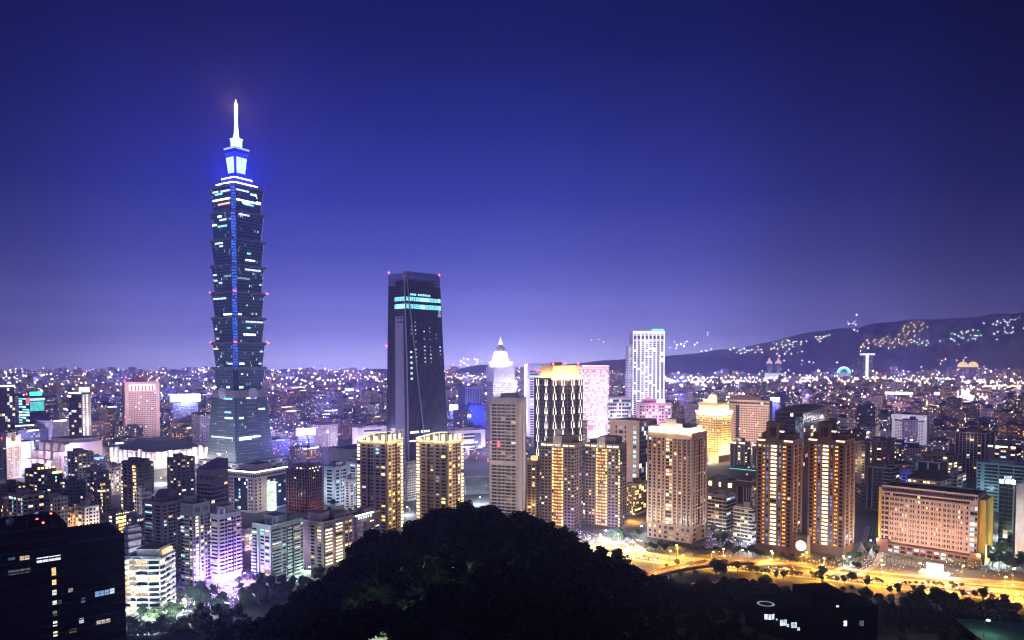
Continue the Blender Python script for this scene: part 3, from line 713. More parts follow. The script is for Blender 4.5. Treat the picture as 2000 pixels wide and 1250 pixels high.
for y in (.1, .4, .7): lamp('POINT', 'crown_light', (s.wr*.02, s.wl*y, z+1.5), (1, .6, .25), 2200, s.root, .4)
for x, y in ((.12, .1), (.9, .1), (.6, .3)): s.beacon(s.wr*x, s.wl*y, z+17, 1.5)
s.done()

# two amber striped residential towers
for (xl, xc, xr, yt, lb) in ((1057, 1122, 1139, 866, 'brown tower with a double string of amber lamps, just right of the pale slab tower'), (1143, 1208, 1224, 868, 'brown tower with a double string of amber lamps and an amber strip at its corner')):
    s = Bld('apartment_tower', lb, 'building', xl, xc, xr, yt, 640, 68, wall('rose_brown', (.26, .19, .18)), wall('rose_trim', (.36, .29, .26)), group='amber striped apartment towers', short='the amber striped tower')
    s.shell()
    s.face('L', 'w1 w1 w1 p.2 L.5:.97@gold r.12 a1.0:.9 a1.0:.9 r.12 L.5:.97@gold p.2 w1 w1 w1', 0, s.H-4.5, 24, lit=.1, pal='mix')
    s.face('R', 'w1 w1 p.5 w1 w1', 0, s.H-4.5, 24, lit=.08, pal='mix')
    if xl > 1100: s.face('R', 'L1:.95@gold', 0, s.H-4.5, 24, u0=s.wr*.02, u1=s.wr*.14)
    for a in (.08, .27, .74, .93): s.one('eave_lamp', s.fb('L', s.wl*(a-.08), s.wl*(a+.07), s.H-3.2, s.H-1.8, -.05, .4), pick('cream'))
    s.house(.1, .9, .1, .5, 7); s.house(.2, .7, .55, .9, 4)
    for i in range(4): s.one('crown_fin', s.fb('L', s.wl*(.40+.062*i), s.wl*(.40+.062*i)+1.1, s.H-4, s.H+6, -1.4, .9), wall('fin_stone', (.62, .58, .55)))
    for i in range(4): lamp('SPOT', 'uplight', (-1.5, s.wl*(.42+.062*i), s.H-6), (1, .82, .62), 900, s.root, .2, rot=(PI, rad(-8), 0), size=rad(50))
    for q in (.15, .8): lamp('POINT', 'roof_light', (s.wr*.3, s.wl*q, s.H+3), (1, .7, .35), 500, s.root, .3)
    for k in range(4): lamp('POINT', 'facade_light', (-9, s.wl*.5, 8+k*s.H/4), (1, .6, .25), 1100, s.root, .5)
    lamp('POINT', 'facade_light', (-10, s.wl*.12, 7), (.45, .3, 1), 5500, s.root, .5)
    s.done()
s = Bld('apartment_tower', 'narrow beige tower with a glowing roof lantern between pale slab and amber striped tower', 'building', 1029, 1047, 1060, 900, 670, None, BEIGE, TAN)
s.shell(); s.face('L', 'p.2 g1 p.2 w1 p.2', 0, s.H-4, 20, lit=.15, pal='gold', band=(.4, .4)); s.face('R', 'w1 w1', 0, s.H-4, 20, lit=.15, pal='gold')
s.one('roof_lantern', (1, 5, 1, 6, s.H-1, s.H+4), emit('gold_lantern', (1, .62, .22), 1.4, .3)); lamp('POINT', 'facade_light', (-8, s.wl*.5, 14), (1, .62, .25), 5000, s.root, .5); s.done()

# big beige stone tower
s = Bld('apartment_tower', 'broad beige stone tower with floodlit stepped crown and white lights at its foot', 'building', 1265, 1352, 1380, 846, 583, 66, wall('warm_stone', (.40, .29, .22)), wall('warm_pier', (.46, .35, .27)), short='the broad beige stone tower')
s.shell()
zb = 13
s.face('L', 'r.35 w1 r.5 w1 r.5 w1 r.5 w.7 r.5 g1.1:.62@cream g.9:.5@warm r.5 w1 r.5 w1 r.5 w1 r.5 w.7 r.5', zb, s.H-5, 25, lit=.06, pal='warm', pier=.7, wh=.66)
s.face('L', 'p.4 w1 p.5 w1 p.5 w1 p.6 w1.2 p.4 g1.4:.5 p.6 w1 p.5 w1 p.5 w1 p.5', 0, zb-1, 3, lit=.15, pal='warm')
s.face('R', 'r.35 w.6 r.3 w.6 p.3 d.5 p.3 w.6 r.3 w.6 r.35', zb, s.H-5, 25, lit=.05, pal='warm', pier=.6, wh=.6)
s.face('R', 'p.4 w1 p1.5 w1 p.4', 0, zb-1, 3, lit=.1)
for k in range(6):
    z = zb+(s.H-5-zb)*k/5
    for f in 'LR': s.w.box(*s.fb(f, .02, s.len(f)-.02, z-.55, z+.3, -.02, .85), m=1)
b = MB(); z = s.H-1.1
for y0, y1, h in ((.06, .22, 5), (.22, .36, 8), (.36, .60, 11.5), (.60, .74, 8), (.74, .94, 5)): b.box(.8, s.wr*.6, s.wl*y0, s.wl*y1, z, z+h, 0, 0)
b.box(s.wr*.62, s.wr*.95, s.wl*.1, s.wl*.3, z, z+6, 0); b.box(s.wr*.62, s.wr*.9, s.wl*.4, s.wl*.8, z, z+4, 0)
b.build('roof_crown', [wall('crown_stone', (.58, .5, .42))], s.root)
for y in (.05, .14, .25, .36, .46, .58, .68, .8, .92): lamp('POINT', 'crown_light', (-.4, s.wl*y, z+1.8), (1, .84, .60), 800, s.root, .25)
for x in (.2, .45, .7, .95): lamp('POINT', 'crown_light', (s.wr*x, s.wl*.03, z+1.8), (1, .84, .60), 800, s.root, .25)
tot = .35+1+.5+1+.5+1+.5+.7+.5+1.1+.9+.5+1+.5+1+.5+1+.5+.7+.5
cols = [.17, 1.6, 3.1, 4.6, 5.8]; cols = cols+[tot-c for c in cols]
s.up('L', [s.wl*c/tot for c in cols], zb-1, (1, .82, .58), 2200, 1.5, 26, 4)
s.up('R', [s.wr*c for c in (.04, .22, .78, .96)], zb-1, (1, .82, .58), 2000, 1.4, 26, 4)
for k in range(5): lamp('POINT', 'facade_light', (-20, s.wl*.5, 6+k*s.H/5), (1, .50, .22), 4600, s.root, 2); lamp('POINT', 'facade_light', (s.wr*.6, -16, 6+k*s.H/5), (1, .50, .22), 2300, s.root, 2)
s.done()

# twin brown towers
for (xl, xc, xr, lb) in ((1478, 1549, 1567, 'left one of two dark brown towers with a bright central column of lit rooms'), (1579, 1651, 1670, 'right one of two dark brown towers with a bright central column of lit rooms')):
    s = Bld('apartment_tower', lb, 'building', xl, xc, xr, 860, 545, 74, BROWN, BTRIM, group='twin brown towers', short='the brown tower')
    s.shell()
    s.face('L', 'p.25 w1.2:.02 p.2 a.55:.95 r.3 w.8:.75@blue r.35 L1.7:.97@cream r.35 w.8:.75@blue r.3 a.95:.95 r.2 w1.2:.02 p.25', 6, s.H-4, 26, pal='warm', wh=.6)
    s.face('R', 'r.4 w1:.02 r.4 w1:.03 r.4', 6, s.H-4, 26, pal='warm')
    y0, y1 = s.wl*.37, s.wl*.72
    b = MB(); z = s.H-1.1
    b.box(-.9, s.wr*.5, y0, y1, z, z+13, 0, 1); b.box(-1.4, s.wr*.5+.5, y0-.5, y1+.5, z+13, z+14, 0, 1)
    for k in range(3): b.box(-1.05, -.85, y0+(y1-y0)*(.26+.18*k), y0+(y1-y0)*(.38+.18*k), z+3, z+10, 2, 2)
    b.build('roof_tower', [BROWN, DROOF, DG], s.root)
    s.house(.3, .9, .05, .32, 5); s.house(.3, .9, .76, .95, 5)
    for a, bq, zq in ((.76, .99, 0), (.01, .24, 0), (.24, .36, 7.2)): s.one('eave_lamp', s.fb('L', s.wl*a, s.wl*bq, s.H-1.6+zq, s.H-.6+zq, -.1, .4), MATS['cream_high'])
    for k in range(4): lamp('POINT', 'facade_light', (-14, s.wl*.5, 5+k*s.H/4), (1, .42, .10), 1900, s.root, 1); lamp('POINT', 'facade_light', (s.wr*.6, -9, 5+k*s.H/4), (1, .42, .10), 900, s.root, 1)
    for q in (.1, .36, .62, .9): lamp('SPOT', 'uplight', (-1.5, s.wl*q, 3), (1, .7, .35), 1400, s.root, .2, rot=(PI, rad(-8), 0), size=rad(46))
    s.done()
# gate block with round clock-like lamp
s = Bld('gate_building', 'small brown gate block with a big round white lamp between the twin brown towers', 'building', 1553, 1577, 1583, 1046, 535, 74, BTRIM, BROWN, roof=DROOF)
s.shell(); b = MB(); r = 3.7; zc = s.H*.55; yc = s.wl*.5
q = [(math.cos(2*PI*i/28), math.sin(2*PI*i/28)) for i in range(28)]
b.face([(-.5, yc+r*c, zc+r*d) for c, d in q]); 
for i in range(28): a, c = q[i], q[(i+1) % 28]; b.face([(-.5, yc+r*a[0], zc+r*a[1]), (-.5, yc+r*c[0], zc+r*c[1]), (.1, yc+r*c[0], zc+r*c[1]), (.1, yc+r*a[0], zc+r*a[1])])
b.build('round_lamp', [emit('disc_light', (1, .9, .66), 3.2, .1)], s.root)
for q in (.1, .9): lamp('SPOT', 'uplight', (-1.6, s.wl*q, 1), (1, .8, .4), 900, s.root, .2, rot=(PI, rad(-6), 0), size=rad(50))
s.done()

# long pink hotel with yellow ends
s = Bld('hotel', 'long pink hotel block with a grid of windows and bright yellow end walls', 'building', 1719, 1923, 1938, 968, 520, 80, wall('pink_hotel', (.46, .31, .26)), wall('pink_trim', (.56, .40, .34)), roof=DROOF, short='the long pink hotel')
h = s.H
s.shell(0, s.wr, s.wl*.055, s.wl*.985, 0, h)
s.one('end_wall', (-1, s.wr-1, s.wl*.985, s.wl*1.01, 0, h-1.5), OCHRE); s.one('end_wall', (1.5, s.wr+1.0, -.8, s.wl*.055-.01, 0, h-3.5), OCHRE)
s.face('L', 'b1.1:.02 p.3 b1.9:.02 p.3 '+'W2.05 p.22 '*15+'p.1', 8, h-8.5, 9, lit=.11, pal='warm', u0=s.wl*.13, u1=s.wl*.98, wh=.5, bal=MATS['pink_trim'])
for k in range(10): s.w.box(*s.fb('L', s.wl*.13, s.wl*.8, 8+k*(h-16.5)/9-.3, 8+k*(h-16.5)/9+.3, -.02, .45), m=1)
for k in range(16): u = s.wl*(.13+.0415*k); s.w.box(*s.fb('L', u-.35, u+.35, 8, h-8.5, -.02, .4), m=1)
s.face('L', 'g1:.8@cool g.5:.3@warm', 8, h-8.5, 9, u0=s.wl*.06, u1=s.wl*.125, wh=.6)
s.face('L', 'g1 '*30, h-8.2, h-5.2, 1, lit=.05, u0=s.wl*.13, u1=s.wl*.95)
s.w.box(-2.2, 8, s.wl*.1, s.wl*.965, h-4.9, h-4.2, 1)
s.face('L', 'w1 '*44, h-4, h-.8, 1, lit=.02, u0=s.wl*.06, u1=s.wl*.98)
s.one('podium', (-7, -.01, s.wl*.03, s.wl*.99, 0, 7.2), wall('red_granite', (.20, .10, .07))); s.one('terrace_wall', (-7.5, -4, s.wl*.0, s.wl*.1, 0, 10), MATS['red_granite']); s.one('terrace_wall', (-7.5, -4, s.wl*.88, s.wl*1.0, 0, 10), MATS['red_granite'])
s.face('L', 'p.3 g1:.35@cool '*12, .5, 6.5, 2, o=7.0, u0=s.wl*.12, u1=s.wl*.9)
for k in range(9): lamp('POINT', 'facade_light', (-26, s.wl*(.06+.11*k), 14), (1, .64, .42), 9500, s.root, 2.5)
lamp('POINT', 'facade_light', (-8, s.wl*.02, 9), (1, .72, .25), 2600, s.root, .4); lamp('POINT', 'facade_light', (-8, s.wl*.99, 9), (1, .72, .25), 1800, s.root, .4)
s.done(); PINKH = s
# white lit entrance pavilion
s = Bld('entrance_pavilion', 'small blazing white entrance pavilion in front of the long pink hotel', 'building', 1820, 1841, 1843, 1104, 497, 80, wall('pav_white', (.8, .8, .78)), wl=10)
s.shell(par=.4); s.one('light_box', s.fb('L', .4, s.wl-.4, .3, s.H-.7, .05, .5), emit('pavilion_light', (.92, 1, 1), 5, .2)); s.one('plinth', (-4, s.wr+3, -4, s.wl+4, 0, .8), MATS['pav_white'])
lamp('POINT', 'entrance_light', (-3.5, s.wl*.5, 5), (.9, 1, 1), 9000, s.root, .6); lamp('POINT', 'entrance_light', (-5, -6, 4), (.9, 1, 1), 2200, s.root, .6); s.done()

# dome crowned tower far behind the slab
s = Bld('dome_tower', 'white floodlit tower with stepped shoulders and a glowing dome and finial', 'building', 950, 963, 1009, 744, 1280, 20, wall('grey_granite', (.36, .34, .40)), STONE, short='the dome crowned tower')
s.shell(par=.8)
s.face('R', 'w1 '*12+'g1.4:.8@white '+'w1 '*8, s.H*.2, s.H-4, 26, lit=.12, pal='cool', wh=.5); s.face('L', 'w1 '*6, s.H*.2, s.H-4, 26, lit=.1, pal='cool')
b = MB(); z = s.H-.8; cx, cyy = s.wr*.46, s.wl*.5; k = Y_ = 1280/FPX
def blk(b, w, z0, z1, m=0): b.box(cx-w, cx+w, cyy-w, cyy+w, z0, z1, m)
zz = lambda py: W(980, py, 1280).z
blk(b, s.wr*.45, z, zz(718)); blk(b, s.wr*.40, zz(718), zz(706)); 
for i in range(7): 
    for sg in (-1, 1): b.box(cx-s.wr*.44+i*s.wr*.145, cx-s.wr*.44+i*s.wr*.145+.8, cyy-s.wr*.45-.9, cyy-s.wr*.45-.1, z, zz(720))
b.build('shoulder', [wall('flood_white', (.78, .76, .80))], s.root)
b = MB(); r = 15.5*k
b.lathe(cx, cyy, [(r*1.03, zz(706)), (r*1.03, zz(703)), (r, zz(703)), (r*.96, zz(696)), (r*.8, zz(686)), (r*.52, zz(678)), (r*.24, zz(673)), (r*.2, zz(671))], 20)
b.build('dome', [MATS['flood_white']], s.root)
b = MB(); b.lathe(cx, cyy, [(r*.22, zz(672)), (r*.26, zz(671)), (r*.2, zz(669)), (r*.24, zz(668)), (r*.08, zz(664)), (.01, zz(657))], 10); b.build('finial', [emit('finial_light', (1, .96, 1), 2.5, 0)], s.root)
for a in range(6):
    q = a*PI/3+.3; lamp('POINT', 'dome_light', (cx+r*1.5*math.cos(q), cyy+r*1.5*math.sin(q), zz(702)), (1, .94, 1), 14000, s.root, .6)
for x in (.1, .4, .7, .95): lamp('POINT', 'shoulder_light', (s.wr*x, -1.5, z+1), (1, .92, 1), 14000, s.root, .6); lamp('POINT', 'facade_light', (s.wr*x, -14, z-14), (.95, .9, 1), 15000, s.root, .6)
lamp('POINT', 'facade_light', (s.wr*.5, -40, s.H*.45), (.95, .82, 1), 85000, s.root, 2)
s.done()

# lilac framed tower behind the taper hotel
s = Bld('office_tower', 'lilac framed office tower peeking out left behind the light taper hotel', 'building', 1030, 1031, 1092, 710, 1250, 12, wall('lilac_panel', (.50, .47, .62)), wl=30, near=False)
s.shell(); s.face('R', 'r.5 '+'g1 '*7+'r.5', 10, s.H-12, 28, lit=.35, pal='cool', band=(.7, .3))
s.one('sign', s.fb('R', s.wr*.2, s.wr*.52, s.H-8, s.H-4, -.05, .5), emit('blue_sign', (.1, .2, 1), 2.2)); s.one('sign', s.fb('R', s.wr*.25, s.wr*.45, s.H-14, s.H-10, -.05, .5), emit('red_glow_sign', (1, .2, .3), 1.8))
for k in range(3): lamp('POINT', 'facade_light', (8, -25, 30+k*40), (.8, .7, 1), 42000, s.root, 2)
s.done()
# pink grid building
s = Bld('office_tower', 'pink white office block with bright dotted windows and a red lit roofline', 'building', 1092, 1093, 1190, 714, 1300, 8, wall('pink_panel', (.62, .46, .52)), wall('pink_frame', (.7, .56, .6)), wl=35, near=False, short='the pink dotted office block')
s.shell(); s.face('R', 'w1 '*26, 28, s.H-8, 24, lit=.7, pal='white', wh=.5, glass=glassdark('rose_glass', (.30, .24, .30), .4))
s.one('roof_sign', s.fb('R', s.wr*.3, s.wr*.98, s.H-6.5, s.H-3.4, -.05, .8), emit('roof_red', (1, .30, .34), 2.4)); s.one('roof_sign', s.fb('R', s.wr*.45, s.wr, s.H-1.5, s.H+.2, -.05, .6), emit('roof_rose', (1, .66, .72), 2.2))
s.one('shop_front', s.fb('R', s.wr*.45, s.wr*.98, 10, 22, -.05, 1.2), emit('shop_white', (1, .9, .94), 2.6, .4)); s.one('sign', s.fb('R', s.wr*.5, s.wr*.68, 24, 33, -.05, 1), emit('pink_sign', (1, .25, .38), 1.4))
for k in range(4):
    for x in (.35, .85): lamp('POINT', 'facade_light', (s.wr*x, -28, 12+k*34), (1, .74, .86), 36000 if k else 80000, s.root, 2)
s.done()
# low lilac block between
s = Bld('office_block', 'low lilac white block with window bands at the foot of the white ribbed tower', 'building', 1186, 1188, 1232, 776, 1250, 10, wall('lilac_white', (.6, .55, .66)), wl=25, near=False)
s.shell(); s.face('R', 'g1 '*6+'p.5 '+'g1 '*4, 5, s.H-3, 12, lit=.25, pal='cool', wh=.45)
for k in range(2): lamp('POINT', 'facade_light', (s.wr*.5, -22, 20+k*35), (.95, .8, 1), 50000, s.root, 2)
s.done()
# white ribbed tower
s = Bld('office_tower', 'tall white tower with glowing vertical ribs and a green light on its roof', 'building', 1235, 1236, 1299, 646, 1500, 10, wall('rib_white', (.66, .64, .7)), wall('rib_trim', (.75, .73, .78)), wl=45, near=False, short='the white ribbed tower')
s.shell(par=2)
RIB = emit('rib_light', (.90, .88, 1), 1.5, .35, .05)
s.face('R', 'p.4 '+'g1 p.55 '*8, 20, s.H-22, 40, lit=.12, pal='white', glass=DG, wh=.7)
s.face('R', 'p.4 '+'g1 p.55 '*8, s.H-19, s.H-9, 1, lit=0, glass=DG)
for k in range(9): u = s.wr*(.4+1.55*k-.52)/(.4+1.55*8) if k else 0; s.one('light_rib', s.fb('R', max(0, u), u+2.0, 5, s.H-1, -.05, 1.1), RIB)
s.one('light_rib', s.fb('R', 0, s.wr, s.H-5.5, s.H-.5, .0, 1.0), RIB)
sh = MB(); sh.box(-8, 0, 2, 40, 0, W(1230, 673, 1500).z, 0, 1); sh.build('side_wing', [city('wing_white', (.6, .58, .65), 2.6, 5, .5, .6, .3, COOLSET, 1.2), ROOF], s.root)
b = MB(); b.box(s.wr*.6, s.wr*.95, -.5, 3, s.H, s.H+3.2); b.build('roof_lamp', [emit('green_lamp', (.06, 1, .42), 3.4, 0)], s.root)
for k in range(4): lamp('POINT', 'facade_light', (s.wr*.5, -38, 25+k*52), (.88, .82, 1), 75000, s.root, 2)
s.done()
s = Bld('office_block', 'low pink columned block with a red rooftop sign in front of the white ribbed tower', 'building', 1246, 1247, 1312, 787, 1300, 8, wall('rose_panel', (.56, .40, .50)), wl=30, near=False)
s.shell(); s.face('R', 'r.4 w1 w1 '*5+'r.4', 4, s.H-4, 11, lit=.3, pal='white'); s.house(.2, .65, .2, .8, 7)
s.one('roof_sign', (s.wr*.55, s.wr*.8, 0, 1, s.H, s.H+6), emit('pink_roof', (1, .42, .75), 4)); s.one('roof_sign', (s.wr*.2, s.wr*.36, 2, 3, s.H+5, s.H+11), emit('rose_red', (1, .1, .16), 2))
for k in range(2): lamp('POINT', 'facade_light', (s.wr*.5, -25, 15+k*35), (1, .62, .9), 52000, s.root, 2)
s.done()
# tan office with black glass side
s = Bld('office_block', 'tan stone office block with one black glass side, left of the broad beige tower', 'building', 1191, 1249, 1283, 822, 850, 62, wall('tan_stone', (.40, .31, .27)), PALE, roof=DROOF, short='the tan office block')
s.shell(); s.face('L', 'p1.2 g.35:0 p.3 g1.0:.8@cool p.3 g.3:0 p1.4 g.7:.9@cool p.6', 4, s.H-6, 12, lit=.3, pal='cool', wh=.4)
s.face('R', 'G1 '*8, 0, s.H-2, 14, lit=.14, pal='mix'); s.one('sign', (s.wr+.05, s.wr+.3, 2, 8, s.H-8, s.H-4), MATS['cool_low'])
for k in range(3): lamp('POINT', 'facade_light', (-28, s.wl*.5, 10+k*24), (1, .66, .55), 12000, s.root, 2)
s.done()
s = Bld('apartment_block', 'low tan block with lit shop floors below the tan office block', 'building', 1224, 1243, 1262, 945, 690, None, TAN); s.shell(); s.face('L', 'w1 '*6, 2, s.H-2, 12, lit=.3, pal='gold'); s.face('R', 'g1 '*4, 2, s.H-2, 12, lit=.4, pal='gold'); s.house(.2, .7, .2, .7, 4); s.tanks(2); lamp('POINT', 'facade_light', (-8, -8, 20), (1, .6, .2), 6000, s.root, .5); s.done()
# golden domed hotel
s = Bld('hotel', 'golden floodlit hotel with tiered lit cornices and a small dome', 'building', 1360, 1404, 1429, 806, 1050, 54, wall('gold_stone', (.55, .38, .18)), wall('gold_trim', (.66, .5, .28)), near=False, short='the golden domed hotel')
s.shell(); s.face('L', 'w1 '*14, 14, s.H-4, 16, lit=.1, pal='warm'); s.face('R', 'w1 '*10, 14, s.H-4, 16, lit=.1, pal='warm')
b = MB(); z = s.H-1.1; e = 3
for z0, z1, i0 in ((z, z+3, -.04), (z+3, z+12, .08), (z+12, z+15, .05), (z+15, z+19, .2)): b.box(s.wr*i0, s.wr*(1-i0), s.wl*i0, s.wl*(1-i0), z0, z1)
b.build('roof_crown', [MATS['gold_trim']], s.root)
b = MB(); r = min(s.wr, s.wl)*.26; b.lathe(s.wr/2, s.wl/2, [(r*1.05, z+19), (r*1.05, z+20), (r, z+20), (r*.9, z+24), (r*.6, z+27.5), (r*.2, z+29), (.01, z+29.5)], 16); b.build('dome', [MATS['gold_trim']], s.root)
for u in (.05, .28, .5, .72, .95):
    lamp('POINT', 'cornice_light', (-2.4, s.wl*u, z-1), (1, .84, .52), 3600, s.root, .4); lamp('POINT', 'cornice_light', (s.wr*u, -2.4, z-1), (1, .84, .52), 3600, s.root, .4)
    lamp('POINT', 'cornice_light', (s.wr*.02, s.wl*u, z+4.4), (1, .78, .40), 2600, s.root, .4); lamp('POINT', 'cornice_light', (s.wr*u, s.wl*.02, z+4.4), (1, .78, .4), 2600, s.root, .4)
    lamp('SPOT', 'uplight', (-5, s.wl*u, 5), (1, .68, .25), 60000, s.root, .5, rot=(PI, rad(-10), 0), size=rad(70)); lamp('SPOT', 'uplight', (s.wr*u, -5, 5), (1, .68, .25), 60000, s.root, .5, rot=(PI+rad(-10), 0, 0), size=rad(70))
for u in (.3, .7): lamp('POINT', 'cornice_light', (s.wr*.1, s.wl*u, z+21), (1, .85, .6), 5000, s.root, .4)
s.done()
# grand pale hotel block
s = Bld('hotel', 'wide pale pink hotel block with a regular grid of small dark windows', 'building', 1424, 1503, 1509, 783, 1120, 70, wall('rose_stone', (.50, .38, .33)), wall('rose_stone_trim', (.56, .45, .4)), near=False, short='the wide pale hotel block')
s.shell(); s.face('L', 'w1 '*24, 6, s.H-8, 20, lit=.04, pal='mix', wh=.5); s.face('L', 'd.7', 6, s.H-8, 20, u0=s.wl*.74, u1=s.wl*.83); s.face('L', 'g1 '*14, s.H-7.5, s.H-2, 1, lit=.1, pal='cool')
s.house(.1, .9, .2, 1.0, 7, DBROWN); 
for u in (.2, .5, .85): 
    for k in range(3): lamp('POINT', 'facade_light', (-38, s.wl*u, 14+k*30), (1, .68, .5), 22000, s.root, 2)
s.done()
# dark glass office with curved roof
s = Bld('office_block', 'dark brown glass office with rounded roof and a pale lit glass corner', 'building', 1527, 1568, 1612, 803, 980, None, DBROWN, roof=DROOF, near=False, wl=36)
s.shell(); s.face('L', 'G1 '*9, 4, s.H-3, 14, lit=.07, pal='mix'); s.face('R', 'G1 '*9, 4, s.H-3, 14, lit=.05, pal='warm', glass=glassdark('bronze_glass', (.06, .035, .03), .2))
s.one('glass_corner', (-1, 3, -1, 9, 5, s.H-8), city('pale_corner', (.2, .25, .3), 1.2, 2.5, .8, .8, .7, [(0, (.6, .85, 1)), (.5, (.8, .9, 1))], .6)); s.house(.3, .8, .2, .7, 3.5, DBROWN)
s.done()
# small lit pair behind brown tower
for xl, xc, xr, yt, lb in ((1426, 1455, 1466, 864, 'small dark tower with cream lit crown left of the twin brown towers'), (1470, 1484, 1494, 868, 'narrow dark tower with cream lit eaves half hidden behind the left brown tower')):
    s = Bld('apartment_tower', lb, 'building', xl, xc, xr, yt, 820, 66, wall('dark_tan', (.17, .14, .13)), wall('tan_pier', (.36, .30, .27))); s.shell(); s.face('L', 'r.3 w1 r.3 w1 r.3 L.7:.6@cream r.3 w1 r.3', 3, s.H-4, 20, lit=.06); s.face('R', 'w1 r.3 w1 r.3', 3, s.H-4, 20, lit=.25)
    for a in (0, .6): s.one('eave_lamp', s.fb('L', s.wl*a, s.wl*(a+.38), s.H-2, s.H-.4, -.1, .4), MATS['cream_high'])
    s.house(.2, .8, .3, .7, 5); lamp('POINT', 'roof_light', (1, s.wl*.5, s.H+2), (1, .8, .5), 1500, s.root, .3); s.done()
# dark low slab with teal line, modern block with framed facade, low ledged blocks
s = Bld('office_block', 'low dark block with a thin teal lit roof edge left of the brown towers', 'building', 1425, 1476, 1482, 918, 760, 70, DARK, DARK, roof=DROOF); s.shell(); s.one('roof_edge_lamp', s.fb('L', 0, s.wl, s.H-1, s.H-.2, 0, .3), emit('teal_edge', (.15, .9, .75), .9, .2)); s.house(.2, .8, .4, .8, 4, DARK)
s.one('floodlight', (-1.5, -.5, s.wl*.74, s.wl*.86, 8, 10.5), MATS['white_high']); s.one('floodlight', (-1.5, -.5, s.wl*.9, s.wl*.98, 5, 8), MATS['white_high']); lamp('POINT', 'yard_light', (-3, s.wl*.84, 9), (.8, .9, 1), 5000, s.root, .4); s.done()
s = Bld('apartment_block', 'dark modern block with pale frames and stacked curved balconies, left of the brown towers', 'building', 1437, 1468, 1478, 940, 640, 66, wall('dark_mod', (.12, .09, .08)), PALE); s.shell(); s.face('L', 'p.3 r.15 d1.2 r.15 p.6 r.15 d.3 r.15 d.3 r.15', 3, s.H-6, 14); s.face('R', 'b1:.3 b1:.2', 2, s.H-4, 14, pal='warm', bal=WHITE); s.house(.1, .6, .2, .9, 5, DARK); s.beacon(4, 6, s.H+5, .7); s.done()
for xl, xc, xr, yt, Yb, lb in ((1383, 1419, 1436, 968, 620, 'low block with long cream balcony ledges right of the broad beige tower'), (1433, 1469, 1480, 992, 580, 'low block with white balcony ledges at the foot of the left brown tower')):
    s = Bld('apartment_block', lb, 'building', xl, xc, xr, yt, Yb, 66, wall('taupe', (.22, .18, .16)), wall('ledge_cream', (.52, .45, .38))); s.shell(); s.face('L', 'g1 g1 p.2 g1 g1 p.2 g1', 2, s.H-2, 9, lit=.1, pal='warm', band=(.7, 1.1)); s.face('R', 'g1 g1', 2, s.H-2, 9, lit=.3, pal='cool', band=(.7, 1)); s.house(.2, .8, .2, .5, 5, BEIGE); s.tanks(2)
    lamp('POINT', 'facade_light', (-9, s.wl*.3, 6), (.95, .95, 1), 5200, s.root, .4); lamp('POINT', 'facade_light', (-9, s.wl*.8, 14), (1, .7, .4), 3200, s.root, .4); s.done()
s = Bld('restaurant_building', 'low building with glowing amber upper rooms behind the ledged low block', 'building', 1384, 1430, 1440, 938, 700, 66, DBROWN, roof=DROOF); s.shell(); s.face('L', 'g1:1@gold p2 g.6:1@gold p2 g1.2:.9@gold', s.H-9, s.H-2, 1); s.house(.1, .7, .3, .8, 4, DARK); s.done()
# ------------------------------------------------------------------ left half of the city
# salmon office tower
s = Bld('office_tower', 'salmon office tower with a punched window grid and a red striped sign at the top', 'building', 240, 243, 311, 746, 1250, 6, wall('salmon_tile', (.50, .34, .33)), wl=38, near=False, short='the salmon office tower')
s.shell(); s.face('R', 'p2.2 '+'w1 '*17+'p2.2', 4, s.H-18, 26, lit=.035, pal='white', wh=.5)
s.face('L', 'p1', 4, s.H-10, 26)
s.one('sign_panel', s.fb('R', s.wr*.12, s.wr*.88, s.H-15, s.H-6, -.05, .5), emit('sign_red', (.75, .03, .05), .8, .1))
for k in range(8): s.one('sign_bar', s.fb('R', s.wr*(.125+.1*k), s.wr*(.125+.1*k)+2.6, s.H-15, s.H-6.5, .5, .9), emit('sign_white', (1, .86, .88), 3, .1))
s.one('sign_bar', s.fb('R', s.wr*.12, s.wr*.88, s.H-6.3, s.H-5.2, .5, .9), MATS['sign_white'])
s.house(.3, .66, .3, .8, 8, wall('maroon', (.16, .07, .08)))
for x, y, z in ((.48, .4, 9), (0, 0, 1), (0, 0, -60), (1, 0, -60), (0, 0, -100), (1, 0, -100)): s.beacon(s.wr*x, s.wl*y-1, s.H+z, 1.3)
for k in range(4):
    for x in (.2, .8): lamp('POINT', 'facade_light', (s.wr*x, -34, 6+k*34), (1, .80, .82), 34000 if k else 60000, s.root, 2)
s.done()
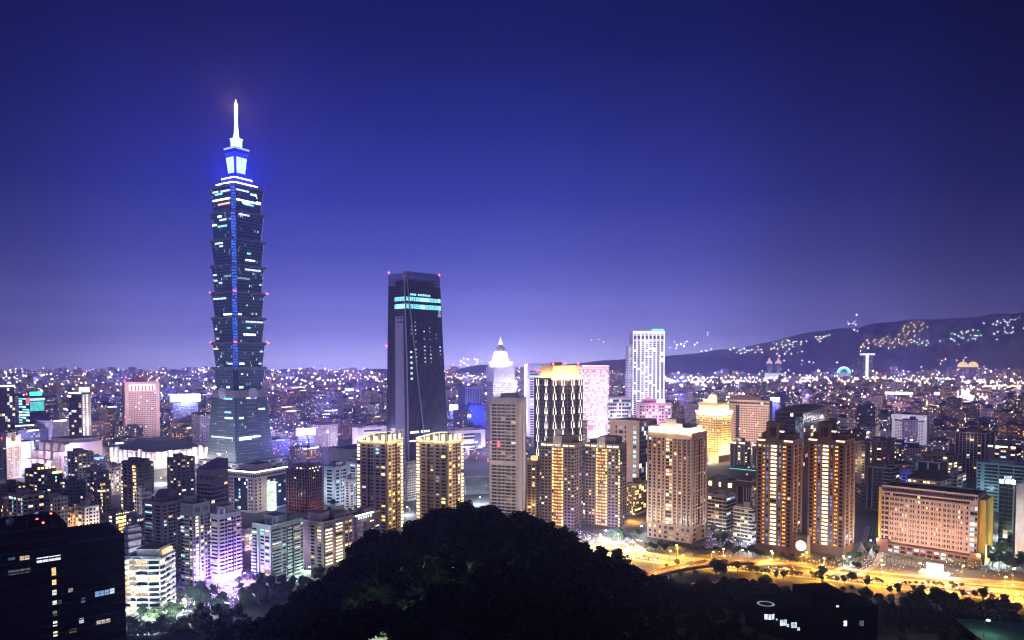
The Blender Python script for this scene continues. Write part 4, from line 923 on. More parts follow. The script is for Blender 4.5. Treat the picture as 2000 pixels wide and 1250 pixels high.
# far left edge towers
s = Bld('office_tower', 'dark glass tower cut by the left picture edge with a white lit roofline', 'building', -14, -12, 28, 752, 1100, 8, DARK, wl=30, near=False); s.shell(); s.face('R', 'G1 '*8, 3, s.H-5, 24, lit=.07, pal='mix'); s.one('roof_edge_lamp', s.fb('R', 0, s.wr, s.H-3, s.H-.5, 0, .6), emit('roof_white', (1, .93, .9), 4, .2)); s.done()
s = Bld('office_block', 'teal lit glass office with green rooftop sign near the left edge', 'building', 36, 57, 87, 773, 1400, 30, wall('navy_wall', (.08, .09, .13)), near=False, short='the teal lit office'); s.shell(); s.face('L', 'g1 '*3, 4, s.H-4, 14, lit=.6, pal='cyan')
s.one('led_face', s.fb('R', s.wr*.05, s.wr*.95, s.H-30, s.H-12, -.05, .6), emit('teal_face', (.1, .75, .7), 1.1, .25, .08)); s.one('roof_sign', (2, 24, 0, 1.5, s.H, s.H+7), emit('green_sign', (.05, 1, .45), 3.2)); s.one('sign', s.fb('R', .5, s.wr, s.H-10, s.H-5, -.05, .8), MATS['cool_mid']); s.one('sign', s.fb('R', -6, 0, s.H-14, s.H-4, 0, .8), emit('red_sign_b', (1, .06, .08), 2.5)); s.beacon(-3, 3, s.H+3, 1.6); s.done()
s = Bld('office_tower', 'slim dark tower with two vertical strings of lamps and a lit roof crown', 'building', 134, 158, 178, 766, 1180, 38, wall('navy_grey', (.10, .10, .13)), PALE, near=False, short='the tower with lamp strings'); s.shell(); s.face('L', 'G1 '*5, 3, s.H-5, 22, lit=.12, pal='mix'); s.face('R', 'p.6 L.5:1@white p.7 L.6:1@cream p1.2', 3, s.H-4, 24)
s.w.box(*s.fb('R', s.wr*.1, s.wr*.95, 0, s.H-4, -.02, .03), m=1)
s.one('roof_edge_lamp', s.fb('L', 0, s.wl, s.H-2.6, s.H-.6, 0, .5), MATS['cream_high']); s.one('roof_crown', (s.wr*.25, s.wr*.9, 2, 10, s.H, s.H+7), emit('crown_warm', (1, .9, .62), 4)); s.one('roof_lamp', (s.wr*.1, s.wr*.3, 1, 4, s.H, s.H+3), MATS['green_lamp'])
lamp('POINT', 'facade_light', (s.wr*.5, -16, s.H*.5), (1, .84, .8), 16000, s.root, 1); s.done()
# ornate pale tower, left edge
s = Bld('hotel_tower', 'ornate pale tower with two floodlit arched crowns at the left picture edge', 'building', -10, 12, 40, 862, 900, 30, wall('cream_stone', (.44, .38, .34)), STONE, short='the ornate pale tower')
s.shell(); s.face('R', 'p.4 W1 p.5 W1 p.4', 3, s.H-8, 16, lit=.08, pal='warm'); s.face('L', 'w1 w1 w1', 3, s.H-8, 16, lit=.1, pal='mix'); s.house(.25, .75, .2, .8, 11, STONE)
for u in (.16, .84): s.one('crown_arch', (s.wr*u-3, s.wr*u+3, -.6, 2.5, s.H-1, s.H+6), MATS['cream_stone']); lamp('POINT', 'crown_light', (s.wr*u, -2.6, s.H-1.5), (1, .72, .45), 2600, s.root, .3)
lamp('POINT', 'facade_light', (s.wr*.5, -24, 20), (1, .82, .72), 20000, s.root, 1); lamp('POINT', 'facade_light', (s.wr*.5, -24, s.H*.7), (1, .82, .72), 9000, s.root, 1); s.beacon(-4, 2, s.H+4, .9); s.done()
s = Bld('led_building', 'glass building with a glowing pale blue screen facade beside the ornate pale tower', 'building', 39, 40, 66, 862, 940, 10, wall('screen_grey', (.3, .32, .38)), wl=20, near=False); s.shell(); s.one('led_face', s.fb('R', .6, s.wr*.72, 6, s.H-1, -.05, .6), emit('screen_blue', (.62, .74, 1), 2.1, .35, .06)); s.one('light_fin', s.fb('R', s.wr*.82, s.wr*.98, 6, s.H, -.05, 1.4), MATS['cool_mid']); s.done()
# pink stepped department store
s = Bld('department_store', 'pink white stepped department store block, floodlit from below', 'building', 72, 130, 200, 866, 930, 34, wall('mall_pink', (.58, .46, .50)), wall('mall_trim', (.30, .24, .28)), near=False, short='the pink stepped store')
H = s.H; s.shell(x0=s.wr*.08)
b = MB()
for i, (x1, z1) in enumerate(((.08, H*.95), (-.12, H*.75), (-.3, H*.52))):
    for k in range(4):
        y0 = s.wl*(.02+.25*k); b.box(s.wr*(x1-.1), s.wr*(x1+.12), y0, y0+s.wl*.14, 0, z1, 0, 1)
    b.box(s.wr*(x1-.04), s.wr*(x1+.12)-.05, s.wl*.0, s.wl*.98, 0, z1-4, 0, 1)
b.build('stepped_front', [MATS['mall_pink'], MATS['mall_trim']], s.root)
s.face('R', 'p1 g.8:1@cool p1 p1 g.6:0 p.5', 4, H*.6, 3); s.house(.3, 1.0, .1, .9, 5)
for x in (-.35, -.1, .15, .5, .85): lamp('POINT', 'facade_light', (s.wr*x, -12, 8), (1, .80, .88), 11000, s.root, 1)
for y in (.1, .35, .6, .9): lamp('POINT', 'facade_light', (-s.wr*.55, s.wl*y, 10), (.80, .66, 1), 20000, s.root, 1); lamp('POINT', 'facade_light', (-s.wr*.3, s.wl*y, H*.8), (.85, .74, 1), 2500, s.root, 1)
s.done()
# long mall with dark hipped roof
s = Bld('shopping_mall', 'long low white mall with a dark sloping roof in front of the salmon office tower', 'building', 214, 300, 408, 884, 985, 34, wall('mall_white', (.62, .56, .58)), wall('mall_white_trim', (.7, .66, .66)), roof=DROOF, near=False, short='the long white mall')
H = s.H; s.shell(par=.6)
b = MB(); b.frustum([(6, 4), (s.wr-6, 4), (s.wr-6, s.wl-4), (6, s.wl-4)], H-.6, [(26, 22), (s.wr-26, 22), (s.wr-26, s.wl-22), (26, s.wl-22)], H+12, 0, 0); b.build('roof', [wall('slate_roof', (.06, .06, .075), .8)], s.root)
b = MB()
for k in range(9): x = s.wr*(.02+.11*k); b.box(x, x+s.wr*.06, -3, -.05, 4, H+R.uniform(-3, 4)); y = s.wl*(.04+.105*k); b.box(-3, -.05, y, y+s.wl*.05, 4, H+R.uniform(-4, 3))
b.build('bay', [MATS['mall_white_trim']], s.root)
s.face('R', 'g1 '*12, 2, H*.55, 2, lit=.8, pal='cream'); s.face('L', 'g1 '*9, 2, H*.55, 2, lit=.7, pal='white')
for k in range(6): lamp('POINT', 'facade_light', (s.wr*(.05+.18*k), -13, 12), (1, .82, .76), 12600, s.root, 1); lamp('POINT', 'facade_light', (-13, s.wl*(.05+.18*k), 12), (1, .84, .88), 12600, s.root, 1)
s.done()
def resi(xl, xc, xr, yt, Y, lb, m=None, lit=.18, pal='warm', patL=None, patR=None, n=None, trim=None, fl=None, al=None, tanks=3, houses=1, name='apartment_block', band=None, bal=None, fh=3.2, short=None, group=None):
    s = Bld(name, lb, 'building', xl, xc, xr, yt, Y, al, m or GREY, trim, side=None, short=short, group=group)
    n = n or max(3, int((s.H-3)/fh)); s.shell()
    s.face('L', patL or 'p.3 w1 p.2 b1.3 p.2 w1 p.3', 2.5, s.H-1.8, n, lit=lit, pal=pal, band=band, bal=bal); s.face('R', patR or 'p.3 w1 p.2 b1.3 p.2 w1 p.2 w1 p.3', 2.5, s.H-1.8, n, lit=lit, pal=pal, band=band, bal=bal)
    if houses: s.house(.2, .55, .3, .75, R.uniform(4, 6))
    if houses > 1: s.house(.62, .9, .15, .5, R.uniform(3, 4))
    if tanks: s.tanks(tanks)
    for (x, y, z, c, p) in fl or (): lamp('POINT', 'facade_light', (x*s.wr if x > 0 else x, y*s.wl if y > 0 else y, z), c, p, s.root, .5)
    s.done(); return s
MID = [
 (0, 14, 52, 948, 720, 'low brown block at the left edge with two lit windows under its roof', DBROWN, .1),
 (48, 74, 110, 918, 730, 'dark tower with glowing amber roof lamps in front of the pink stepped store', wall('umber', (.12, .09, .085)), .28),
 (86, 104, 122, 926, 722, 'plain brown block with a pale stair strip beside the amber roofed tower', DBROWN, .08),
 (131, 152, 184, 884, 800, 'grey stepped apartment block with cool lit windows below the pink stepped store', wall('warm_grey', (.30, .27, .27)), .25),
 (168, 190, 212, 918, 770, 'grey apartment tower with many warm windows below the stepped grey block', GREY, .2),
 (120, 142, 168, 940, 700, 'dark low block with a green lamp on its wall left of the beige front block', DARK, .1),
 (181, 198, 216, 940, 690, 'dark apartment block with stacked white balconies left of the octagonal dark tower', wall('dusk_grey', (.17, .15, .16)), .12),
 (208, 222, 240, 912, 800, 'pale apartment block glittering with warm windows behind the dark apartment blocks', PALE, .4),
 (236, 262, 300, 905, 690, 'dark brown octagonal apartment tower with a line of amber windows', wall('dark_brick', (.12, .095, .09)), .12),
 (326, 344, 380, 895, 760, 'dark apartment tower with lit windows left of the dark gabled hall', wall('night_grey', (.13, .12, .13)), .22),
 (15, 40, 88, 968, 590, 'beige front block with blue lit stair strips above the black building', wall('beige_tile', (.36, .31, .28)), .22),
 (84, 104, 132, 972, 600, 'beige front block with warm lit corner windows above the black building', wall('beige_tile_b', (.33, .29, .27)), .15),
 (0, 6, 18, 975, 640, 'brown block cut by the left picture edge above the black building', DBROWN, .12),
 (128, 142, 158, 1002, 640, 'small pale house block with orange light at its foot', PALE, .2),
 (146, 166, 194, 990, 620, 'low white house block lit orange from the street', WHITE, .2),
 (160, 186, 214, 975, 700, 'low brown house block with a flat red roof edge', BEIGE, .15),
 (186, 200, 232, 1030, 520, 'small dark house with a blue lit balcony right above the black building', GREY, .1),
 (206, 226, 262, 1005, 600, 'flat roofed restaurant strung with yellow lamps', DBROWN, .3),
 (246, 262, 282, 1010, 590, 'narrow grey block with two rows of warm windows behind the silver rounded block', GREY, .4),
 (262, 276, 296, 962, 640, 'small white plastered block behind the tall grey tower block', WHITE, .08),
]
for i, (xl, xc, xr, yt, Y, lb, m, lit) in enumerate(MID):
    fl = None; kw = {}
    if 'blue lit stair' in lb: kw = dict(patL='p.3 b1 L.35:.9@cool w1 p.2 w1', patR='L.3:.9@cool w1 b1 w1 b1 p.2', fl=[(-8, .5, 8, (1, .5, .2), 2500)])
    elif 'octagonal' in lb: kw = dict(patL='L.3:.8@warm w1 w1 L.3:.5@gold', patR='L.3:.85@warm b1.2 p.3 b1.2 w.6', houses=2)
    elif 'orange' in lb: fl = [(.5, -6, 5, (1, .45, .12), 5000), (-6, .5, 5, (1, .5, .2), 5000)]; kw = dict(fl=fl)
    elif 'yellow lamps' in lb: kw = dict(fl=[(.5, -4, 9, (1, .8, .25), 1500)], patR='g1:.9@gold g1:.9@gold g1:.9@gold')
    elif 'amber roof' in lb: kw = dict(patR='w.6 L.7:.4@cool w1 w1', name='apartment_tower')
    elif 'glittering' in lb: kw = dict(fl=[(.5, -12, 15, (1, .8, .75), 9000), (-10, .5, 10, (1, .8, .75), 9000)])
    elif 'stair strip' in lb: kw = dict(patR='p1 b.9:0 p1.6', patL='p1 b.8 p.5')
    s = resi(xl, xc, xr, yt, Y, lb, m, lit, R.choice(('warm', 'mix')), **kw)
    if 'amber roof' in lb:
        for u in (.1, .3, .5, .7, .9): s.one('roof_lamp', (s.wr*u-.8, s.wr*u+.8, 1, 2.2, s.H+.2, s.H+2), MATS['gold_high'])
        lamp('POINT', 'roof_light', (s.wr*.5, s.wl*.4, s.H+4), (1, .65, .2), 2500, s.root, .4)
    if 'yellow lamps' in lb:
        for u in range(8): s.one('roof_lamp', (s.wr*(.05+.12*u)-.3, s.wr*(.05+.12*u)+.3, -.6, 0, s.H-.2, s.H+.5), MATS['cream_high'])
# black office building in the near left corner
def black_block():
    Y = 232
    for xl, xc, xr, yt, yb, lb in ((-20, -18, 131, 1041, 1250, 'black unlit office building with red roof beacons and a column of lit stair windows'), (129, 130, 243, 1059, 1250, 'black unlit office building with a few blue lit windows and no roof beacons')):
        s = Bld('office_building', lb, 'building', xl, xc, xr, yt, Y, 4 if xl < 0 else math.degrees(PH+math.atan2(xc-1000, FPX)), BLACK, wall('black_trim', (.012, .012, .015)), wl=26, roof=BLACK, short='the black building')
        s.mats[3] = BLACK
        if xl < 0: PH = s.phi; Y = s.Y+s.wr*math.sin(s.phi)+.02
        s.shell(par=1.0)
        nf = int(s.H/3.25)
        for k in range(nf): s.w.box(*s.fb('R', .05, s.wr-.05, k*3.25-.2, k*3.25+.2, -.02, .25), m=1)
        def wn(px0, px1, py0, py1, mat, fr=True):
            k0, k1 = K(px0, py0), K(px1, py1); cp, sp = math.cos(s.phi), math.sin(s.phi); O = (s.C.x, s.Y)
            u0 = (k0*O[1]-O[0])/(cp-k0*sp); u1 = (k1*O[1]-O[0])/(cp-k1*sp)
            zt = W(px0, py0, s.Y+u0*sp).z; zb = W(px0, py1, s.Y+u0*sp).z
            w = s.one('window', s.fb('R', u0, u1, zb, zt, -.1, .06), mat)
            if fr:
                n = max(1, round((u1-u0)/1.6)); b = MB()
                for q in range(n+1): x = u0+(u1-u0)*q/n; b.box(x-.06, x+.06, -.14, -.05, zb, zt)
                b.box(u0, u1, -.135, -.055, (zb+zt)/2-.04, (zb+zt)/2+.04); b.build('frame', [MATS['black_trim']], w)
        if xl < 0:
            wn(15, 30, 1090, 1095, emit('dim_blue', (.2, .35, .8), .3)); wn(38, 58, 1087, 1095, emit('pane_a', (1, .78, .55), .7, .6, .5)); wn(71, 119, 1090, 1100, emit('pane_b', (.85, .93, 1), 1.0, .3, .4))
            wn(16, 60, 1115, 1124, emit('pane_c', (.6, .65, .7), .16, .9, 1.5))
            for k, (py, m) in enumerate(((1107, 'y'), (1116, 'y'), (1133, 'y'), (1153, 'w'), (1174, 'w'), (1194, 'g'), (1214, 'w'), (1234, 'c'))):
                wn(100+k*.5, 109.5+k*.5, py, py+(8.5 if k < 2 else 10), {'y': emit('stair_yellow', (1, .68, .28), 1.15, .15), 'w': emit('stair_white', (.85, .95, .88), .95, .15), 'g': emit('stair_green', (.4, .55, .4), .35, .15), 'c': emit('stair_cream', (1, .86, .5), 1.0, .15)}[m])
            s.house(.5, .8, .3, .7, 2.2, BLACK); s.tanks(2)
            wn(112, 121, 1173, 1182, emit('pane_d', (.2, .3, .6), .22))
            for x, y in ((.09, .0), (.64, .3), (.68, 0), (.88, .6)): s.beacon(s.wr*x, s.wl*y+.4, s.H+1.2, .42)
        else:
            wn(185, 214, 1156, 1166, emit('pane_e', (.32, .58, .95), .62, .3)); wn(214, 224, 1150, 1160, emit('pane_f', (.7, .9, 1), .85, .2)); wn(154, 164, 1208, 1218, emit('pane_g', (.85, .92, 1), .75, .5, 1.2)); wn(188, 216, 1213, 1222, emit('pane_h', (1, .85, .75), .45, .9, 1.5))
            wn(158, 167, 1168, 1178, emit('pane_i', (.3, .45, .8), .2, .8, 1)); wn(132, 150, 1230, 1238, emit('pane_j', (1, .6, .35), .12, .9, 1.5)); wn(133, 143, 1150, 1159, emit('pane_k', (1, .85, .7), .3, .9, 1.5))
        s.done()
black_block()
# silver rounded tower with ledges, curved white balconies in front
s = Bld('apartment_tower', 'silver rounded tower with glass top behind the white curved balcony block', 'building', 240, 250, 275, 1034, 440, None, wall('silver', (.40, .46, .46), .5), WHITE); s.shell()
b = MB(); 
for k in range(10):
    z = s.H-3-k*4.2; b.box(-.7, s.wr+.6, -.7, s.wl, z-.35, z+.35)
b.build('ledge', [wall('silver_dark', (.08, .09, .1))], s.root); s.house(.1, .9, .1, .9, 3, MATS['silver'])
lamp('POINT', 'facade_light', (s.wr*.5, -9, s.H*.5), (.8, .95, 1), 3500, s.root, .5); lamp('POINT', 'facade_light', (s.wr*.5, -8, s.H*.75), (1, .9, .7), 900, s.root, .5); s.done()
def ledge_block():
    Y = 412; s = Bld('apartment_block', 'white apartment block wrapped in curved balconies with plants and warm rooms', 'building', 243, 312, 342, 1087, Y, 62, wall('ivory', (.50, .52, .50)), wall('ivory_trim', (.66, .68, .66)), short='the white curved balcony block')
    s.shell(); n = 11; fh = (s.H-2)/n
    s.face('L', 'g.8:.9@warm p.1 g.9:.95@warm p.1 g2.0:.5@warm p.15 g1.8:.25@warm p.1', 0, s.H-2, n, wh=.6); s.face('R', 'g1:.3@warm p.1 w1:.2 p.2 w.8:.2', 0, s.H-2, n)
    for k in range(n+1):
        z = k*fh; b = MB(); N = 10
        for (y0, y1, bu) in ((s.wl*.985, s.wl*.76, 1.7), (s.wl*.74, s.wl*.52, 1.9), (s.wl*.50, s.wl*.03, 1.2)):
            pts = [(-.1-bu*math.sin(PI*i/N)**.5, y0+(y1-y0)*i/N) for i in range(N+1)]
            for (a, c) in zip(pts, pts[1:]):
                b.face([(a[0], a[1], z-.15), (c[0], c[1], z-.15), (c[0], c[1], z+.95), (a[0], a[1], z+.95)]); b.face([(a[0], a[1], z-.15), (a[0]*0, a[1], z-.15), (0, c[1], z-.15), (c[0], c[1], z-.15)]); b.face([(a[0], a[1], z+.95), (c[0], c[1], z+.95), (c[0]+.2, c[1], z+.95), (a[0]+.2, a[1], z+.95)]); b.face([(a[0], a[1], z+.02), (0, a[1], z+.02), (0, c[1], z+.02), (c[0], c[1], z+.02)])
        b.box(.3, s.wr*.9, -1.2, 0, z-.15, z+.9)
        b.build('balcony', [MATS['ivory_trim']], s.root)
    b = MB(); leafs = wall('planter_leaf', (.05, .10, .04))
    for k in range(60): b.octa((R.uniform(-1.2, -.3), s.wl*R.uniform(.05, .5), R.randrange(1, n)*fh+1.0), R.uniform(.2, .5))
    b.build('planting', [leafs], s.root)
    s.house(.1, .9, .1, .7, 5, MATS['ivory']); s.one('roof_room', (s.wr*.2, s.wr*.8, -.3, .6, s.H+.2, s.H+2.8), MATS['warm_mid'])
    for k, p in enumerate((5200, 2600, 1700, 1300)): lamp('POINT', 'facade_light', (-9, s.wl*.5, 3+k*10), (.80, .95, 1), p*1.1, s.root, .5); lamp('POINT', 'facade_light', (s.wr*.7, -9, 3+k*10), (.80, .93, 1), p*.8, s.root, .5)
    s.done()
ledge_block()
# tall grey tower block (two wings)
s = Bld('apartment_tower', 'tall dark grey apartment tower with columns of warm lit bay windows', 'building', 352, 376, 410, 985, 470, 38, wall('slate_grey', (.17, .17, .19)), wall('slate_trim', (.25, .25, .27)), short='the tall grey tower block'); s.shell()
n = 19; s.face('L', 'g.9:.3@cool b1:.1 p.2 L.5:.55@mix p.2', 2, s.H-8, n, pal='mix'); s.face('R', 'w.7:.1 L.75:.85@cream p.15 r.35 L.8:.65@cream p.3 w.8:.2 g.8:.12@warm', 2, s.H-8, n, pal='warm')
s.face('R', 'p.6 g1.6:0 p.8 g1.6:0 p.5', s.H-7, s.H-2, 1, glass=glassdark('teal_glass', (.04, .07, .075), .2)); s.house(.1, .5, .3, .9, 6); s.house(.6, .9, .3, .7, 3); s.tanks(3)
lamp('SPOT', 'uplight', (s.wr*.42, -2.5, 2), (1, .8, .5), 2600, s.root, .2, rot=(PI+rad(-6), 0, 0), size=rad(40)); s.done()
s = Bld('apartment_tower', 'dark grey wing with stacked bay balconies left of the tall grey tower block', 'building', 282, 318, 366, 982, 492, 36, wall('slate_dim', (.16, .145, .155)), wall('slate_dim_trim', (.22, .2, .21))); s.shell()
s.face('L', 'b1 p.2 w.8 p.2', 2, s.H-2, 19, lit=.08, pal='cool'); s.face('R', 'w.8 p.2 b1 w.5 p.3 b1 p.2 b1', 2, s.H-2, 19, lit=.06, pal='mix')
b = MB(); N = 10; x0, x1, y0, y1 = s.wr*.25, s.wr*.85, s.wl*.2, s.wl*.8; z = s.H-1
for i in range(N):
    t0, t1 = PI*i/N, PI*(i+1)/N; f = lambda t: ((x0+x1)/2-(x1-x0)/2*math.cos(t), z+8*math.sin(t))
    (a, za), (c, zc) = f(t0), f(t1); b.face([(a, y0, za), (c, y0, zc), (c, y1, zc), (a, y1, za)]); b.face([(a, y0, z), (c, y0, z), (c, y0, zc), (a, y0, za)]); b.face([(a, y1, z), (a, y1, za), (c, y1, zc), (c, y1, z)])
    b.box(a-.15, a+.15, y0-.3, y0, z, za)
b.build('barrel_roof', [MATS['slate_dim']], s.root)
s.done()
# purple lit tower
s = Bld('apartment_tower', 'apartment tower bathed in purple light with a dark vertical strip and an arched roof frame', 'building', 404, 428, 470, 1006, 478, 38, LILAC, wall('lilac_trim', (.46, .44, .52)), short='the purple lit tower'); s.shell()
s.face('L', 'g.6:.5@white b1:.2 p.2', 5, s.H-3, 15, pal='mix'); s.face('R', 'b1.2 w.7 b.9 d.45 w.7 b1.1', 5, s.H-3, 15, lit=.06, pal='warm', bal=MATS['lilac_trim'])
def arch(s, u=.1):
    b = MB(); r = 2.2; z = s.H-1; P = [(-r, 0), (-r, 3.5)]+[(-r*math.cos(PI*i/8), 3.5+r*math.sin(PI*i/8)) for i in range(1, 8)]+[(r, 3.5), (r, 0)]
    for a, c in zip(P, P[1:]): b.tube((s.wr*u+a[0]+1, 1, z+a[1]), (s.wr*u+c[0]+1, 1, z+c[1]), .28, 0, 5)
    b.build('roof_arch', [WHITE], s.root); lamp('POINT', 'roof_light', (s.wr*u+1, -1, z+2), (.6, .6, 1), 250, s.root, .2)
arch(s); s.house(.3, .75, .2, .8, 5.5); s.tanks(3)
for q, p in ((4, 6500), (14, 2600), (26, 1500)): lamp('POINT', 'facade_light', (s.wr*.6, -10, q), (.50, .22, 1), p, s.root, .6); lamp('POINT', 'facade_light', (-8, s.wl*.4, q), (.5, .35, 1), p*.5, s.root, .6)
lamp('POINT', 'facade_light', (s.wr*.9, -6, 5), (1, .4, .9), 2600, s.root, .5); s.done()
# mint lit tower
s = Bld('apartment_tower', 'mint grey apartment tower with rounded balcony stacks, right of the purple lit tower', 'building', 492, 530, 592, 1026, 468, 44, MINT, wall('mint_trim', (.46, .51, .50)), short='the mint grey tower'); s.shell()
s.face('L', 'b.9:.15@cool p.15 r.3 w1:.3@cool g.9:.45@mix r.3', 5, s.H-3, 15, pal='mix', bal=MATS['mint_trim']); s.face('R', 'b1.7:.06 w.8:.1@cool b.8 d.4 p.05 b1.2:.15 w.5', 5, s.H-3, 15, lit=.1, pal='mix', bal=MATS['mint_trim'])
arch(s); s.house(.25, .6, .2, .8, 5.5); s.house(.66, .92, .2, .7, 3.5); s.tanks(4); s.w.box(-3, s.wr+3, -4, -.02, 0, 4.5, 1)
for q, p in ((6, 3800), (18, 2000), (30, 1300)): lamp('POINT', 'facade_light', (s.wr*.6, -11, q), (.78, 1, .82), p, s.root, .6); lamp('POINT', 'facade_light', (-9, s.wl*.5, q), (.6, .8, 1), p*.4, s.root, .6)
s.done()
s = Bld('apartment_block', 'narrow white block glowing warm between the purple and the mint grey tower', 'building', 466, 478, 496, 1042, 560, 44, WHITE); s.shell(); s.face('L', 'w1 w1', 2, s.H-2, 10, lit=.3); s.face('R', 'g1 p.2 g1', 2, s.H-2, 10, lit=.5, pal='warm'); s.house(.2, .8, .2, .8, 4); lamp('POINT', 'facade_light', (s.wr*.5, -7, 5), (1, .6, .75), 4500, s.root, .4); s.done()
# long lit residential block and its neighbour
s = Bld('apartment_block', 'rose grey apartment block with two columns of softly lit balconies', 'building', 590, 632, 690, 1020, 505, 46, wall('rose_grey', (.34, .28, .29)), wall('rose_grey_trim', (.48, .42, .40)), short='the lit balcony block'); s.shell()
s.face('L', 'p1.4 w1:.1 p.2 w1:.15 p.3', 3, s.H-3, 12, pal='warm', band=(.18, .15)); s.face('R', 'p.2 b1.6:.92@cream p.4 b1.6:.92@cream p.3 w.8:.25 w.8:.25 p.2', 3, s.H-3, 12, pal='warm', bal=MATS['rose_grey_trim'])
s.house(.05, .4, .3, .8, 6.5); s.house(.5, .9, .2, .8, 4); s.tanks(3); lamp('POINT', 'facade_light', (s.wr*.4, -9, 12), (1, .75, .5), 2400, s.root, .5); lamp('POINT', 'facade_light', (-8, s.wl*.7, 16), (.75, .6, 1), 2000, s.root, .5); s.done()
s = Bld('apartment_block', 'dark low block with a white lit canopy roof, right of the lit balcony block', 'building', 668, 696, 742, 1008, 560, 46, wall('dusk_mauve', (.22, .18, .2)), WHITE, roof=DROOF); s.shell(); s.face('L', 'g1:.4@warm w1 p.2', 3, s.H-6, 11, lit=.2); s.face('R', 'b1:.3 w1 p.2 w1:.3 w1', 3, s.H-6, 11, lit=.2)
s.one('canopy_lamp', (-.6, s.wr*.7, -.9, .5, s.H-.4, s.H+.5), emit('canopy_white', (.95, .92, 1), 2.4) if 'canopy_white' not in MATS else MATS['white_high']); lamp('POINT', 'roof_light', (s.wr*.3, -2.5, s.H-2.5), (.85, .8, 1), 900, s.root, .3)
for q in range(6): s.one('eave_lamp', s.fb('R', s.wr*(.08+.1*q), s.wr*(.08+.1*q)+.9, s.H-3, s.H-1.6, -.05, .3), MATS['white_high'])
s.house(.5, .9, .3, .8, 4); s.done()
# white office with lit roofline
s = Bld('office_building', 'white office building with a glowing roofline and blue glass bays', 'building', 446, 497, 560, 922, 700, 44, wall('office_white', (.58, .53, .52)), WHITE, roof=DROOF, short='the white roofline office'); s.shell()
s.face('L', 'W1.3 p.2 d3.4 p.2 W1.3 p.4', 2, s.H-7, 9, lit=.05, pal='mix', glass=BG); s.face('R', 'w.6 p.4 w.6 p1.4 d5', 2, s.H-7, 9, lit=.0, glass=BG)
for f, a, b_, m in (('L', .26, .75, 9), ('R', .38, .98, 10)):
    for k in range(m):
        for j in range(7):
            if R.random() < .16: L = s.len(f); s.rep('window', s.fb(f, L*(a+(b_-a)*j/7)+.2, L*(a+(b_-a)*(j+1)/7)-.2, 3+k*(s.H-9)/m, 5.2+k*(s.H-9)/m, .05, .12), pick('cool'), 1)
s.face('L', 'w1 '*14, s.H-6.5, s.H-2.5, 1, lit=.03); s.face('R', 'w1 '*16, s.H-6.5, s.H-2.5, 1, lit=.03)
RL = emit('roofline', (1, .93, .92), 4, .15)
for f in 'LR': s.one('roofline_lamp', s.fb(f, -.4 if f == 'L' else 0, s.len(f), s.H-.9, s.H+.3, .05, .6), RL)
st = MB()
for k in range(7): st.box(s.wr*.36, s.wr*.52, -6, -.02, k*4.1, k*4.1+3.6)
st.build('glass_stair', [emit('stair_glow', (.85, 1, .82), 1.1, .4, .3)], s.root)
lamp('POINT', 'facade_light', (s.wr*.2, -20, 14), (1, .84, .78), 9000, s.root, 1); lamp('POINT', 'facade_light', (-18, s.wl*.4, 14), (1, .84, .84), 6500, s.root, 1); lamp('POINT', 'facade_light', (s.wr*.7, -14, 4), (.2, .3, 1), 6000, s.root, 1); s.house(.3, .8, .3, .8, 6); s.done()
# dark hall
s = Bld('hall_building', 'dark hall with a raked roof and tall windows left of the white roofline office', 'building', 384, 412, 450, 918, 730, 44, wall('hall_grey', (.20, .17, .18)), roof=DROOF); s.shell(); s.face('R', 'w1 '*8, s.H-12, s.H-5, 1, lit=.05); s.face('L', 'w1 '*6, s.H-12, s.H-5, 1, lit=.05); s.face('R', 'g1 '*6, 3, s.H-14, 5, lit=.05); s.face('L', 'g1 '*4, 3, s.H-14, 5, lit=.05)
b = MB(); b.face([(1, 2, s.H-1), (s.wr-1, 2, s.H-1), (s.wr-1, 2, s.H+9), (1, 2, s.H+2)]); b.face([(1, s.wl-2, s.H-1), (s.wr-1, s.wl-2, s.H-1), (s.wr-1, s.wl-2, s.H+9), (1, s.wl-2, s.H+2)]); b.face([(1, 2, s.H+2), (s.wr-1, 2, s.H+9), (s.wr-1, s.wl-2, s.H+9), (1, s.wl-2, s.H+2)]); b.face([(s.wr-1, 2, s.H-1), (s.wr-1, s.wl-2, s.H-1), (s.wr-1, s.wl-2, s.H+9), (s.wr-1, 2, s.H+9)]); b.face([(1, 2, s.H-1), (1, s.wl-2, s.H-1), (1, s.wl-2, s.H+2), (1, 2, s.H+2)])
b.build('raked_roof', [wall('hall_dark', (.05, .05, .06))], s.root); s.done()
# building frame under construction
s = Bld('building_frame', 'unfinished steel building frame with bare floors, right of the white roofline office', 'building', 558, 600, 632, 912, 700, 46, wall('rust_steel', (.13, .06, .045)), short='the unfinished steel frame')
s.w.box(.8, s.wr-.8, .8, s.wl-.8, 0, s.H*.94, 4, 4)
n = 14
for k in range(n+1):
    z = s.H*k/n; s.w.box(0, s.wr, 0, s.wl, z-.25, z+.25, 0)
for i in range(9):
    x = s.wr*i/8; y = s.wl*i/8
    for q in (s.fb('R', max(0, x-.35), min(s.wr, x+.35), 0, s.H+2.5+R.uniform(-1, 1), -.4, .3), s.fb('L', max(0, y-.35), min(s.wl, y+.35), 0, s.H+2.5+R.uniform(-1, 1), -.4, .3)): s.w.box(*q, m=0)
for k in range(12): f = R.choice('RL'); u = R.uniform(.1, .9)*s.len(f); z = s.H*R.choice((13, 13, 12, 10))/n; s.one('work_lamp', s.fb(f, u-.7, u+.7, z+.8, z+1.9, 0, .3), MATS['cream_high'])
lamp('POINT', 'work_light', (s.wr*.3, -6, 5), (1, .4, .15), 5000, s.root, .5); lamp('POINT', 'work_light', (-6, s.wl*.5, 8), (1, .4, .15), 2500, s.root, .5); s.done(); FRAME = s
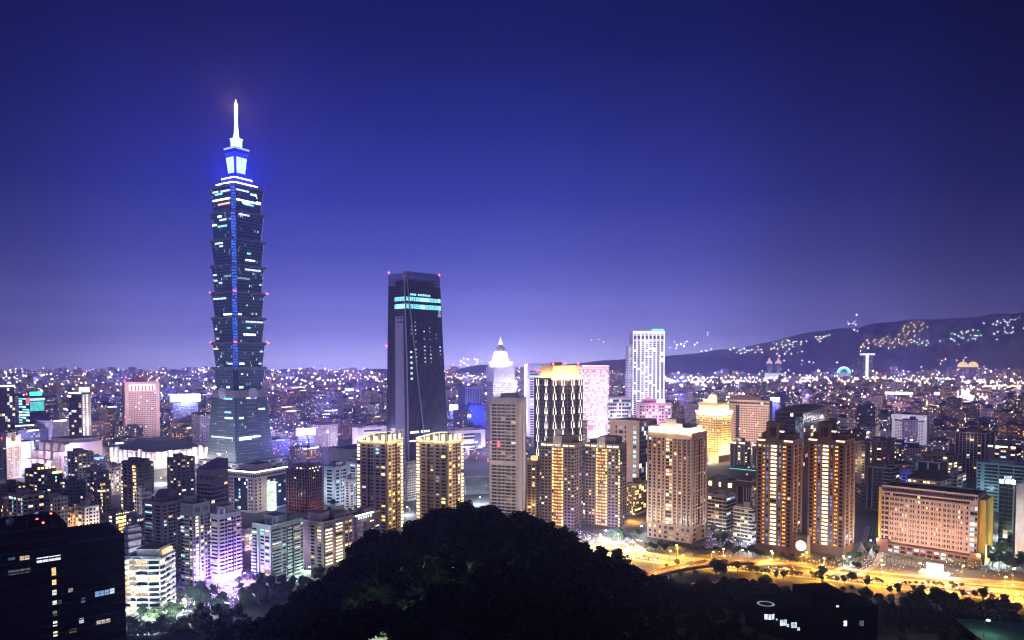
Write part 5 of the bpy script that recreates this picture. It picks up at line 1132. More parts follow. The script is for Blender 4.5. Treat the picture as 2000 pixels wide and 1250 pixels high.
# crane standing on it
p = FRAME.P(FRAME.wr*.6, FRAME.wl*.4)
cr = empty('tower_crane', (p.x, p.y, FRAME.H+.3), rad(100), 'red luffing tower crane standing on top of the unfinished steel frame', 'crane')
b = MB()
for sx_, sy_ in ((-.9, -.9), (.9, -.9), (.9, .9), (-.9, .9)): b.tube((sx_, sy_, 0), (sx_, sy_, 16), .16)
for k in range(8):
    z = k*2; b.tube((-.9, -.9, z), (.9, -.9, z+2), .09); b.tube((.9, .9, z), (-.9, .9, z+2), .09); b.tube((.9, -.9, z), (.9, .9, z+2), .09); b.tube((-.9, .9, z), (-.9, -.9, z+2), .09)
CRR = wall('crane_red', (.35, .05, .04), .5); b.build('mast', [CRR], cr)
b = MB(); b.box(-2, 4, -1.6, 1.6, 16, 18.5); b.build('cab', [CRR], cr)
b = MB(); e = Vector((-23, 0, 41)); o0 = Vector((-1, 0, 18))
for dy in (-.8, .8):
    for dz in (0, 1.4): b.tube(o0+Vector((0, dy, dz)), e+Vector((0, dy*.3, dz*.4)), .14)
for k in range(14):
    a = o0.lerp(e, k/14); c = o0.lerp(e, (k+1)/14); b.tube(a+Vector((0, -.8, 0)), c+Vector((0, .8, 1.2)), .07); b.tube(a+Vector((0, .8, 1.2)), c+Vector((0, -.8, 0)), .07)
b.build('jib', [wall('jib_dark', (.06, .03, .05), .5)], cr)
b = MB(); b.tube((1, 0, 18), (3.5, 0, 27), .14); b.tube((4, 0, 18), (3.5, 0, 27), .14); b.tube((3.5, 0, 27), tuple(e), .05); b.build('gantry', [CRR], cr)
# white-blue offices
for xl, xc, xr, yt, Y, m, lb in ((630, 655, 678, 912, 735, wall('ice_panel', (.50, .58, .68)), 'pale blue office block with a blank white end, right of the unfinished steel frame'), (672, 684, 700, 936, 715, PALE, 'pale low office block tucked left of the gold lit tower'), (676, 700, 716, 902, 790, wall('ice_panel_b', (.40, .46, .56)), 'grey blue office block behind the left gold lit tower')):
    s = Bld('office_block', lb, 'building', xl, xc, xr, yt, Y, 44, m, roof=DROOF); s.shell(); s.face('L', 'p.4 w1 p.3', 2, s.H-3, 10, lit=.1, pal='cool'); s.face('R', 'p.2 g1 p.3 w.8 g1.2 p.2', 2, s.H-3, 10, lit=.14, pal='cool', wh=.45, glass=BG); s.house(.3, .8, .2, .8, 5)
    lamp('POINT', 'facade_light', (-12, s.wl*.6, 16), (.8, .88, 1), 7500, s.root, 1); lamp('POINT', 'facade_light', (s.wr*.5, -12, 10), (.75, .86, 1), 5000, s.root, 1); s.done()
s = Bld('exhibition_hall', 'dark low exhibition hall with two blue white lit openings left of the gold lit tower', 'building', 642, 690, 760, 878, 900, 46, wall('hall_mauve', (.20, .17, .2)), roof=DROOF, near=False); s.shell(); s.face('R', 'p2 g1.2:1@white p3', 8, 22, 2); s.done()
s = Bld('apartment_block', 'pale block with dark window rows between the two gold lit towers', 'building', 780, 796, 818, 908, 760, None, PALE); s.shell(); s.face('L', 'W1 W1', 2, s.H-3, 13, lit=.03); s.face('R', 'W1 W1 W1', 2, s.H-3, 13, lit=.05); s.house(.2, .8, .2, .8, 4); lamp('POINT', 'facade_light', (s.wr*.5, -10, 12), (1, .9, .95), 5000, s.root, .5); s.done()
# white convention halls behind the gold towers
for xl, xc, xr, yt, Y, lb in ((688, 700, 755, 836, 1250, 'low white hall with horizontal slots left of the dark tapering tower'), (862, 890, 948, 842, 1120, 'white exhibition hall with a large dark blue poster right of the dark tapering tower')):
    s = Bld('exhibition_hall', lb, 'building', xl, xc, xr, yt, Y, 30, wall('hall_lilac', (.58, .52, .62)), near=False); s.shell(); s.face('R', 'p.6 g2.4 p.6', 8, s.H-4, 5, lit=.08, pal='white'); s.house(.3, .7, .2, .7, 4)
    if xl > 800: s.one('poster', s.fb('R', s.wr*.62, s.wr*.84, s.H*.3, s.H*.86, -.05, .5), emit('poster_blue', (.08, .1, .55), .35, .6, .1))
    for x in (.2, .6, 1): lamp('POINT', 'facade_light', (s.wr*x, -18, 10), (.86, .74, 1), 30000, s.root, 1); 
    lamp('POINT', 'facade_light', (-18, s.wl*.5, 12), (.9, .74, 1), 30000, s.root, 1); s.done()
s = Bld('office_block', 'cube block glowing deep blue beside the dark tapering tower', 'building', 902, 916, 945, 792, 1500, 30, wall('cobalt', (.10, .12, .5)), near=False, short='the deep blue cube block'); s.shell(); s.house(.2, .6, .2, .6, 8); lamp('POINT', 'facade_light', (s.wr*.4, -30, 35), (.12, .16, 1), 150000, s.root, 2); s.done()
s = Bld('office_tower', 'blue grey tower block with faint vertical ribs behind the deep blue cube block', 'building', 894, 908, 940, 756, 1750, 30, wall('steel_blue', (.20, .22, .36)), near=False); s.shell(); s.face('R', 'r.2 d1 '*7, 4, s.H-4, 10); lamp('POINT', 'facade_light', (s.wr*.4, -40, 50), (.2, .25, 1), 100000, s.root, 2); s.done()
# glass vault hall right of the gold tower
def vault():
    p = W(935, 962, 800); root = empty('glass_vault_hall', (p.x-18, 812, 0), rad(-75), 'curved glass vault hall glowing white below the pale slab tower', 'building'); b = MB(); N = 12; L = 46
    for i in range(N):
        t0, t1 = PI*i/N, PI*(i+1)/N; f = lambda t: (-15*math.cos(t), 18*math.sin(t)); (a, za), (c, zc) = f(t0), f(t1)
        for k in range(10): b.face([(a, k*L/10+.2, za), (c, k*L/10+.2, zc), (c, (k+1)*L/10-.2, zc), (a, (k+1)*L/10-.2, za)], 0)
        b.face([(a, 0, 0), (c, 0, 0), (c, 0, zc), (a, 0, za)], 1); b.tube((a, -.2, za), (c, -.2, zc), .4, 2)
    b.build('vault', [emit('vault_glow', (.6, .78, 1), .10, .6, .15), emit('vault_end', (.7, .85, 1), .22, .6, .2), WHITE], root); HEROES.append((915, 950, 925, 800, (p.x, 800), 40, 'the glass vault hall', None))
    lamp('POINT', 'hall_light', (0, -8, 5), (.9, .95, 1), 6000, root, .6)
vault()
# ------------------------------------------------------------------ right side of the city
s = Bld('hotel', 'white hotel slab with even rows of dark windows and an overhanging top, far right', 'building', 1742, 1811, 1817, 812, 1270, 70, wall('hotel_white', (.60, .56, .60)), WHITE, near=False, short='the white hotel slab'); s.shell(); s.face('L', 'p1.4 '+'w1 '*12+'p1.6', 3, s.H-14, 13, lit=.012, pal='cool', wh=.45); s.w.box(*s.fb('L', -.5, s.wl+.5, s.H-8, s.H, -.02, 2), m=1); s.face('L', 'p.8 '+'g1 '*8+'p.8', s.H-13.5, s.H-8.5, 1, lit=0)
for u in (.2, .75):
    for k in range(2): lamp('POINT', 'facade_light', (-38, s.wl*u, 12+k*30), (.95, .88, 1), 19000, s.root, 2)
s.done()
RIGHT = [
 (1692, 1742, 1757, 914, 700, 'dark framed block with pale grid panels right of the twin brown towers', wall('frame_dark', (.10, .085, .09)), 'p.2 r.12 d.9 r.12 p.2 g.8:0 p.1 g.8:0 p.2 b1.6:.08 p.2', 'b1 b1', .1, None),
 (1668, 1690, 1712, 868, 850, 'cream tower block with a lit corner and small warm windows beside the right brown tower', BEIGE, 'w1:.4 p1 w1:.4', 'p2 L.4:.6 p2', .3, [(-9, .5, 30, (1, .75, .4), 3500)]),
 (1690, 1722, 1748, 862, 870, 'tan stepped apartment block with a column of yellow windows', TAN, 'p1 L.5:.7@gold p1 b1:.2', 'w1 w1', .15, [(-10, .5, 24, (1, .7, .45), 2800)]),
 (1752, 1790, 1802, 924, 760, 'block bathed in deep blue light behind the long pink hotel', wall('blue_block', (.2, .22, .42)), 'r.2 g1 r.2 g1 r.2 g1 r.2 g1 r.2', 'g1 g1', .12, [(-12, .5, 14, (.1, .14, 1), 16000)]),
 (1772, 1838, 1858, 938, 640, 'cream apartment block with brown gabled roof and a lit yellow stair', BEIGE, 'w1:.3 w1:.3 p.3 w1:.2 L.5:.9@gold w1 b1 w1:.3', 'w1 w1', .22, [(-8, .5, 24, (1, .8, .45), 2200)]),
 (1790, 1836, 1850, 903, 740, 'dark block with white framed roof edge behind the gabled cream block', wall('umber_b', (.14, .10, .09)), 'r.2 d1 r.2 d1 r.2', 'g1', .1, None),
 (1800, 1862, 1880, 890, 830, 'wide low block with a lit upper corridor of cool and yellow windows', TAN, 'w1:.5 w1:.6@white w1:.5 w1:.5 w1:.6@gold w1', 'w1 w1', .45, None),
 (1866, 1925, 1943, 846, 900, 'brown tower with pale piers and a lit cornice, far right', wall('pier_brown', (.22, .16, .15)), 'r.25 g1 '*8+'r.25', 'r.2 g1 r.2 g1 r.2', .05, [(-4, .5, 50, (1, .75, .5), 1600)]),
 (1928, 1985, 1996, 872, 820, 'grey block crowned by cream strip lamps near the right edge', wall('grey_warm', (.26, .23, .22)), 'p1 w1:.5 b1 p.4 w1', 'w1', .2, None),
 (1845, 1870, 1888, 928, 720, 'grey apartment block with lit balconies left of the teal office', GREY, 'b1:.4 w1:.2 b1', 'w1 w1', .25, None),
 (1908, 2010, 2020, 910, 690, 'teal grey office with long ribbon windows cut by the right picture edge', TEAL, 'w1 p.5 g3:0 g3:0 g3:0', 'w1', .03, [(-16, .8, 20, (.6, .9, 1), 9000)]),
 (1952, 1983, 1990, 942, 560, 'tall glass block with a dazzling white lit top at the right edge', wall('glass_grey', (.14, .17, .18)), 'G1 G1 G1 r.4', 'p1', .06, None),
 (1985, 2030, 2040, 948, 530, 'pale tiled tower with thin dark joints cut by the right picture edge', wall('pale_joint', (.58, .5, .46)), 'p1', 'p1', 0, [(-16, .7, 12, (1, .75, .6), 9000), (-14, .7, 36, (.95, 1, .95), 6000)]),
]
for (xl, xc, xr, yt, Y, lb, m, pl_, pr, lit, fl) in RIGHT:
    s = resi(xl, xc, xr, yt, Y, lb, m, lit, R.choice(('warm', 'mix')), pl_, pr, trim=(PALE if 'framed' in lb or 'pier' in lb else None), fl=fl, al=(74 if xc < 1900 else 78), bal=(wall('bal_pale', (.4, .37, .35))), band=((.14, .12) if 'joints' in lb else None), name='office_block' if 'office' in lb else 'apartment_block')
    if 'cream strip' in lb:
        for a, b_ in ((.02, .18), (.3, .7), (.8, .97)): s.one('eave_lamp', s.fb('L', s.wl*a, s.wl*b_, s.H-2.4, s.H-.6, -.05, .5), MATS['cream_high'])
    if 'cornice' in lb: s.w.box(-1.5, s.wr+1, -1.2, s.wl+1, s.H-3.5, s.H-2.6, 1)
    if 'dazzling' in lb:
        for u in (.1, .45, .85): s.one('roof_lamp', (-1.2, .2, s.wl*u-1.2, s.wl*u+1.2, s.H-1.5, s.H+1.2), emit('dazzle', (.85, 1, .98), 9, 0)); lamp('POINT', 'roof_light', (-2.5, s.wl*u, s.H+1.5), (.85, 1, .97), 2500, s.root, .4)
    if 'pale grid' in lb: s.beacon(s.wr*.3, s.wl*.4, s.H+8, .7)
    if 'gabled' in lb and 'roof and' in lb:
        b = MB(); z = s.H-.9; b.frustum([(-1, -1), (s.wr+1, -1), (s.wr+1, s.wl+1), (-1, s.wl+1)], z, [(s.wr*.3, s.wl*.2), (s.wr*.7, s.wl*.2), (s.wr*.7, s.wl*.8), (s.wr*.3, s.wl*.8)], z+7, 0, 0); b.build('roof', [wall('brown_roof', (.08, .05, .045))], s.root)
# ------------------------------------------------------------------ far landmarks
def landmark(name, lb, px, py_base, Y, build, cat='building', short=None):
    p = W(px, 740, Y); root = empty(name, (p.x, Y, 0), math.atan2(-(px-1000), FPX), lb, cat); build(root, Y, Y/FPX, lambda py: W(px, py, Y).z); HEROES.append((px-20, px+20, 700, Y, (p.x, Y), 60, short or lb, None))
FG = wall('far_grey', (.3, .28, .32))
def f_twin(root, Y, k, zz):
    for i in (-1, 1):
        b = MB(); x = i*8.2*k; b.box(x-6.4*k, x+6.4*k, -6*k, 6*k, 0, zz(710), 0, 0); b.build('tower', [city('far_twin', (.4, .36, .42), 16, 16, .5, .5, .7, [(0, (1, .85, .75)), (.5, (.9, .85, 1))], 1.1)], root)
        b = MB(); b.lathe(x, 0, [(6*k, zz(710)), (5*k, zz(706)), (2*k, zz(704)), (.1, zz(700))], 10); b.build('dome', [emit('far_dome', (1, .75, .7), 1.3)], root)
        b = MB(); b.octa((x, 0, zz(701)), 5); b.build('beacon', [RED], root)
    b = MB(); b.box(-16*k, 16*k, -7*k, 7*k, 0, zz(729)); b.build('podium', [emit('far_white', (.85, .85, 1), 1.2)], root)
landmark('twin_tower', 'far white twin towers with small pink domes rising over the river lights', 1511, 740, 5200, f_twin, short='the far domed twin towers')
def f_tee(root, Y, k, zz):
    b = MB(); b.box(-2.4*k, 2.4*k, -6, 6, zz(738), zz(693)); b.box(-13*k, 13*k, -6, 6, zz(693.5), zz(690.5)); b.build('light_frame', [emit('tee_light', (.9, .95, 1), 3.2, .1)], root)
    b = MB(); b.box(-9*k, 10*k, 7, 60, 0, zz(694)); b.build('tower', [city('far_tower', (.2, .2, .26), 14, 14, .5, .5, .25, COOLSET, 1)], root)
landmark('lit_tower', 'far tower outlined by a brilliant white T shaped band of light', 1693, 740, 5600, f_tee, short='the far T lit tower')
def f_wheel(root, Y, k, zz):
    b = MB(); n = 20; r = 11*k; zc = zz(728)
    for i in range(n):
        a, c = PI*i/n, PI*(i+1)/n
        for rr, m in ((r, 0), (r*.86, 1), (r*.72, 1)):
            b.tube((rr*math.cos(a), 0, zc+rr*math.sin(a)), (rr*math.cos(c), 0, zc+rr*math.sin(c)), 4.5, m, 5)
    b.build('arc', [emit('arc_white', (.85, .95, 1), 2.8, .1), emit('arc_green', (.1, 1, .75), 2.6, .1)], root)
    b = MB(); b.box(-18*k, 12*k, 5, 60, 0, zz(727)); b.build('hall', [emit('hall_glow', (.7, .75, 1), .7, .6, .02)], root)
    b = MB(); b.box(16*k, 28*k, 5, 60, 0, zz(700)); b.build('tower', [MATS['far_tower']], root)
landmark('arc_building', 'far hall with a glowing green and white arc on its front', 1648, 740, 5500, f_wheel, short='the far green arc hall')
for i, (px, py) in enumerate(((1880, 707), (1900, 707))):
    def f_gold(root, Y, k, zz):
        b = MB(); b.box(-6*k, 6*k, 0, 50, 0, zz(716)); b.build('tower', [city('far_brown', (.25, .2, .2), 14, 14, .5, .5, .3, WARMSET, 1)], root); b = MB(); b.lathe(0, 25, [(9*k, zz(717)), (8.5*k, zz(712)), (5*k, zz(708)), (.1, zz(706))], 12); b.build('dome', [emit('gold_dome', (1, .7, .3), 2)], root)
    landmark('domed_tower', ['far tower with a squat golden lit dome, the left one of two', 'far tower with a squat golden lit dome, the right one of two'][i], px, py, 5200, f_gold, short='the far golden domes')
# LED and roof signs
def sign(lb, px, py, Y, wpx, hpx, mat, rise=None):
    p = W(px, py, Y); k = Y/FPX; w, h = wpx*k, hpx*k; root = empty('led_sign', (p.x, Y, 0), math.atan2(-(px-1000), FPX), lb, 'sign')
    b = MB(); b.box(-w/2, w/2, -.6, .6, p.z-h/2, p.z+h/2); b.build('screen', [mat], root)
    b = MB(); b.box(-w*.42, w*.42, .7, w*.5+8, 0, p.z-h*.6, 0, 1); b.build('building', [city('sign_block', (.34, .33, .44), 3.2, 3.6, .6, .5, .3, COOLSET, 1.4), ROOF], root)
    HEROES.append((px-wpx/2, px+wpx/2, py, Y, (p.x, Y), w, lb, None)); return root
r = sign('block with a wide blazing blue white screen right of the salmon office tower', 362, 777, 1700, 54, 15, emit('led_white', (.78, .82, 1), 4, .5, .05)); lamp('POINT', 'screen_light', (0, -14, W(362, 777, 1700).z), (.4, .45, 1), 160000, r, 3)
r = sign('block with a white oval screen glowing blue behind the crane', 597, 843, 1150, 36, 13, emit('led_oval', (.85, .86, 1), 4.5, .1)); lamp('POINT', 'screen_light', (0, -12, W(597, 843, 1150).z), (.12, .12, 1), 160000, r, 3)
r = sign('block with a small white blue screen just right of the dark tapering tower', 886, 796, 1600, 17, 11, MATS['led_oval']); lamp('POINT', 'screen_light', (0, -12, W(886, 796, 1600).z), (.12, .12, 1), 120000, r, 3)
r = sign('block with a round violet blue screen behind the wide pale hotel block', 1514, 780, 1500, 17, 8, emit('led_violet', (.35, .35, 1), 7, .1)); lamp('POINT', 'screen_light', (0, -12, W(1514, 780, 1500).z), (.12, .12, 1), 120000, r, 3)
r = sign('long low block with a white yellow lit roof band at the right', 1755, 768, 2400, 48, 5, emit('band_cream', (1, .88, .66), 2.6, .3, .03))
r = sign('small block with a violet white screen among the river lights', 1830, 769, 2600, 9, 5, MATS['led_violet'])
r = sign('low hall with a long gold lit roof edge left of the dark tapering tower', 574, 757, 2900, 42, 3, emit('band_gold', (1, .72, .4), 2.4, .3, .03))
r = sign('block with a small bright white screen right of the spired tower', 682, 761, 2700, 16, 4, MATS['led_white'])

# ------------------------------------------------------------------ the rest of the city
CITY = [city('block_grey', (.26, .25, .29), 3.4, 3.4, .5, .45, .26, s=2.8), city('block_pale', (.36, .34, .36), 3.6, 3.4, .5, .45, .24, s=2.8), city('block_tan', (.30, .24, .22), 3.2, 3.3, .52, .48, .28, s=2.8, gr=.3), city('block_dark', (.12, .115, .15), 3.2, 3.5, .6, .5, .26, COOLSET, 2.8),
        city('block_blue', (.22, .24, .36), 3.6, 3.6, .7, .5, .26, COOLSET, 2.6), city('block_glass', (.07, .08, .12), 2.4, 3.8, .9, .62, .10, COOLSET, 2.4, cluster=.5), city('block_white', (.55, .52, .55), 3.8, 3.4, .45, .45, .22, s=2.8), city('block_brown', (.20, .14, .12), 3.3, 3.3, .5, .5, .28, s=2.8)]
CNAME = ['grey', 'pale grey', 'tan', 'dark', 'slate blue', 'glassy dark', 'white', 'brown']
cands = []
def clear(x, y, r):
    for h in HEROES:
        if abs(h[4][1]-y) < 160 and h[7] is not None:
            s = h[7]; dx, dy = x-s.C.x, y-s.Y; c, t = math.cos(s.phi), math.sin(s.phi); lx, ly = dx*c+dy*t, -dx*t+dy*c
            if -r < lx < s.wr+r and -r < ly < s.wl+r: return False
        elif h[7] is None and math.dist(h[4], (x, y)) < h[5]*.75+r: return False
    return True
Y = 770.0
while Y < 5000:
    step = 44+Y*.014; x = -.80*Y-40
    while x < .80*Y+40:
        xx, yy = x+R.uniform(-.25, .25)*step, Y+R.uniform(-.3, .3)*step
        px, py = proj(xx, yy, 0); x += step
        tall = R.random(); H = R.uniform(11, 26) if tall < .62 else (R.uniform(24, 46) if tall < .93 else R.uniform(46, 68))
        w, d = R.uniform(.35, .72)*step, R.uniform(.35, .72)*step
        if H > 46: w, d = min(w, 30), min(d, 30)
        if Y < 1040 and (300 < px < 1660 or H > 30): continue
        if Y < 900 and px < 420: continue
        if 520 < px < 760 and 1000 < Y < 1500 and R.random() < .6: continue       # a park
        if R.random() < .13: continue
        if not clear(xx, yy, max(w, d)*.6): continue
        if H > 46 and (1225 < px < 1310 or 940 < px < 1020): H = 24
        cands.append([xx, yy, w, d, H, GRID+R.choice((0, 0, 0, rad(-12), rad(20)))+R.uniform(-.05, .05), R.randrange(8), 0])
    Y += step*.95
# which of them show, found front to back on a coarse picture
zb = np.full((640, 1000), 1e9); 
for h in HEROES:
    x0, x1, y0 = int(max(0, h[0]/2)), int(min(1000, h[1]/2)), int(h[2]/2); yb = int(min(640, proj(h[4][0], h[4][1], 0)[1]/2))
    if x1 > x0 and yb > y0: zb[y0:yb, x0:x1] = np.minimum(zb[y0:yb, x0:x1], h[3])
def crest(px):
    return np.interp(px, [-200, 380, 440, 500, 560, 640, 690, 720, 780, 820, 860, 900, 960, 1000, 1040, 1080, 1120, 1150, 1200, 1260, 1330, 1400, 1450, 1490, 1540, 1580, 1640, 1720, 1800, 1900, 2000, 2300],
                     [1360, 1312, 1270, 1222, 1182, 1136, 1086, 1050, 1042, 1020, 1001, 996, 1002, 1003, 1013, 1033, 1050, 1078, 1090, 1110, 1130, 1126, 1122, 1122, 1142, 1166, 1178, 1184, 1178, 1186, 1196, 1210])
for c in range(1000): zb[int(crest(2*c)/2):, c] = 100
def rect(c):
    r = math.hypot(c[2], c[3])*.42; x0, yb = proj(c[0]-r, c[1]-r*.3, 0); x1, _ = proj(c[0]+r, c[1]-r*.3, 0); _, yt = proj(c[0], c[1], c[4]); return x0/2, x1/2, yt/2, yb/2
for c in sorted(cands, key=lambda c: c[1]):
    x0, x1, yt, yb = rect(c); x0, x1, yt, yb = int(max(0, x0)), int(min(1000, x1+1)), int(max(0, yt)), int(min(640, yb+1))
    if x1 <= x0 or yb <= yt: continue
    v = zb[yt:yb, x0:x1]; c[7] = int((v > c[1]).sum()); zb[yt:yb, x0:x1] = np.minimum(v, c[1])
cands.sort(key=lambda c: -c[7])
n_hero = len([h for h in HEROES])
IND = [c for c in cands if c[7] >= 14][:max(0, 285-n_hero)]
ids = set(id(c) for c in IND); REST = [c for c in cands if id(c) not in ids]
def obox(b, c, m, roof, uo):
    x, y, w, d, H, ph, _, _ = c; cs, sn = math.cos(ph), math.sin(ph)
    q = lambda lx, ly: (x+lx*cs-ly*sn, y+lx*sn+ly*cs)
    P = [q(-w/2, -d/2), q(w/2, -d/2), q(w/2, d/2), q(-w/2, d/2)]
    b.frustum(P, 0, P, H, m, roof, uo)
    if H > 14:
        hx, hy = R.uniform(-.2, .2)*w, R.uniform(-.2, .2)*d; e = .2
        Q = [q(hx+i*w*e, hy+j*d*e) for i, j in ((-1, -1), (1, -1), (1, 1), (-1, 1))]; b.frustum(Q, H, Q, H+R.uniform(3, 6), roof, roof)
used = {}
ROOFLAMP = [MATS['white_high'], MATS['cream_high'], MATS['warm_high'], MATS['cyan_high'], emit('sign_blue', (.15, .3, 1), 3), emit('sign_rose', (1, .15, .22), 3)]
LNAME = ['white sign', 'cream sign', 'amber sign', 'cyan sign', 'blue sign', 'red sign']
for c in sorted(IND, key=lambda c: proj(c[0], c[1], 0)[0]):
    x, y, w, d, H, ph, mi, vis = c; px, py = proj(x, y, H)
    ref = min((h for h in HEROES if len(h[6].split()) <= 5), key=lambda h: (abs((h[0]+h[1])/2-px)+.6*abs(h[2]-py)+(0 if h[3] < y else 60)))
    side = 'left of' if px < ref[0] else ('right of' if px > ref[1] else 'behind')
    size = ('slim' if max(w, d) < 22 else 'broad' if max(w, d) > 38 else 'square')+(' low' if H < 22 else ' tall' if H > 44 else '')
    r = math.hypot(w, d)
    b = MB(); cc = [0, 0, w, d, H, 0, mi, vis]; obox(b, cc, 0, 1, R.randrange(500)*7)
    b.box(-w/2, w/2, -d/2, -d/2+.4, H, H+1, 1); b.box(-w/2, -w/2+.4, -d/2+.4, d/2, H, H+1, 1)
    extra = ''
    o = b.build('city_block', [CITY[mi], ROOF if R.random() < .6 else DROOF], None, (x, y, 0), ph)
    if R.random() < .34:
        k = R.choice((0, 0, 1, 1, 2, 2, 3, 4, 5)); bb = MB(); L = R.uniform(.35, .9)*w; hgt = R.uniform(1.0, 2.6); bb.box(-L/2, L/2, -d/2-.6, -d/2-.05, H-hgt, H+.4); bb.build('sign', [ROOFLAMP[k]], o); extra = ' with '+LNAME[k]
    key0 = f'{size} {CNAME[mi]} block{extra} {side} {ref[6]}'
    n = used[key0] = used.get(key0, 0)+1
    if n > 1:
        y_ = ['nearer', 'farther', 'second farther', 'third farther', 'fourth farther', 'fifth farther'][min(n-1, 5)] if False else None
    o['_k'] = key0; o['_y'] = y; o['group'] = 'city blocks of the plain'; o['category'] = 'building'
byk = {}
for o in COL.objects:
    if '_k' in o: byk.setdefault(o['_k'], []).append(o)
ORD = ['nearest', 'second nearest', 'third nearest', 'fourth nearest', 'fifth nearest', 'sixth nearest', 'seventh nearest', 'eighth nearest', 'ninth nearest']
for k, os_ in byk.items():
    os_.sort(key=lambda o: o['_y'])
    for i, o in enumerate(os_):
        o['label'] = k if len(os_) == 1 else (ORD[min(i, 8)]+' '+k)
        del o['_k']; del o['_y']
b = MB()
for c in REST: obox(b, c, c[6], 8, R.randrange(400)*7)
Y = 5000.0
FAR = []
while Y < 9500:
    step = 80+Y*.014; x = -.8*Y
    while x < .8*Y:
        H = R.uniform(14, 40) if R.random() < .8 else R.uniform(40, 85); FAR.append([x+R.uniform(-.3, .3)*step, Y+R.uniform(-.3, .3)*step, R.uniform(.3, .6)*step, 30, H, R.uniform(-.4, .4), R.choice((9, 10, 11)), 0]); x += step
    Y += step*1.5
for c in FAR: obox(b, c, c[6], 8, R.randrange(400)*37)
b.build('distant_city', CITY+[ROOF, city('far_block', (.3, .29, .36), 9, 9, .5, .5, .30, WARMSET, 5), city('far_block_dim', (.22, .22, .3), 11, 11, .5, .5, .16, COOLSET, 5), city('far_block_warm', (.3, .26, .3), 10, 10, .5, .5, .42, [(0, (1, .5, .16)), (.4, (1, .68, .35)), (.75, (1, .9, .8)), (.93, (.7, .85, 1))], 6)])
tag(bpy.data.objects['distant_city'], 'dense distant city blocks with tiny lit windows fading into violet haze', 'buildings', kind='stuff')

# ------------------------------------------------------------------ small lights over the far city
LM = [emit('far_white_light', (1, .95, .92), 14, 0), emit('far_warm_light', (1, .70, .36), 14, 0), emit('far_orange_light', (1, .46, .14), 13, 0), emit('far_blue_light', (.35, .42, 1), 11, 0), emit('far_red_light', (1, .08, .06), 10, 0), emit('far_green_light', (.15, 1, .6), 4, 0), emit('far_violet_light', (.75, .7, 1), 14, 0), emit('far_white_strong', (.95, .95, 1), 34, 0)]
FARL = [emit(m.name+'_far', tuple(m.node_tree.nodes['Principled BSDF'].inputs['Emission Color'].default_value)[:3], 55, 0) for m in LM]
b = MB()
def dot(px, py, Y, rpx, m):
    if Y > 2200: m += 8
    dot_(px, py, Y, rpx, m)
def dot_(px, py, Y, rpx, m): b.octa(W(px, py, Y), rpx*Y/FPX, m)
for c in cands+FAR:
    for _ in range(R.choice((0, 1, 1, 2, 2))):
        x, y, w, d, H = c[:5]; 
        if R.random() < .5: z = H+1.5
        else: z = R.uniform(4, H*.8)
        rr = R.choice((.55, .6, .7, .7, .85, 1.0, 1.4))*R.uniform(.8, 1.15); k = y/FPX; rr *= .85 if y < 2500 else 1
        b.octa((x+R.uniform(-.5, .5)*w, y-max(w, d)*.72, z), rr*k, R.choices(range(7), (5, 5, 3, 1.6, .6, .25, 4))[0]+(8 if y > 2200 else 0))
for c in R.sample(cands, 260):     # bigger blazing lights
    x, y, w, d, H = c[:5]
    if y < 1300: continue
    b.octa((x, y-max(w, d)*.75, H+1), R.uniform(.8, 1.8)*y/FPX, R.choice((7, 7, 1, 6, 3, 0, 2)))
for px in range(1290, 2000, 4):       # embankment lamps, two rows
    for py, Y in ((738, 4700), (744, 4000)):
        if R.random() < .8: dot(px+R.uniform(-2, 2), py+R.uniform(-2.5, 2)+(px-1300)*.004, Y, R.uniform(.5, 1.35)*(1.15 if px > 1500 else 1), R.choice((1, 1, 2, 2, 0, 6)) if px > 1560 else R.choice((1, 0, 6, 6, 2)))
for px in range(520, 760, 4):
    if R.random() < .7: dot(px+R.uniform(-2, 2), 742+R.uniform(-3, 3), 4300, R.uniform(.5, 1.2), R.choice((1, 2, 0, 6)))
for px in range(870, 960, 4):
    if R.random() < .7: dot(px, 736+R.uniform(-3, 3), 4500, R.uniform(.5, 1), R.choice((1, 2, 0)))
for px in range(0, 420, 7):
    if R.random() < .7: dot(px, 743+R.uniform(-6, 6), 4600, R.uniform(.5, 1.1), R.choice((1, 2, 0, 6, 4)))
for i in range(70): dot(R.gauss(1888, 10), R.gauss(772, 9), 2300, R.uniform(.6, 1.7), R.choice((1, 1, 7)))
for px in range(1776, 1852, 4): dot(px, 795-(px-1776)*.06+R.uniform(-1.5, 1.5), 2150, R.uniform(.6, 1.2), R.choice((1, 2, 2)))
for px in range(1915, 1952, 3): dot(px, 776+R.uniform(-2, 5)-abs(px-1935)*.0, 2250, R.uniform(.8, 1.7), R.choice((1, 1, 7)))
for px in range(1920, 2000, 4): dot(px, 754+R.uniform(-2, 2), 3200, R.uniform(.6, 1.3), R.choice((1, 2)))
for px, py, r, m in ((1362, 748, 3.2, 7), (1310, 752, 2.6, 7), (1332, 753, 2.2, 7), (1440, 746, 3.2, 7), (1405, 752, 2, 7), (1300, 752, 2, 3), (403, 760, 3, 7), (420, 757, 2.2, 7), (660, 834, 2.6, 7), (590, 826, 1.6, 7), (635, 872, 2.4, 2), (645, 870, 2, 1), (1975, 742, 2, 1)): dot(px, py, 3400 if py < 770 else 1450, r, m)
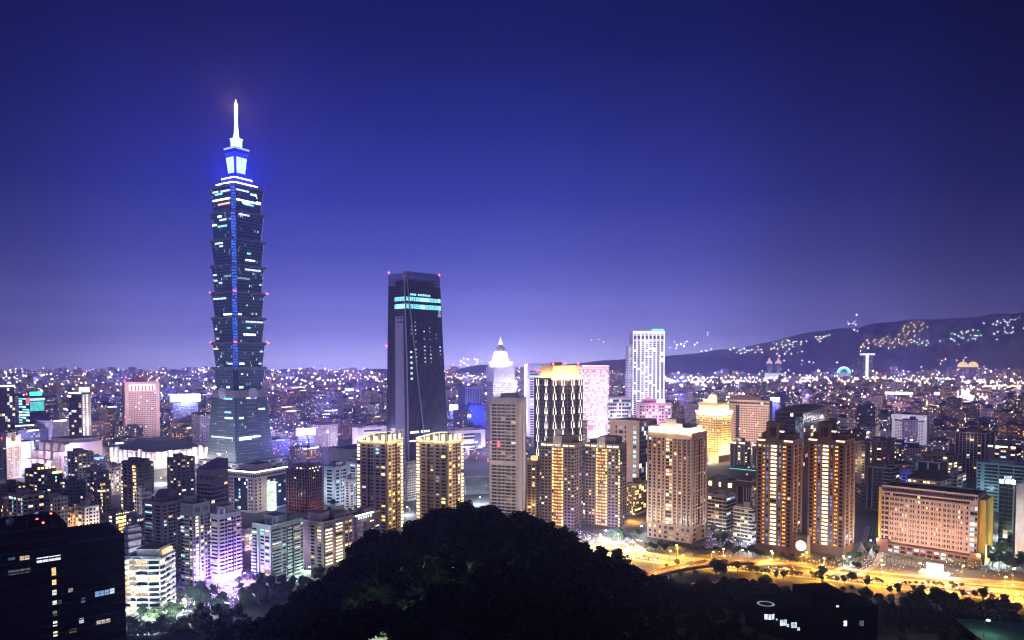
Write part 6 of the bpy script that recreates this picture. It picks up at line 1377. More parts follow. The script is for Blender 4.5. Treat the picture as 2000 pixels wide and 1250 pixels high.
for px0, py0, an in ((40, 860, 57), (220, 850, 57), (330, 860, 147), (560, 850, 57), (660, 860, 57), (700, 850, 147), (900, 860, 57), (930, 840, 147), (1100, 830, 57), (1330, 850, 147), (1380, 860, 57), (1540, 850, 57), (1600, 840, 147), (1690, 850, 57), (1760, 850, 147), (1850, 860, 147), (1880, 840, 57), (1960, 860, 147), (1990, 830, 147), (120, 820, 147), (480, 830, 147), (1450, 820, 147), (1700, 810, 147)):
    g0 = G(px0, py0); v = Vector((math.cos(rad(an)), math.sin(rad(an)), 0)); hue = R.choice(((1, 1, 2), (2, 2, 1), (0, 1, 6)))
    for k in range(70):
        q = g0+v*(k*34+R.uniform(-6, 6))
        if 800 < q.y < 4800 and abs(q.x) < .75*q.y: b.octa((q.x, q.y, 11), R.uniform(.55, 1.0)*q.y/FPX, R.choice(hue)+(8 if q.y > 2200 else 0))
tag(b.build('city_lights', LM+FARL), 'countless tiny street and window lights scattered over the distant city', 'lights', kind='stuff')
# lights on the mountain side
MT = ([0, 330, 700, 860, 1000, 1090, 1200, 1320, 1450, 1600, 1720, 1840, 1950, 2100, 2600], [740, 724, 722, 722, 718, 713, 704, 697, 677, 647, 631, 622, 614, 606, 590])
LOW = ([-600, 200, 820, 870, 900, 935, 970, 1010, 1110, 1180, 1250, 1330, 1420, 1560, 1750, 2600], [745, 742, 742, 732, 719, 712, 716, 728, 722, 706, 697, 693, 698, 712, 735, 740])
b = MB()
SEEN = []
def patch(px, py, sx_, sy_, n, ms, r=.7):
    for i in range(n):
        x = R.gauss(px, sx_); y = R.gauss(py, sy_)-(x-px)*.12
        if any(math.hypot(x-q[0], y-q[1]) < 4.2 for q in SEEN): continue
        SEEN.append((x, y)); b.octa(W(x, y, 8300), R.uniform(.75, 1.2)*r*8300/FPX, R.choice(ms))
for a in ((1345, 672, 13, 7, 18, (6, 0)), (1375, 652, 5, 3, 6, (6,)), (1380, 684, 12, 1.5, 6, (0,)), (1455, 683, 16, 4, 22, (0, 6)), (1480, 685, 20, 2, 14, (0, 1)), (1540, 671, 12, 4, 30, (0, 1, 1)), (1545, 691, 16, 2, 16, (0, 1)), (1545, 712, 30, 4, 16, (0, 6)), (1601, 661, 6, 2.0, 16, (1, 0, 0)), (1616, 657, 3, 1, 8, (7,)), (1665, 636, 8, 8, 12, (0, 6)), (1700, 679, 12, 3, 10, (1,)), (1735, 666, 20, 4, 46, (1, 1, 2, 0)), (1760, 668, 12, 3, 22, (1, 2)), (1790, 670, 16, 3, 26, (0, 5, 6)), (1785, 640, 11, 5, 26, (2, 1)), (1875, 658, 14, 5, 34, (0, 5, 6)), (1900, 660, 6, 2, 16, (0, 1)), (1890, 647, 6, 2, 9, (1,)), (1965, 627, 14, 3, 24, (0, 6, 0)), (1975, 646, 12, 4, 26, (0, 6)), (1850, 706, 20, 2, 10, (1, 2)), (395, 722, 8, 1.5, 8, (0,)), (380, 726, 16, 2, 8, (0, 6)), (560, 724, 26, 2, 7, (0, 1)), (905, 710, 10, 6, 16, (0, 1)), (930, 720, 18, 6, 16, (1, 0)), (1165, 668, 8, 6, 6, (6,)), (100, 741, 50, 3, 10, (1, 0, 4)), (640, 731, 60, 2.5, 16, (0, 1, 4))): patch(a[0], a[1], a[2]*1.25, a[3]*1.2, max(4, int(a[4]*.8)), a[5], .78)
tag(b.build('hillside_lights', FARL), 'scattered house lights in clusters on the dark mountain slopes', 'lights', kind='stuff')
# mountains
def ridge(name, prof, Y, depth, m, jit):
    b = MB(); pts = []
    for i, px in enumerate(range(-900, 2901, 20)):
        py = np.interp(px, *prof)+jit*(math.sin(px*.031)+.6*math.sin(px*.083+1)+.3*math.sin(px*.21)); pts.append(W(px, py, Y))
    for p, q in zip(pts, pts[1:]):
        pv = [(p.x*.88, Y-depth, -2), (q.x*.88, Y-depth, -2)]; hh = [(p.x*.95, Y-depth*.45, p.z*.55), (q.x*.95, Y-depth*.45, q.z*.55)]; bk = [(p.x, Y+depth, -2), (q.x, Y+depth, -2)]
        b.face([pv[0], pv[1], hh[1], hh[0]]); b.face([hh[0], hh[1], q, p]); b.face([p, q, bk[1], bk[0]])
    tag(b.build(name, [m]), kind='structure')
HM = wall('hill_forest', (.035, .045, .03), .95, .4, .004)
ridge('mountain', MT, 9800, 1200, HM, 1.6); ridge('hills', LOW, 7600, 700, HM, 1.0)

# ------------------------------------------------------------------ ground, roads
def ground_mat():
    m, n, l, p = newmat('ground'); g = n.new('ShaderNodeNewGeometry')
    z = n.new('ShaderNodeTexNoise'); z.inputs['Scale'].default_value = .012; z.inputs['Detail'].default_value = 8; l.new(g.outputs['Position'], z.inputs['Vector'])
    r = ramp(n, [(.35, (.03, .04, .025)), (.5, (.06, .06, .06)), (.65, (.10, .095, .09))], 'LINEAR'); l.new(z.outputs['Fac'], r.inputs[0]); l.new(r.outputs[0], p.inputs['Base Color']); p.inputs['Roughness'].default_value = .9; return m
b = MB(); b.face([(-11200, -500, 0), (11200, -500, 0), (11200, 11200, 0), (-11200, 11200, 0)]); tag(b.build('ground', [ground_mat()]), kind='structure')
ASPH = wall('asphalt', (.075, .07, .066), .85, .25, .2); PAVE = wall('pavement_tile', (.22, .2, .18), .8, .2, .4); PAINT = wall('road_paint', (.6, .6, .56), .7); GRASSM = wall('lawn', (.025, .045, .012), .95, .3, .3)
def path_pts(P, n=40):
    out = []
    for i in range(n+1):
        t = i/n*(len(P)-1); k = min(int(t), len(P)-2); f = t-k
        p0, p1, p2, p3 = [Vector(P[min(max(k+j, 0), len(P)-1)]) for j in (-1, 0, 1, 2)]
        out.append(.5*((2*p1)+(p2-p0)*f+(2*p0-5*p1+4*p2-p3)*f*f+(3*p1-p0-3*p2+p3)*f**3))
    return out
def ribbon(b, pts, w0, w1, dz, m=0, thick=0, dash=None):
    off = []
    for i, p in enumerate(pts):
        d = (pts[min(i+1, len(pts)-1)]-pts[max(i-1, 0)]); d.z = 0; d.normalize(); nn = Vector((-d.y, d.x, 0)); off.append((p+nn*w0+Vector((0, 0, dz)), p+nn*w1+Vector((0, 0, dz))))
    for i, ((a, c), (e, f)) in enumerate(zip(off, off[1:])):
        if dash and i % 2: continue
        b.face([a, c, f, e], m)
        if thick:
            t = Vector((0, 0, -thick)); b.face([a+t, e+t, f+t, c+t], m); b.face([a, e, e+t, a+t], m); b.face([f, c, c+t, f+t], m)
    return off
def road(name, P, w, dz, n=60, kerb=True, thick=0, marks=True, z=0):
    pts = path_pts(P, n); b = MB(); ribbon(b, pts, -w/2, w/2, dz, 0, thick)
    if marks:
        for u in (-.25, 0, .25): ribbon(b, pts, u*w-.12, u*w+.12, dz+.004, 1, 0, dash=(u != 0))
        for u in (-.48, .48): ribbon(b, pts, u*w-.1, u*w+.1, dz+.004, 1)
    if kerb:
        ribbon(b, pts, w/2, w/2+3.5, dz+.13, 2, .13); ribbon(b, pts, -w/2-3.5, -w/2, dz+.13, 2, .13)
    tag(b.build(name, [ASPH, PAINT, PAVE]), kind='structure'); return pts
AVE = road('avenue', [G(1000, 1040), G(1130, 1066), G(1250, 1086), G(1340, 1098), G(1480, 1109), G(1640, 1127), G(1800, 1146), G(1940, 1160), G(2300, 1198)], 20, .008, 90)
AVE2 = road('avenue_service_road', [G(1500, 1098), G(1620, 1112), G(1760, 1127), G(1900, 1136), G(2250, 1160)], 9, .006, 60)
RAMP = road('flyover_ramp', [G(1215, 1160, 4), G(1265, 1128, 5), G(1310, 1113, 6), G(1370, 1103, 7), G(1440, 1097, 6.5), G(1510, 1098, 4), G(1580, 1106, 1)], 9, 0, 60, False, 1.2)
b = MB()
for s_ in (-4.5, 4.2): ribbon(b, RAMP, s_, s_+.3, 1.0, 0, 1.0)
for i in range(4, 56, 8): p = RAMP[i]; b.cyl(p.x, p.y, 0, p.z-1.2, .9, .9, 10)
tag(b.build('flyover_parapet', [PAVE]), kind='structure')
road('side_street', [G(1655, 1118), G(1690, 1098), G(1706, 1060), G(1712, 1030)], 11, .012, 20); road('cross_street', [G(1245, 1085), G(1225, 1066), G(1200, 1050), G(1160, 1036)], 14, .016, 20)
b = MB(); AP = AVE[12:]; ribbon(b, AP, 14, 22, .05); ribbon(b, AP, -15, -27, .05); ribbon(b, AVE, -.9, .9, .16, 0, .14); tag(b.build('grass_median', [GRASSM]), kind='structure')
b = MB(); b.face([G(1440, 1118)+Vector((0, 0, .02)), G(1640, 1140)+Vector((0, 0, .02)), G(1640, 1129)+Vector((0, 0, .02)), G(1440, 1111)+Vector((0, 0, .02))]); b.face([G(1300, 1128)+Vector((0, 0, .024)), G(1430, 1122)+Vector((0, 0, .024)), G(1420, 1106)+Vector((0, 0, .024)), G(1330, 1110)+Vector((0, 0, .024))]); tag(b.build('grass_verge', [GRASSM]), kind='structure')
b = MB(); b.face([G(255, 1249)+Vector((0, 0, .03)), G(520, 1249)+Vector((0, 0, .03)), G(520, 1180)+Vector((0, 0, .03)), G(360, 1182)+Vector((0, 0, .03))]); tag(b.build('park_lawn', [GRASSM]), kind='structure')
b = MB(); pts = [G(400, 1150), G(500, 1130), G(520, 1160), G(420, 1178)]; b.face([p+Vector((0, 0, .02)) for p in pts]); tag(b.build('plaza', [PAVE]), kind='structure')
road('left_street', [G(236, 1275), G(330, 1212), G(400, 1172), G(470, 1138), G(500, 1110)], 9, .012, 30)

# ------------------------------------------------------------------ street lamps
LAMPS = {}
def lamp_post(p, ang, kind='sodium', h=9, power=None, label=None, group=None, light=True):
    col, em, pw = {'sodium': ((1, .39, .055), emit('sodium_head', (1, .52, .14), 45, 0), 24000), 'white': ((.85, .95, 1), emit('white_head', (.9, .97, 1), 30, 0), 8000), 'violet': ((.5, .22, 1), emit('violet_head', (.7, .45, 1), 22, 0), 7000), 'green': ((.75, 1, .75), emit('green_head', (.8, 1, .8), 20, 0), 2600), 'cream': ((1, .8, .5), emit('cream_head', (1, .84, .55), 30, 0), 6000)}[kind]
    power = power or pw; key = (kind, h)
    if key not in LAMPS:
        b = MB(); b.cyl(0, 0, 0, h, .13, .08, 8); b.cyl(0, 0, 0, .6, .22, .2, 8); me1 = b.mesh('lamp_pole', [wall('pole_steel', (.3, .3, .3), .4, metal=.5)])
        b = MB(); b.tube((0, 0, h-.1), (1.9, 0, h+.35), .06); me2 = b.mesh('lamp_arm', [MATS['pole_steel']])
        b = MB(); b.lathe(2.2, 0, [(.01, h+.12), (.55, h+.16), (.7, h+.32), (.5, h+.5), (.01, h+.56)], 12); me3 = b.mesh('lamp_head', [em])
        LAMPS[key] = (me1, me2, me3)
    root = empty('street_lamp', p, ang, label or 'tall street lamp with a glowing orange head beside the avenue', 'street lamp', group or 'street lamps along the avenue')
    for nm, me in zip(('pole', 'arm', 'lamp_head'), LAMPS[key]):
        o = bpy.data.objects.new(nm, me); COL.objects.link(o); o.parent = root
    if light and kind != 'sodium': lamp('POINT', 'bulb', (2.2, 0, h-.5), col, power*.5, root, .35)
    elif light: lamp('SPOT', 'bulb', (2.2, 0, h-.1), col, power, root, .35, rot=(0, 0, 0), size=rad(158), blend=.35)
    return root
def along(pts, every, off, **kw):
    acc = 0
    for a, c in zip(pts, pts[1:]):
        d = c-a; L = d.length; acc += L
        if acc >= every:
            acc = 0; d.normalize(); n_ = Vector((-d.y, d.x, 0)); p = c+n_*off; ang = math.atan2(n_.y, n_.x)+(PI if off > 0 else 0); lamp_post((p.x, p.y, p.z), ang, **kw)
along(AVE[8:], 32, 11.5); along(AVE[8:], 32, -11.5); along(AVE2, 24, 6.0, power=5000); along(RAMP, 22, 4.7, h=7, power=5000)
for px, py, k, pw, lb in ((1655, 1106, 'white', 9000, 'white street lamp at the mouth of the side street'), (1700, 1075, 'white', 5000, 'white street lamp up the side street'), (1208, 1062, 'white', 12000, 'white street lamp at the busy crossing'), (1180, 1052, 'white', 9000, 'white street lamp by the foot of the striped tower'), (1235, 1076, 'white', 14000, 'white street lamp where the roads meet'), (1170, 1066, 'cream', 16000, 'cream street lamp at the hill side of the crossing'), (1450, 1060, 'white', 14000, 'white street lamp left of the twin brown towers'), (1470, 1075, 'white', 12000, 'white street lamp among the trees by the brown towers'), (1410, 1052, 'white', 5000, 'white street lamp in the lane by the ledged blocks'),
                          (262, 1240, 'white', 12000, 'dazzling white lamp at the corner of the black building'), (292, 1238, 'white', 15000, 'dazzling white lamp in the trees at the lower left'), (365, 1196, 'white', 5000, 'white lamp in the park trees at the lower left'), (395, 1168, 'cream', 6000, 'cream lamp at the foot of the tall grey block'), (440, 1205, 'green', 3500, 'greenish lamp at the foot of the wooded slope'), (345, 1226, 'green', 6000, 'greenish lamp between the park trees'), (395, 1220, 'green', 4500, 'greenish lamp low in the park trees'),
                          (425, 1146, 'violet', 14000, 'violet lamp on the plaza by the purple tower'), (455, 1150, 'violet', 14000, 'violet lamp in the middle of the plaza'), (485, 1140, 'violet', 9000, 'violet lamp at the far end of the plaza'), (440, 1140, 'white', 5000, 'white lamp on the plaza under the purple tower'), (640, 1112, 'white', 3000, 'white lamp behind the crest under the lit balcony block'), (600, 1130, 'green', 900, 'greenish lamp beside the mint grey tower'),
                          (1945, 1090, 'green', 8000, 'greenish lamp in the alley right of the long pink hotel'), (1950, 1050, 'white', 8000, 'white lamp farther up the alley by the hotel'), (1955, 1105, 'white', 8000, 'white lamp at the mouth of the hotel alley'), (1960, 1025, 'green', 5000, 'greenish lamp deep in the hotel alley'), (1390, 905, 'cream', 9000, 'cream lamp in the street below the golden domed hotel'), (1440, 905, 'sodium', 9000, 'orange lamp in the street below the golden domed hotel'), (1240, 1020, 'sodium', 7000, 'orange lamp by the low red roof left of the beige tower'), (1250, 1045, 'white', 5000, 'white lamp in the trees left of the beige tower'),
                          (170, 1052, 'sodium', 7000, 'orange lamp behind the black building'), (200, 1045, 'white', 4000, 'white lamp behind the black building'), (240, 960, 'white', 9000, 'white lamp in the lane left of the octagonal tower'), (330, 925, 'cream', 20000, 'cream lamp in the lane behind the dark brick towers'), (318, 945, 'white', 16000, 'white lamp beside the dark night grey tower'), (700, 960, 'white', 8000, 'white lamp left of the gold lit tower'), (800, 1005, 'white', 9000, 'white lamp between the gold lit towers'), (935, 985, 'white', 14000, 'white lamp under the glass vault hall'), (950, 960, 'white', 16000, 'white lamp at the foot of the pale slab tower'), (1140, 1000, 'white', 6000, 'white lamp between the striped towers')):
    lamp_post(G(px, py), R.uniform(0, 6), k, 7, pw, lb, 'single street lamps')
# fill lights on made-up masts, added to brighten far blocks and haze
for px, py, c, p in ((560, 880, (1, .85, .8), 150000), (600, 905, (1, .9, 1), 90000), (530, 870, (1, .8, .7), 90000), (640, 880, (1, .55, .4), 50000), (930, 905, (.9, .85, 1), 120000), (900, 880, (.8, .7, 1), 120000), (1040, 870, (1, .7, .75), 120000), (1150, 850, (1, .75, .9), 160000), (1180, 835, (1, .8, .95), 200000), (1390, 890, (1, .7, .35), 90000), (700, 900, (.6, .5, 1), 90000), (640, 825, (.85, .8, 1), 300000), (60, 900, (.8, .85, 1), 100000), (150, 930, (1, .75, .8), 60000), (20, 800, (.8, .7, 1), 300000), (210, 830, (.7, .6, 1), 250000), (330, 800, (.6, .6, 1), 400000), (1000, 830, (.8, .7, 1), 200000), (560, 790, (.6, .55, 1), 400000), (700, 790, (.6, .5, 1), 400000), (1330, 800, (.6, .5, 1), 400000), (1560, 800, (.6, .5, 1), 300000), (1750, 810, (.8, .55, .8), 300000), (1880, 800, (1, .6, .4), 400000), (1960, 820, (.8, .6, .7), 200000), (1650, 850, (.8, .6, .6), 60000), (1900, 900, (1, .7, .5), 60000), (1780, 900, (.8, .7, .9), 60000), (1100, 900, (1, .75, .7), 60000))+tuple((px, py, (.75, .72, 1) if px < 1250 else (.5, .5, 1), 1000000 if px < 1250 else 1000000) for px, py in ((60, 752), (230, 760), (390, 752), (560, 750), (700, 758), (910, 752), (1090, 752), (1330, 756), (1480, 748), (1620, 754), (1760, 747), (1880, 758), (150, 741), (640, 740), (1400, 738), (1330, 731), (1480, 731), (1620, 732), (1750, 733), (1900, 735))):
    g = G(px, py); root = empty('floodlight_mast', g, 0, 'high floodlight mast standing in the streets of the far city', 'floodlight', 'floodlight masts in the far city'); h = 30 if g.y < 1600 else 45
    b = MB(); b.cyl(0, 0, 0, h, .5, .3, 8); b.build('pole', [MATS['pole_steel']], root); b = MB(); b.lathe(0, 0, [(.01, h), (1.2, h+.3), (1.4, h+.9), (.01, h+1.4)], 10); b.build('lamp_head', [emit('mast_head', (.95, .93, 1), 25, 0)], root); lamp('POINT', 'mast_fill', (0, 0, h+4), (c[0]*.55, c[1]*.52, c[2]), p, root, 1.5)

# ------------------------------------------------------------------ vegetation
LEAFM = []
for i, c in enumerate(((.035, .06, .022), (.05, .085, .03), (.028, .045, .02))):
    m, n, l, p = newmat('leaf_%s' % ('mid', 'bright', 'deep')[i]); g = n.new('ShaderNodeNewGeometry'); z = n.new('ShaderNodeTexNoise'); z.inputs['Scale'].default_value = .8; l.new(g.outputs['Position'], z.inputs['Vector'])
    r = ramp(n, [(.3, tuple(x*.55 for x in c)), (.7, tuple(x*1.4 for x in c))], 'LINEAR'); l.new(z.outputs['Fac'], r.inputs[0]); l.new(r.outputs[0], p.inputs['Base Color']); p.inputs['Roughness'].default_value = .6; p.inputs['Specular IOR Level'].default_value = .25; LEAFM.append(m)
BARK = wall('bark', (.07, .05, .035), .95)
def leaf_mesh(name, lumps, n, size, rs, mats=None):
    """leaf clumps: many small leaf faces in the shells of several lumps"""
    rs = np.random.default_rng(rs); V = []; 
    per = max(4, n//len(lumps)); C = []; 
    for (cx, cy_, cz, rx, ry, rz_) in lumps:
        d = rs.normal(size=(per, 3)); d /= np.linalg.norm(d, axis=1)[:, None]; d *= (rs.random((per, 1))**.45); C.append(np.array([cx, cy_, cz])+d*np.array([rx, ry, rz_]))
    C = np.concatenate(C); N = len(C); u = rs.normal(size=(N, 3)); u /= np.linalg.norm(u, axis=1)[:, None]; w = np.cross(u, rs.normal(size=(N, 3))); w /= np.linalg.norm(w, axis=1)[:, None]
    s = size*(.6+.8*rs.random((N, 1))); V = np.stack([C-u*s, C+w*s*.6, C+u*s, C-w*s*.6], 1).reshape(-1, 3)
    me = bpy.data.meshes.new(name); me.vertices.add(len(V)); me.vertices.foreach_set('co', V.ravel()); me.loops.add(4*N); me.loops.foreach_set('vertex_index', np.arange(4*N)); me.polygons.add(N); me.polygons.foreach_set('loop_start', np.arange(0, 4*N, 4)); me.polygons.foreach_set('loop_total', np.full(N, 4))
    for m in mats or LEAFM: me.materials.append(m)
    me.polygons.foreach_set('material_index', rs.integers(0, 3, N)); me.update(); me.validate(); return me
def lumps_for(h, r, seed, n=9):
    q = random.Random(seed); out = []
    for i in range(n):
        a = q.uniform(0, 2*PI); rr = r*q.uniform(.1, .7); z = h*q.uniform(.5, .92); s = r*q.uniform(.32, .52); out.append((rr*math.cos(a)*(1.2-z/h*.5), rr*math.sin(a)*(1.2-z/h*.5), z, s, s, s*.72))
    return out
TREES = []
for k, (h, r) in enumerate(((9, 4.2), (7, 3.4), (12, 4.6), (6, 2.8))):
    lm = lumps_for(h, r, k+3, 11); cm = leaf_mesh('crown', lm, 2600, .34, k)
    b = MB(); b.tube((0, 0, 0), (.1, 0, h*.5), .24, 0, 7, .15)
    for (x, y, z, s, _, _) in lm[:7]: b.tube((.1, 0, h*.38), (x, y, z), .1, 0, 5, .03)
    TREES.append((b.mesh('trunk', [BARK]), cm, h))
def tree(p, k, sc, label, group):
    root = empty('tree', p, R.uniform(0, 6), label, 'tree', group); root.scale = (sc, sc, sc)
    for nm, me in (('trunk', TREES[k][0]), ('crown', TREES[k][1])): o = bpy.data.objects.new(nm, me); COL.objects.link(o); o.parent = root
for px in range(1262, 1480, 9):
    py = 1076+(px-1262)*.055+R.uniform(-3, 4)
    tree(G(px, py), R.choice((0, 1, 1, 3)), R.uniform(.75, 1.1), 'rounded street tree lit orange from below in front of the beige tower', 'street trees in front of the beige tower')
for px in range(1486, 1680, 10): tree(G(px, 1094+(px-1486)*.09+R.uniform(-2, 3)), R.choice((1, 3, 0)), R.uniform(.6, .95), 'small street tree at the foot of the twin brown towers', 'street trees below the twin brown towers')
for i in range(44): px = R.uniform(1480, 1930); tree(G(px, 1122+(px-1500)*.075+R.uniform(-2, 2)), R.choice((1, 3, 3)), R.uniform(.4, .65), 'small yellow lit tree on the median of the avenue', 'trees on the avenue median')
for i in range(84): px = R.uniform(250, 520); py = 1250-(px-250)*.30+R.uniform(-40, 36); tree(G(px, min(py, 1250)), R.choice((0, 1, 2, 0)), R.uniform(.7, 1.05), 'leafy green park tree lit by lamps at the lower left', 'park trees at the lower left')
for i in range(10): px = R.uniform(1190, 1262); tree(G(px, 1052+R.uniform(-6, 12)), R.choice((0, 1)), R.uniform(.7, 1.1), 'leafy tree at the busy crossing left of the beige tower', 'trees at the busy crossing')
for i in range(12): px = R.uniform(1385, 1480); tree(G(px, 1055+R.uniform(-8, 14)), R.choice((0, 2)), R.uniform(.6, 1.0), 'tree in the lane at the foot of the ledged low blocks', 'trees by the ledged low blocks')
for i in range(14): px = R.uniform(1925, 2000); tree(G(px, 1105+R.uniform(-25, 14)), R.choice((0, 2)), R.uniform(.8, 1.2), 'dark tree in the alley right of the long pink hotel', 'trees right of the long pink hotel')
for i in range(8): px = R.uniform(1660, 1715); tree(G(px, 1085+R.uniform(-12, 14)), R.choice((0, 1)), R.uniform(.7, 1), 'tree by the side street left of the long pink hotel', 'trees by the side street')
for i in range(16): px = R.uniform(560, 720); tree(G(px, 1010+R.uniform(-30, 12)), R.choice((0, 1)), R.uniform(.7, 1.1), 'street tree behind the lit balcony block', 'street trees behind the lit balcony block')
for i in range(95):
    k = R.randrange(14, 88); p = AVE[k]; q = AVE[k+1]-p; q.normalize(); p = p+Vector((q.y, -q.x, 0))*R.choice((R.uniform(14, 24), R.uniform(20, 62))); pp = proj(p.x, p.y, 0)
    if pp[0] < 1290 or pp[0] > 2010: continue
    tree((p.x, p.y, 0), R.choice((0, 1, 1, 2, 3)), R.uniform(.5, 1.0), 'dark tree on the near verge of the avenue, in front of the road', 'trees on the near verge of the avenue')
for i in range(26): px = R.uniform(505, 640); tree(G(px, 1172+R.uniform(-14, 26)-(px-505)*.16), R.choice((0, 1, 2)), R.uniform(.7, 1.05), 'dark tree between the mint grey tower and the wooded hill', 'trees below the mint grey tower')
# palms before the pink hotel
b = MB(); b.tube((0, 0, 0), (.15, 0, 5.6), .2, 0, 7, .14); pt_ = b.mesh('trunk', [BARK]); b = MB()
for i in range(16):
    a = 2*PI*i/16; d = Vector((math.cos(a), math.sin(a), 0)); sd_ = Vector((-d.y, d.x, 0)); pv = Vector((.15, 0, 5.6)); up = R.uniform(.4, 1.1)
    for j in range(5):
        t0, t1 = j/5, (j+1)/5; f = lambda t: pv+d*2.4*t+Vector((0, 0, up*2.2*t-2.6*t*t)); wd = lambda t: .34*math.sin(PI*min(1, t*.9+.12))
        b.face([f(t0)-sd_*wd(t0), f(t0)+sd_*wd(t0), f(t1)+sd_*wd(t1), f(t1)-sd_*wd(t1)])
pc_ = b.mesh('crown', [LEAFM[1]])
for px in list(range(1732, 1818, 7))+list(range(1850, 1918, 9)):
    root = empty('palm_tree', G(px+R.uniform(-1, 1), 1102+(px-1732)*.06+R.uniform(-2, 2)), R.uniform(0, 6), 'slender palm tree in the row before the long pink hotel', 'tree', 'palm row before the long pink hotel'); root.scale = (R.uniform(.85, 1.2),)*3
    for nm, me in (('trunk', pt_), ('crown', pc_)): o = bpy.data.objects.new(nm, me); COL.objects.link(o); o.parent = root
# wooded hill in front of the camera
def crest_Y(px): return float(np.interp(px, [300, 700, 1100, 1400, 1650, 2000], [300, 270, 270, 340, 385, 390]))
hv = []; nx_, ny_ = 100, 26; b = MB()
def hill_pt(px, t):
    """t 0 near the camera, 1 at the crest, 2 behind it on the plain"""
    Yc = crest_Y(px); cz = W(px, crest(px)+36, Yc).z; cz = max(cz, 2.0)
    if t <= 1:
        Y = 60+(Yc-60)*t; py = 1420+(crest(px)+36-1420)*min(1, t**.8); z = W(px, py, Y).z; x = W(px, py, Y).x; z = max(z, -1.5)
    else:
        s_ = t-1; Y = Yc+(430-Yc+40)*s_; z = cz*(1-s_)**1.3-1.5*s_; x = W(px, crest(px), Yc).x*Y/Yc
    return Vector((x, Y, z))
grid_ = [[hill_pt(-150+2500*i/nx_, 2*j/ny_) for i in range(nx_+1)] for j in range(ny_+1)]
for j in range(ny_):
    for i in range(nx_): b.face([grid_[j][i], grid_[j][i+1], grid_[j+1][i+1], grid_[j+1][i]])
tag(b.build('hill_terrain', [wall('soil', (.010, .011, .007), .95)]), kind='structure')
FOR = [leaf_mesh('forest_tree', lumps_for(9, 3.9, 40+k, 9), 520, .55, 70+k) for k in range(4)]
vv, ff = [], 0; VA = []; MI = []
base = [np.array([v.co[:] for v in me.vertices]) for me in FOR]
cnt = 0
for j in range(2300):
    px = R.uniform(380, 1990); t = R.choice((1.0, .97, .93, R.uniform(.25, .95), R.uniform(.25, .95), R.uniform(.5, 1), R.uniform(1.0, 1.12)))
    if px > 1200 and R.random() < .3: t = R.uniform(1.0, 1.45)
    if px < 480 and R.random() < .3: t = R.uniform(1.0, 1.6)
    if px > 1480 and t < .9 and px < 1760: continue
    if px > 1900 and t < .9: continue
    p = hill_pt(px, t); s_ = R.choice((R.uniform(.5, .9), R.uniform(.7, 1.15), R.uniform(.9, 1.3)))*(.8 if px > 1250 else 1); a = R.uniform(0, 6.28); k = R.randrange(4); c, s2 = math.cos(a), math.sin(a)
    A = base[k]*s_; A = np.stack([A[:, 0]*c-A[:, 1]*s2, A[:, 0]*s2+A[:, 1]*c, A[:, 2]*R.uniform(.75, 1.15)], 1)+np.array([p.x, p.y, p.z-1.2]); VA.append(A)
VA = np.concatenate(VA); N = len(VA)//4
me = bpy.data.meshes.new('forest'); me.vertices.add(len(VA)); me.vertices.foreach_set('co', VA.ravel()); me.loops.add(4*N); me.loops.foreach_set('vertex_index', np.arange(4*N)); me.polygons.add(N); me.polygons.foreach_set('loop_start', np.arange(0, 4*N, 4)); me.polygons.foreach_set('loop_total', np.full(N, 4))
for i, q in enumerate(((.009, .016, .006), (.013, .021, .008), (.006, .011, .005))):
    m, n, l, p = newmat('forest_leaf_%s' % ('mid', 'bright', 'deep')[i]); p.inputs['Base Color'].default_value = (*q, 1); p.inputs['Roughness'].default_value = .8; p.inputs['Specular IOR Level'].default_value = .1; me.materials.append(m)
me.polygons.foreach_set('material_index', NR.integers(0, 3, N)); me.update()
o = bpy.data.objects.new('forest', me); COL.objects.link(o); tag(o, 'black wooded hill crest of dense tree crowns in the foreground', 'woodland', kind='stuff')
# lamps hidden in the wood
for px, t, pw, lb in ((884, .67, 3600, 'greenish lamp hidden in the foliage near the hill crest'), (735, .44, 3600, 'greenish lamp hidden low in the wooded slope'), (1600, 1.0, 1500, 'greenish lamp behind the trees at the right of the wood')):
    lamp_post(hill_pt(px, t), -1.6, 'green', 5, pw, lb, 'lamps hidden in the wood')
# single trees standing out on the right
for px, py, Yt, k, sc in ((1398, 1092, 395, 2, .95), (1412, 1098, 395, 2, .8), (1795, 1152, 330, 2, 1.15), (1830, 1148, 335, 0, 1.3), (1860, 1160, 340, 0, 1.2), (1890, 1168, 345, 0, 1.05), (1925, 1172, 350, 1, 1.15), (1960, 1176, 350, 0, .9), (1985, 1180, 350, 1, 1.0), (1770, 1168, 330, 0, 1.0), (1690, 1148, 350, 0, 1.1), (1660, 1160, 350, 1, 1.1), (1715, 1160, 350, 1, 1.0)):
    p = W(px, py, Yt); h = TREES[k][2]*sc; tree((p.x, Yt, p.z-h), k, sc, 'dark tree silhouetted against the lit avenue on the near slope', 'dark trees on the near slope')

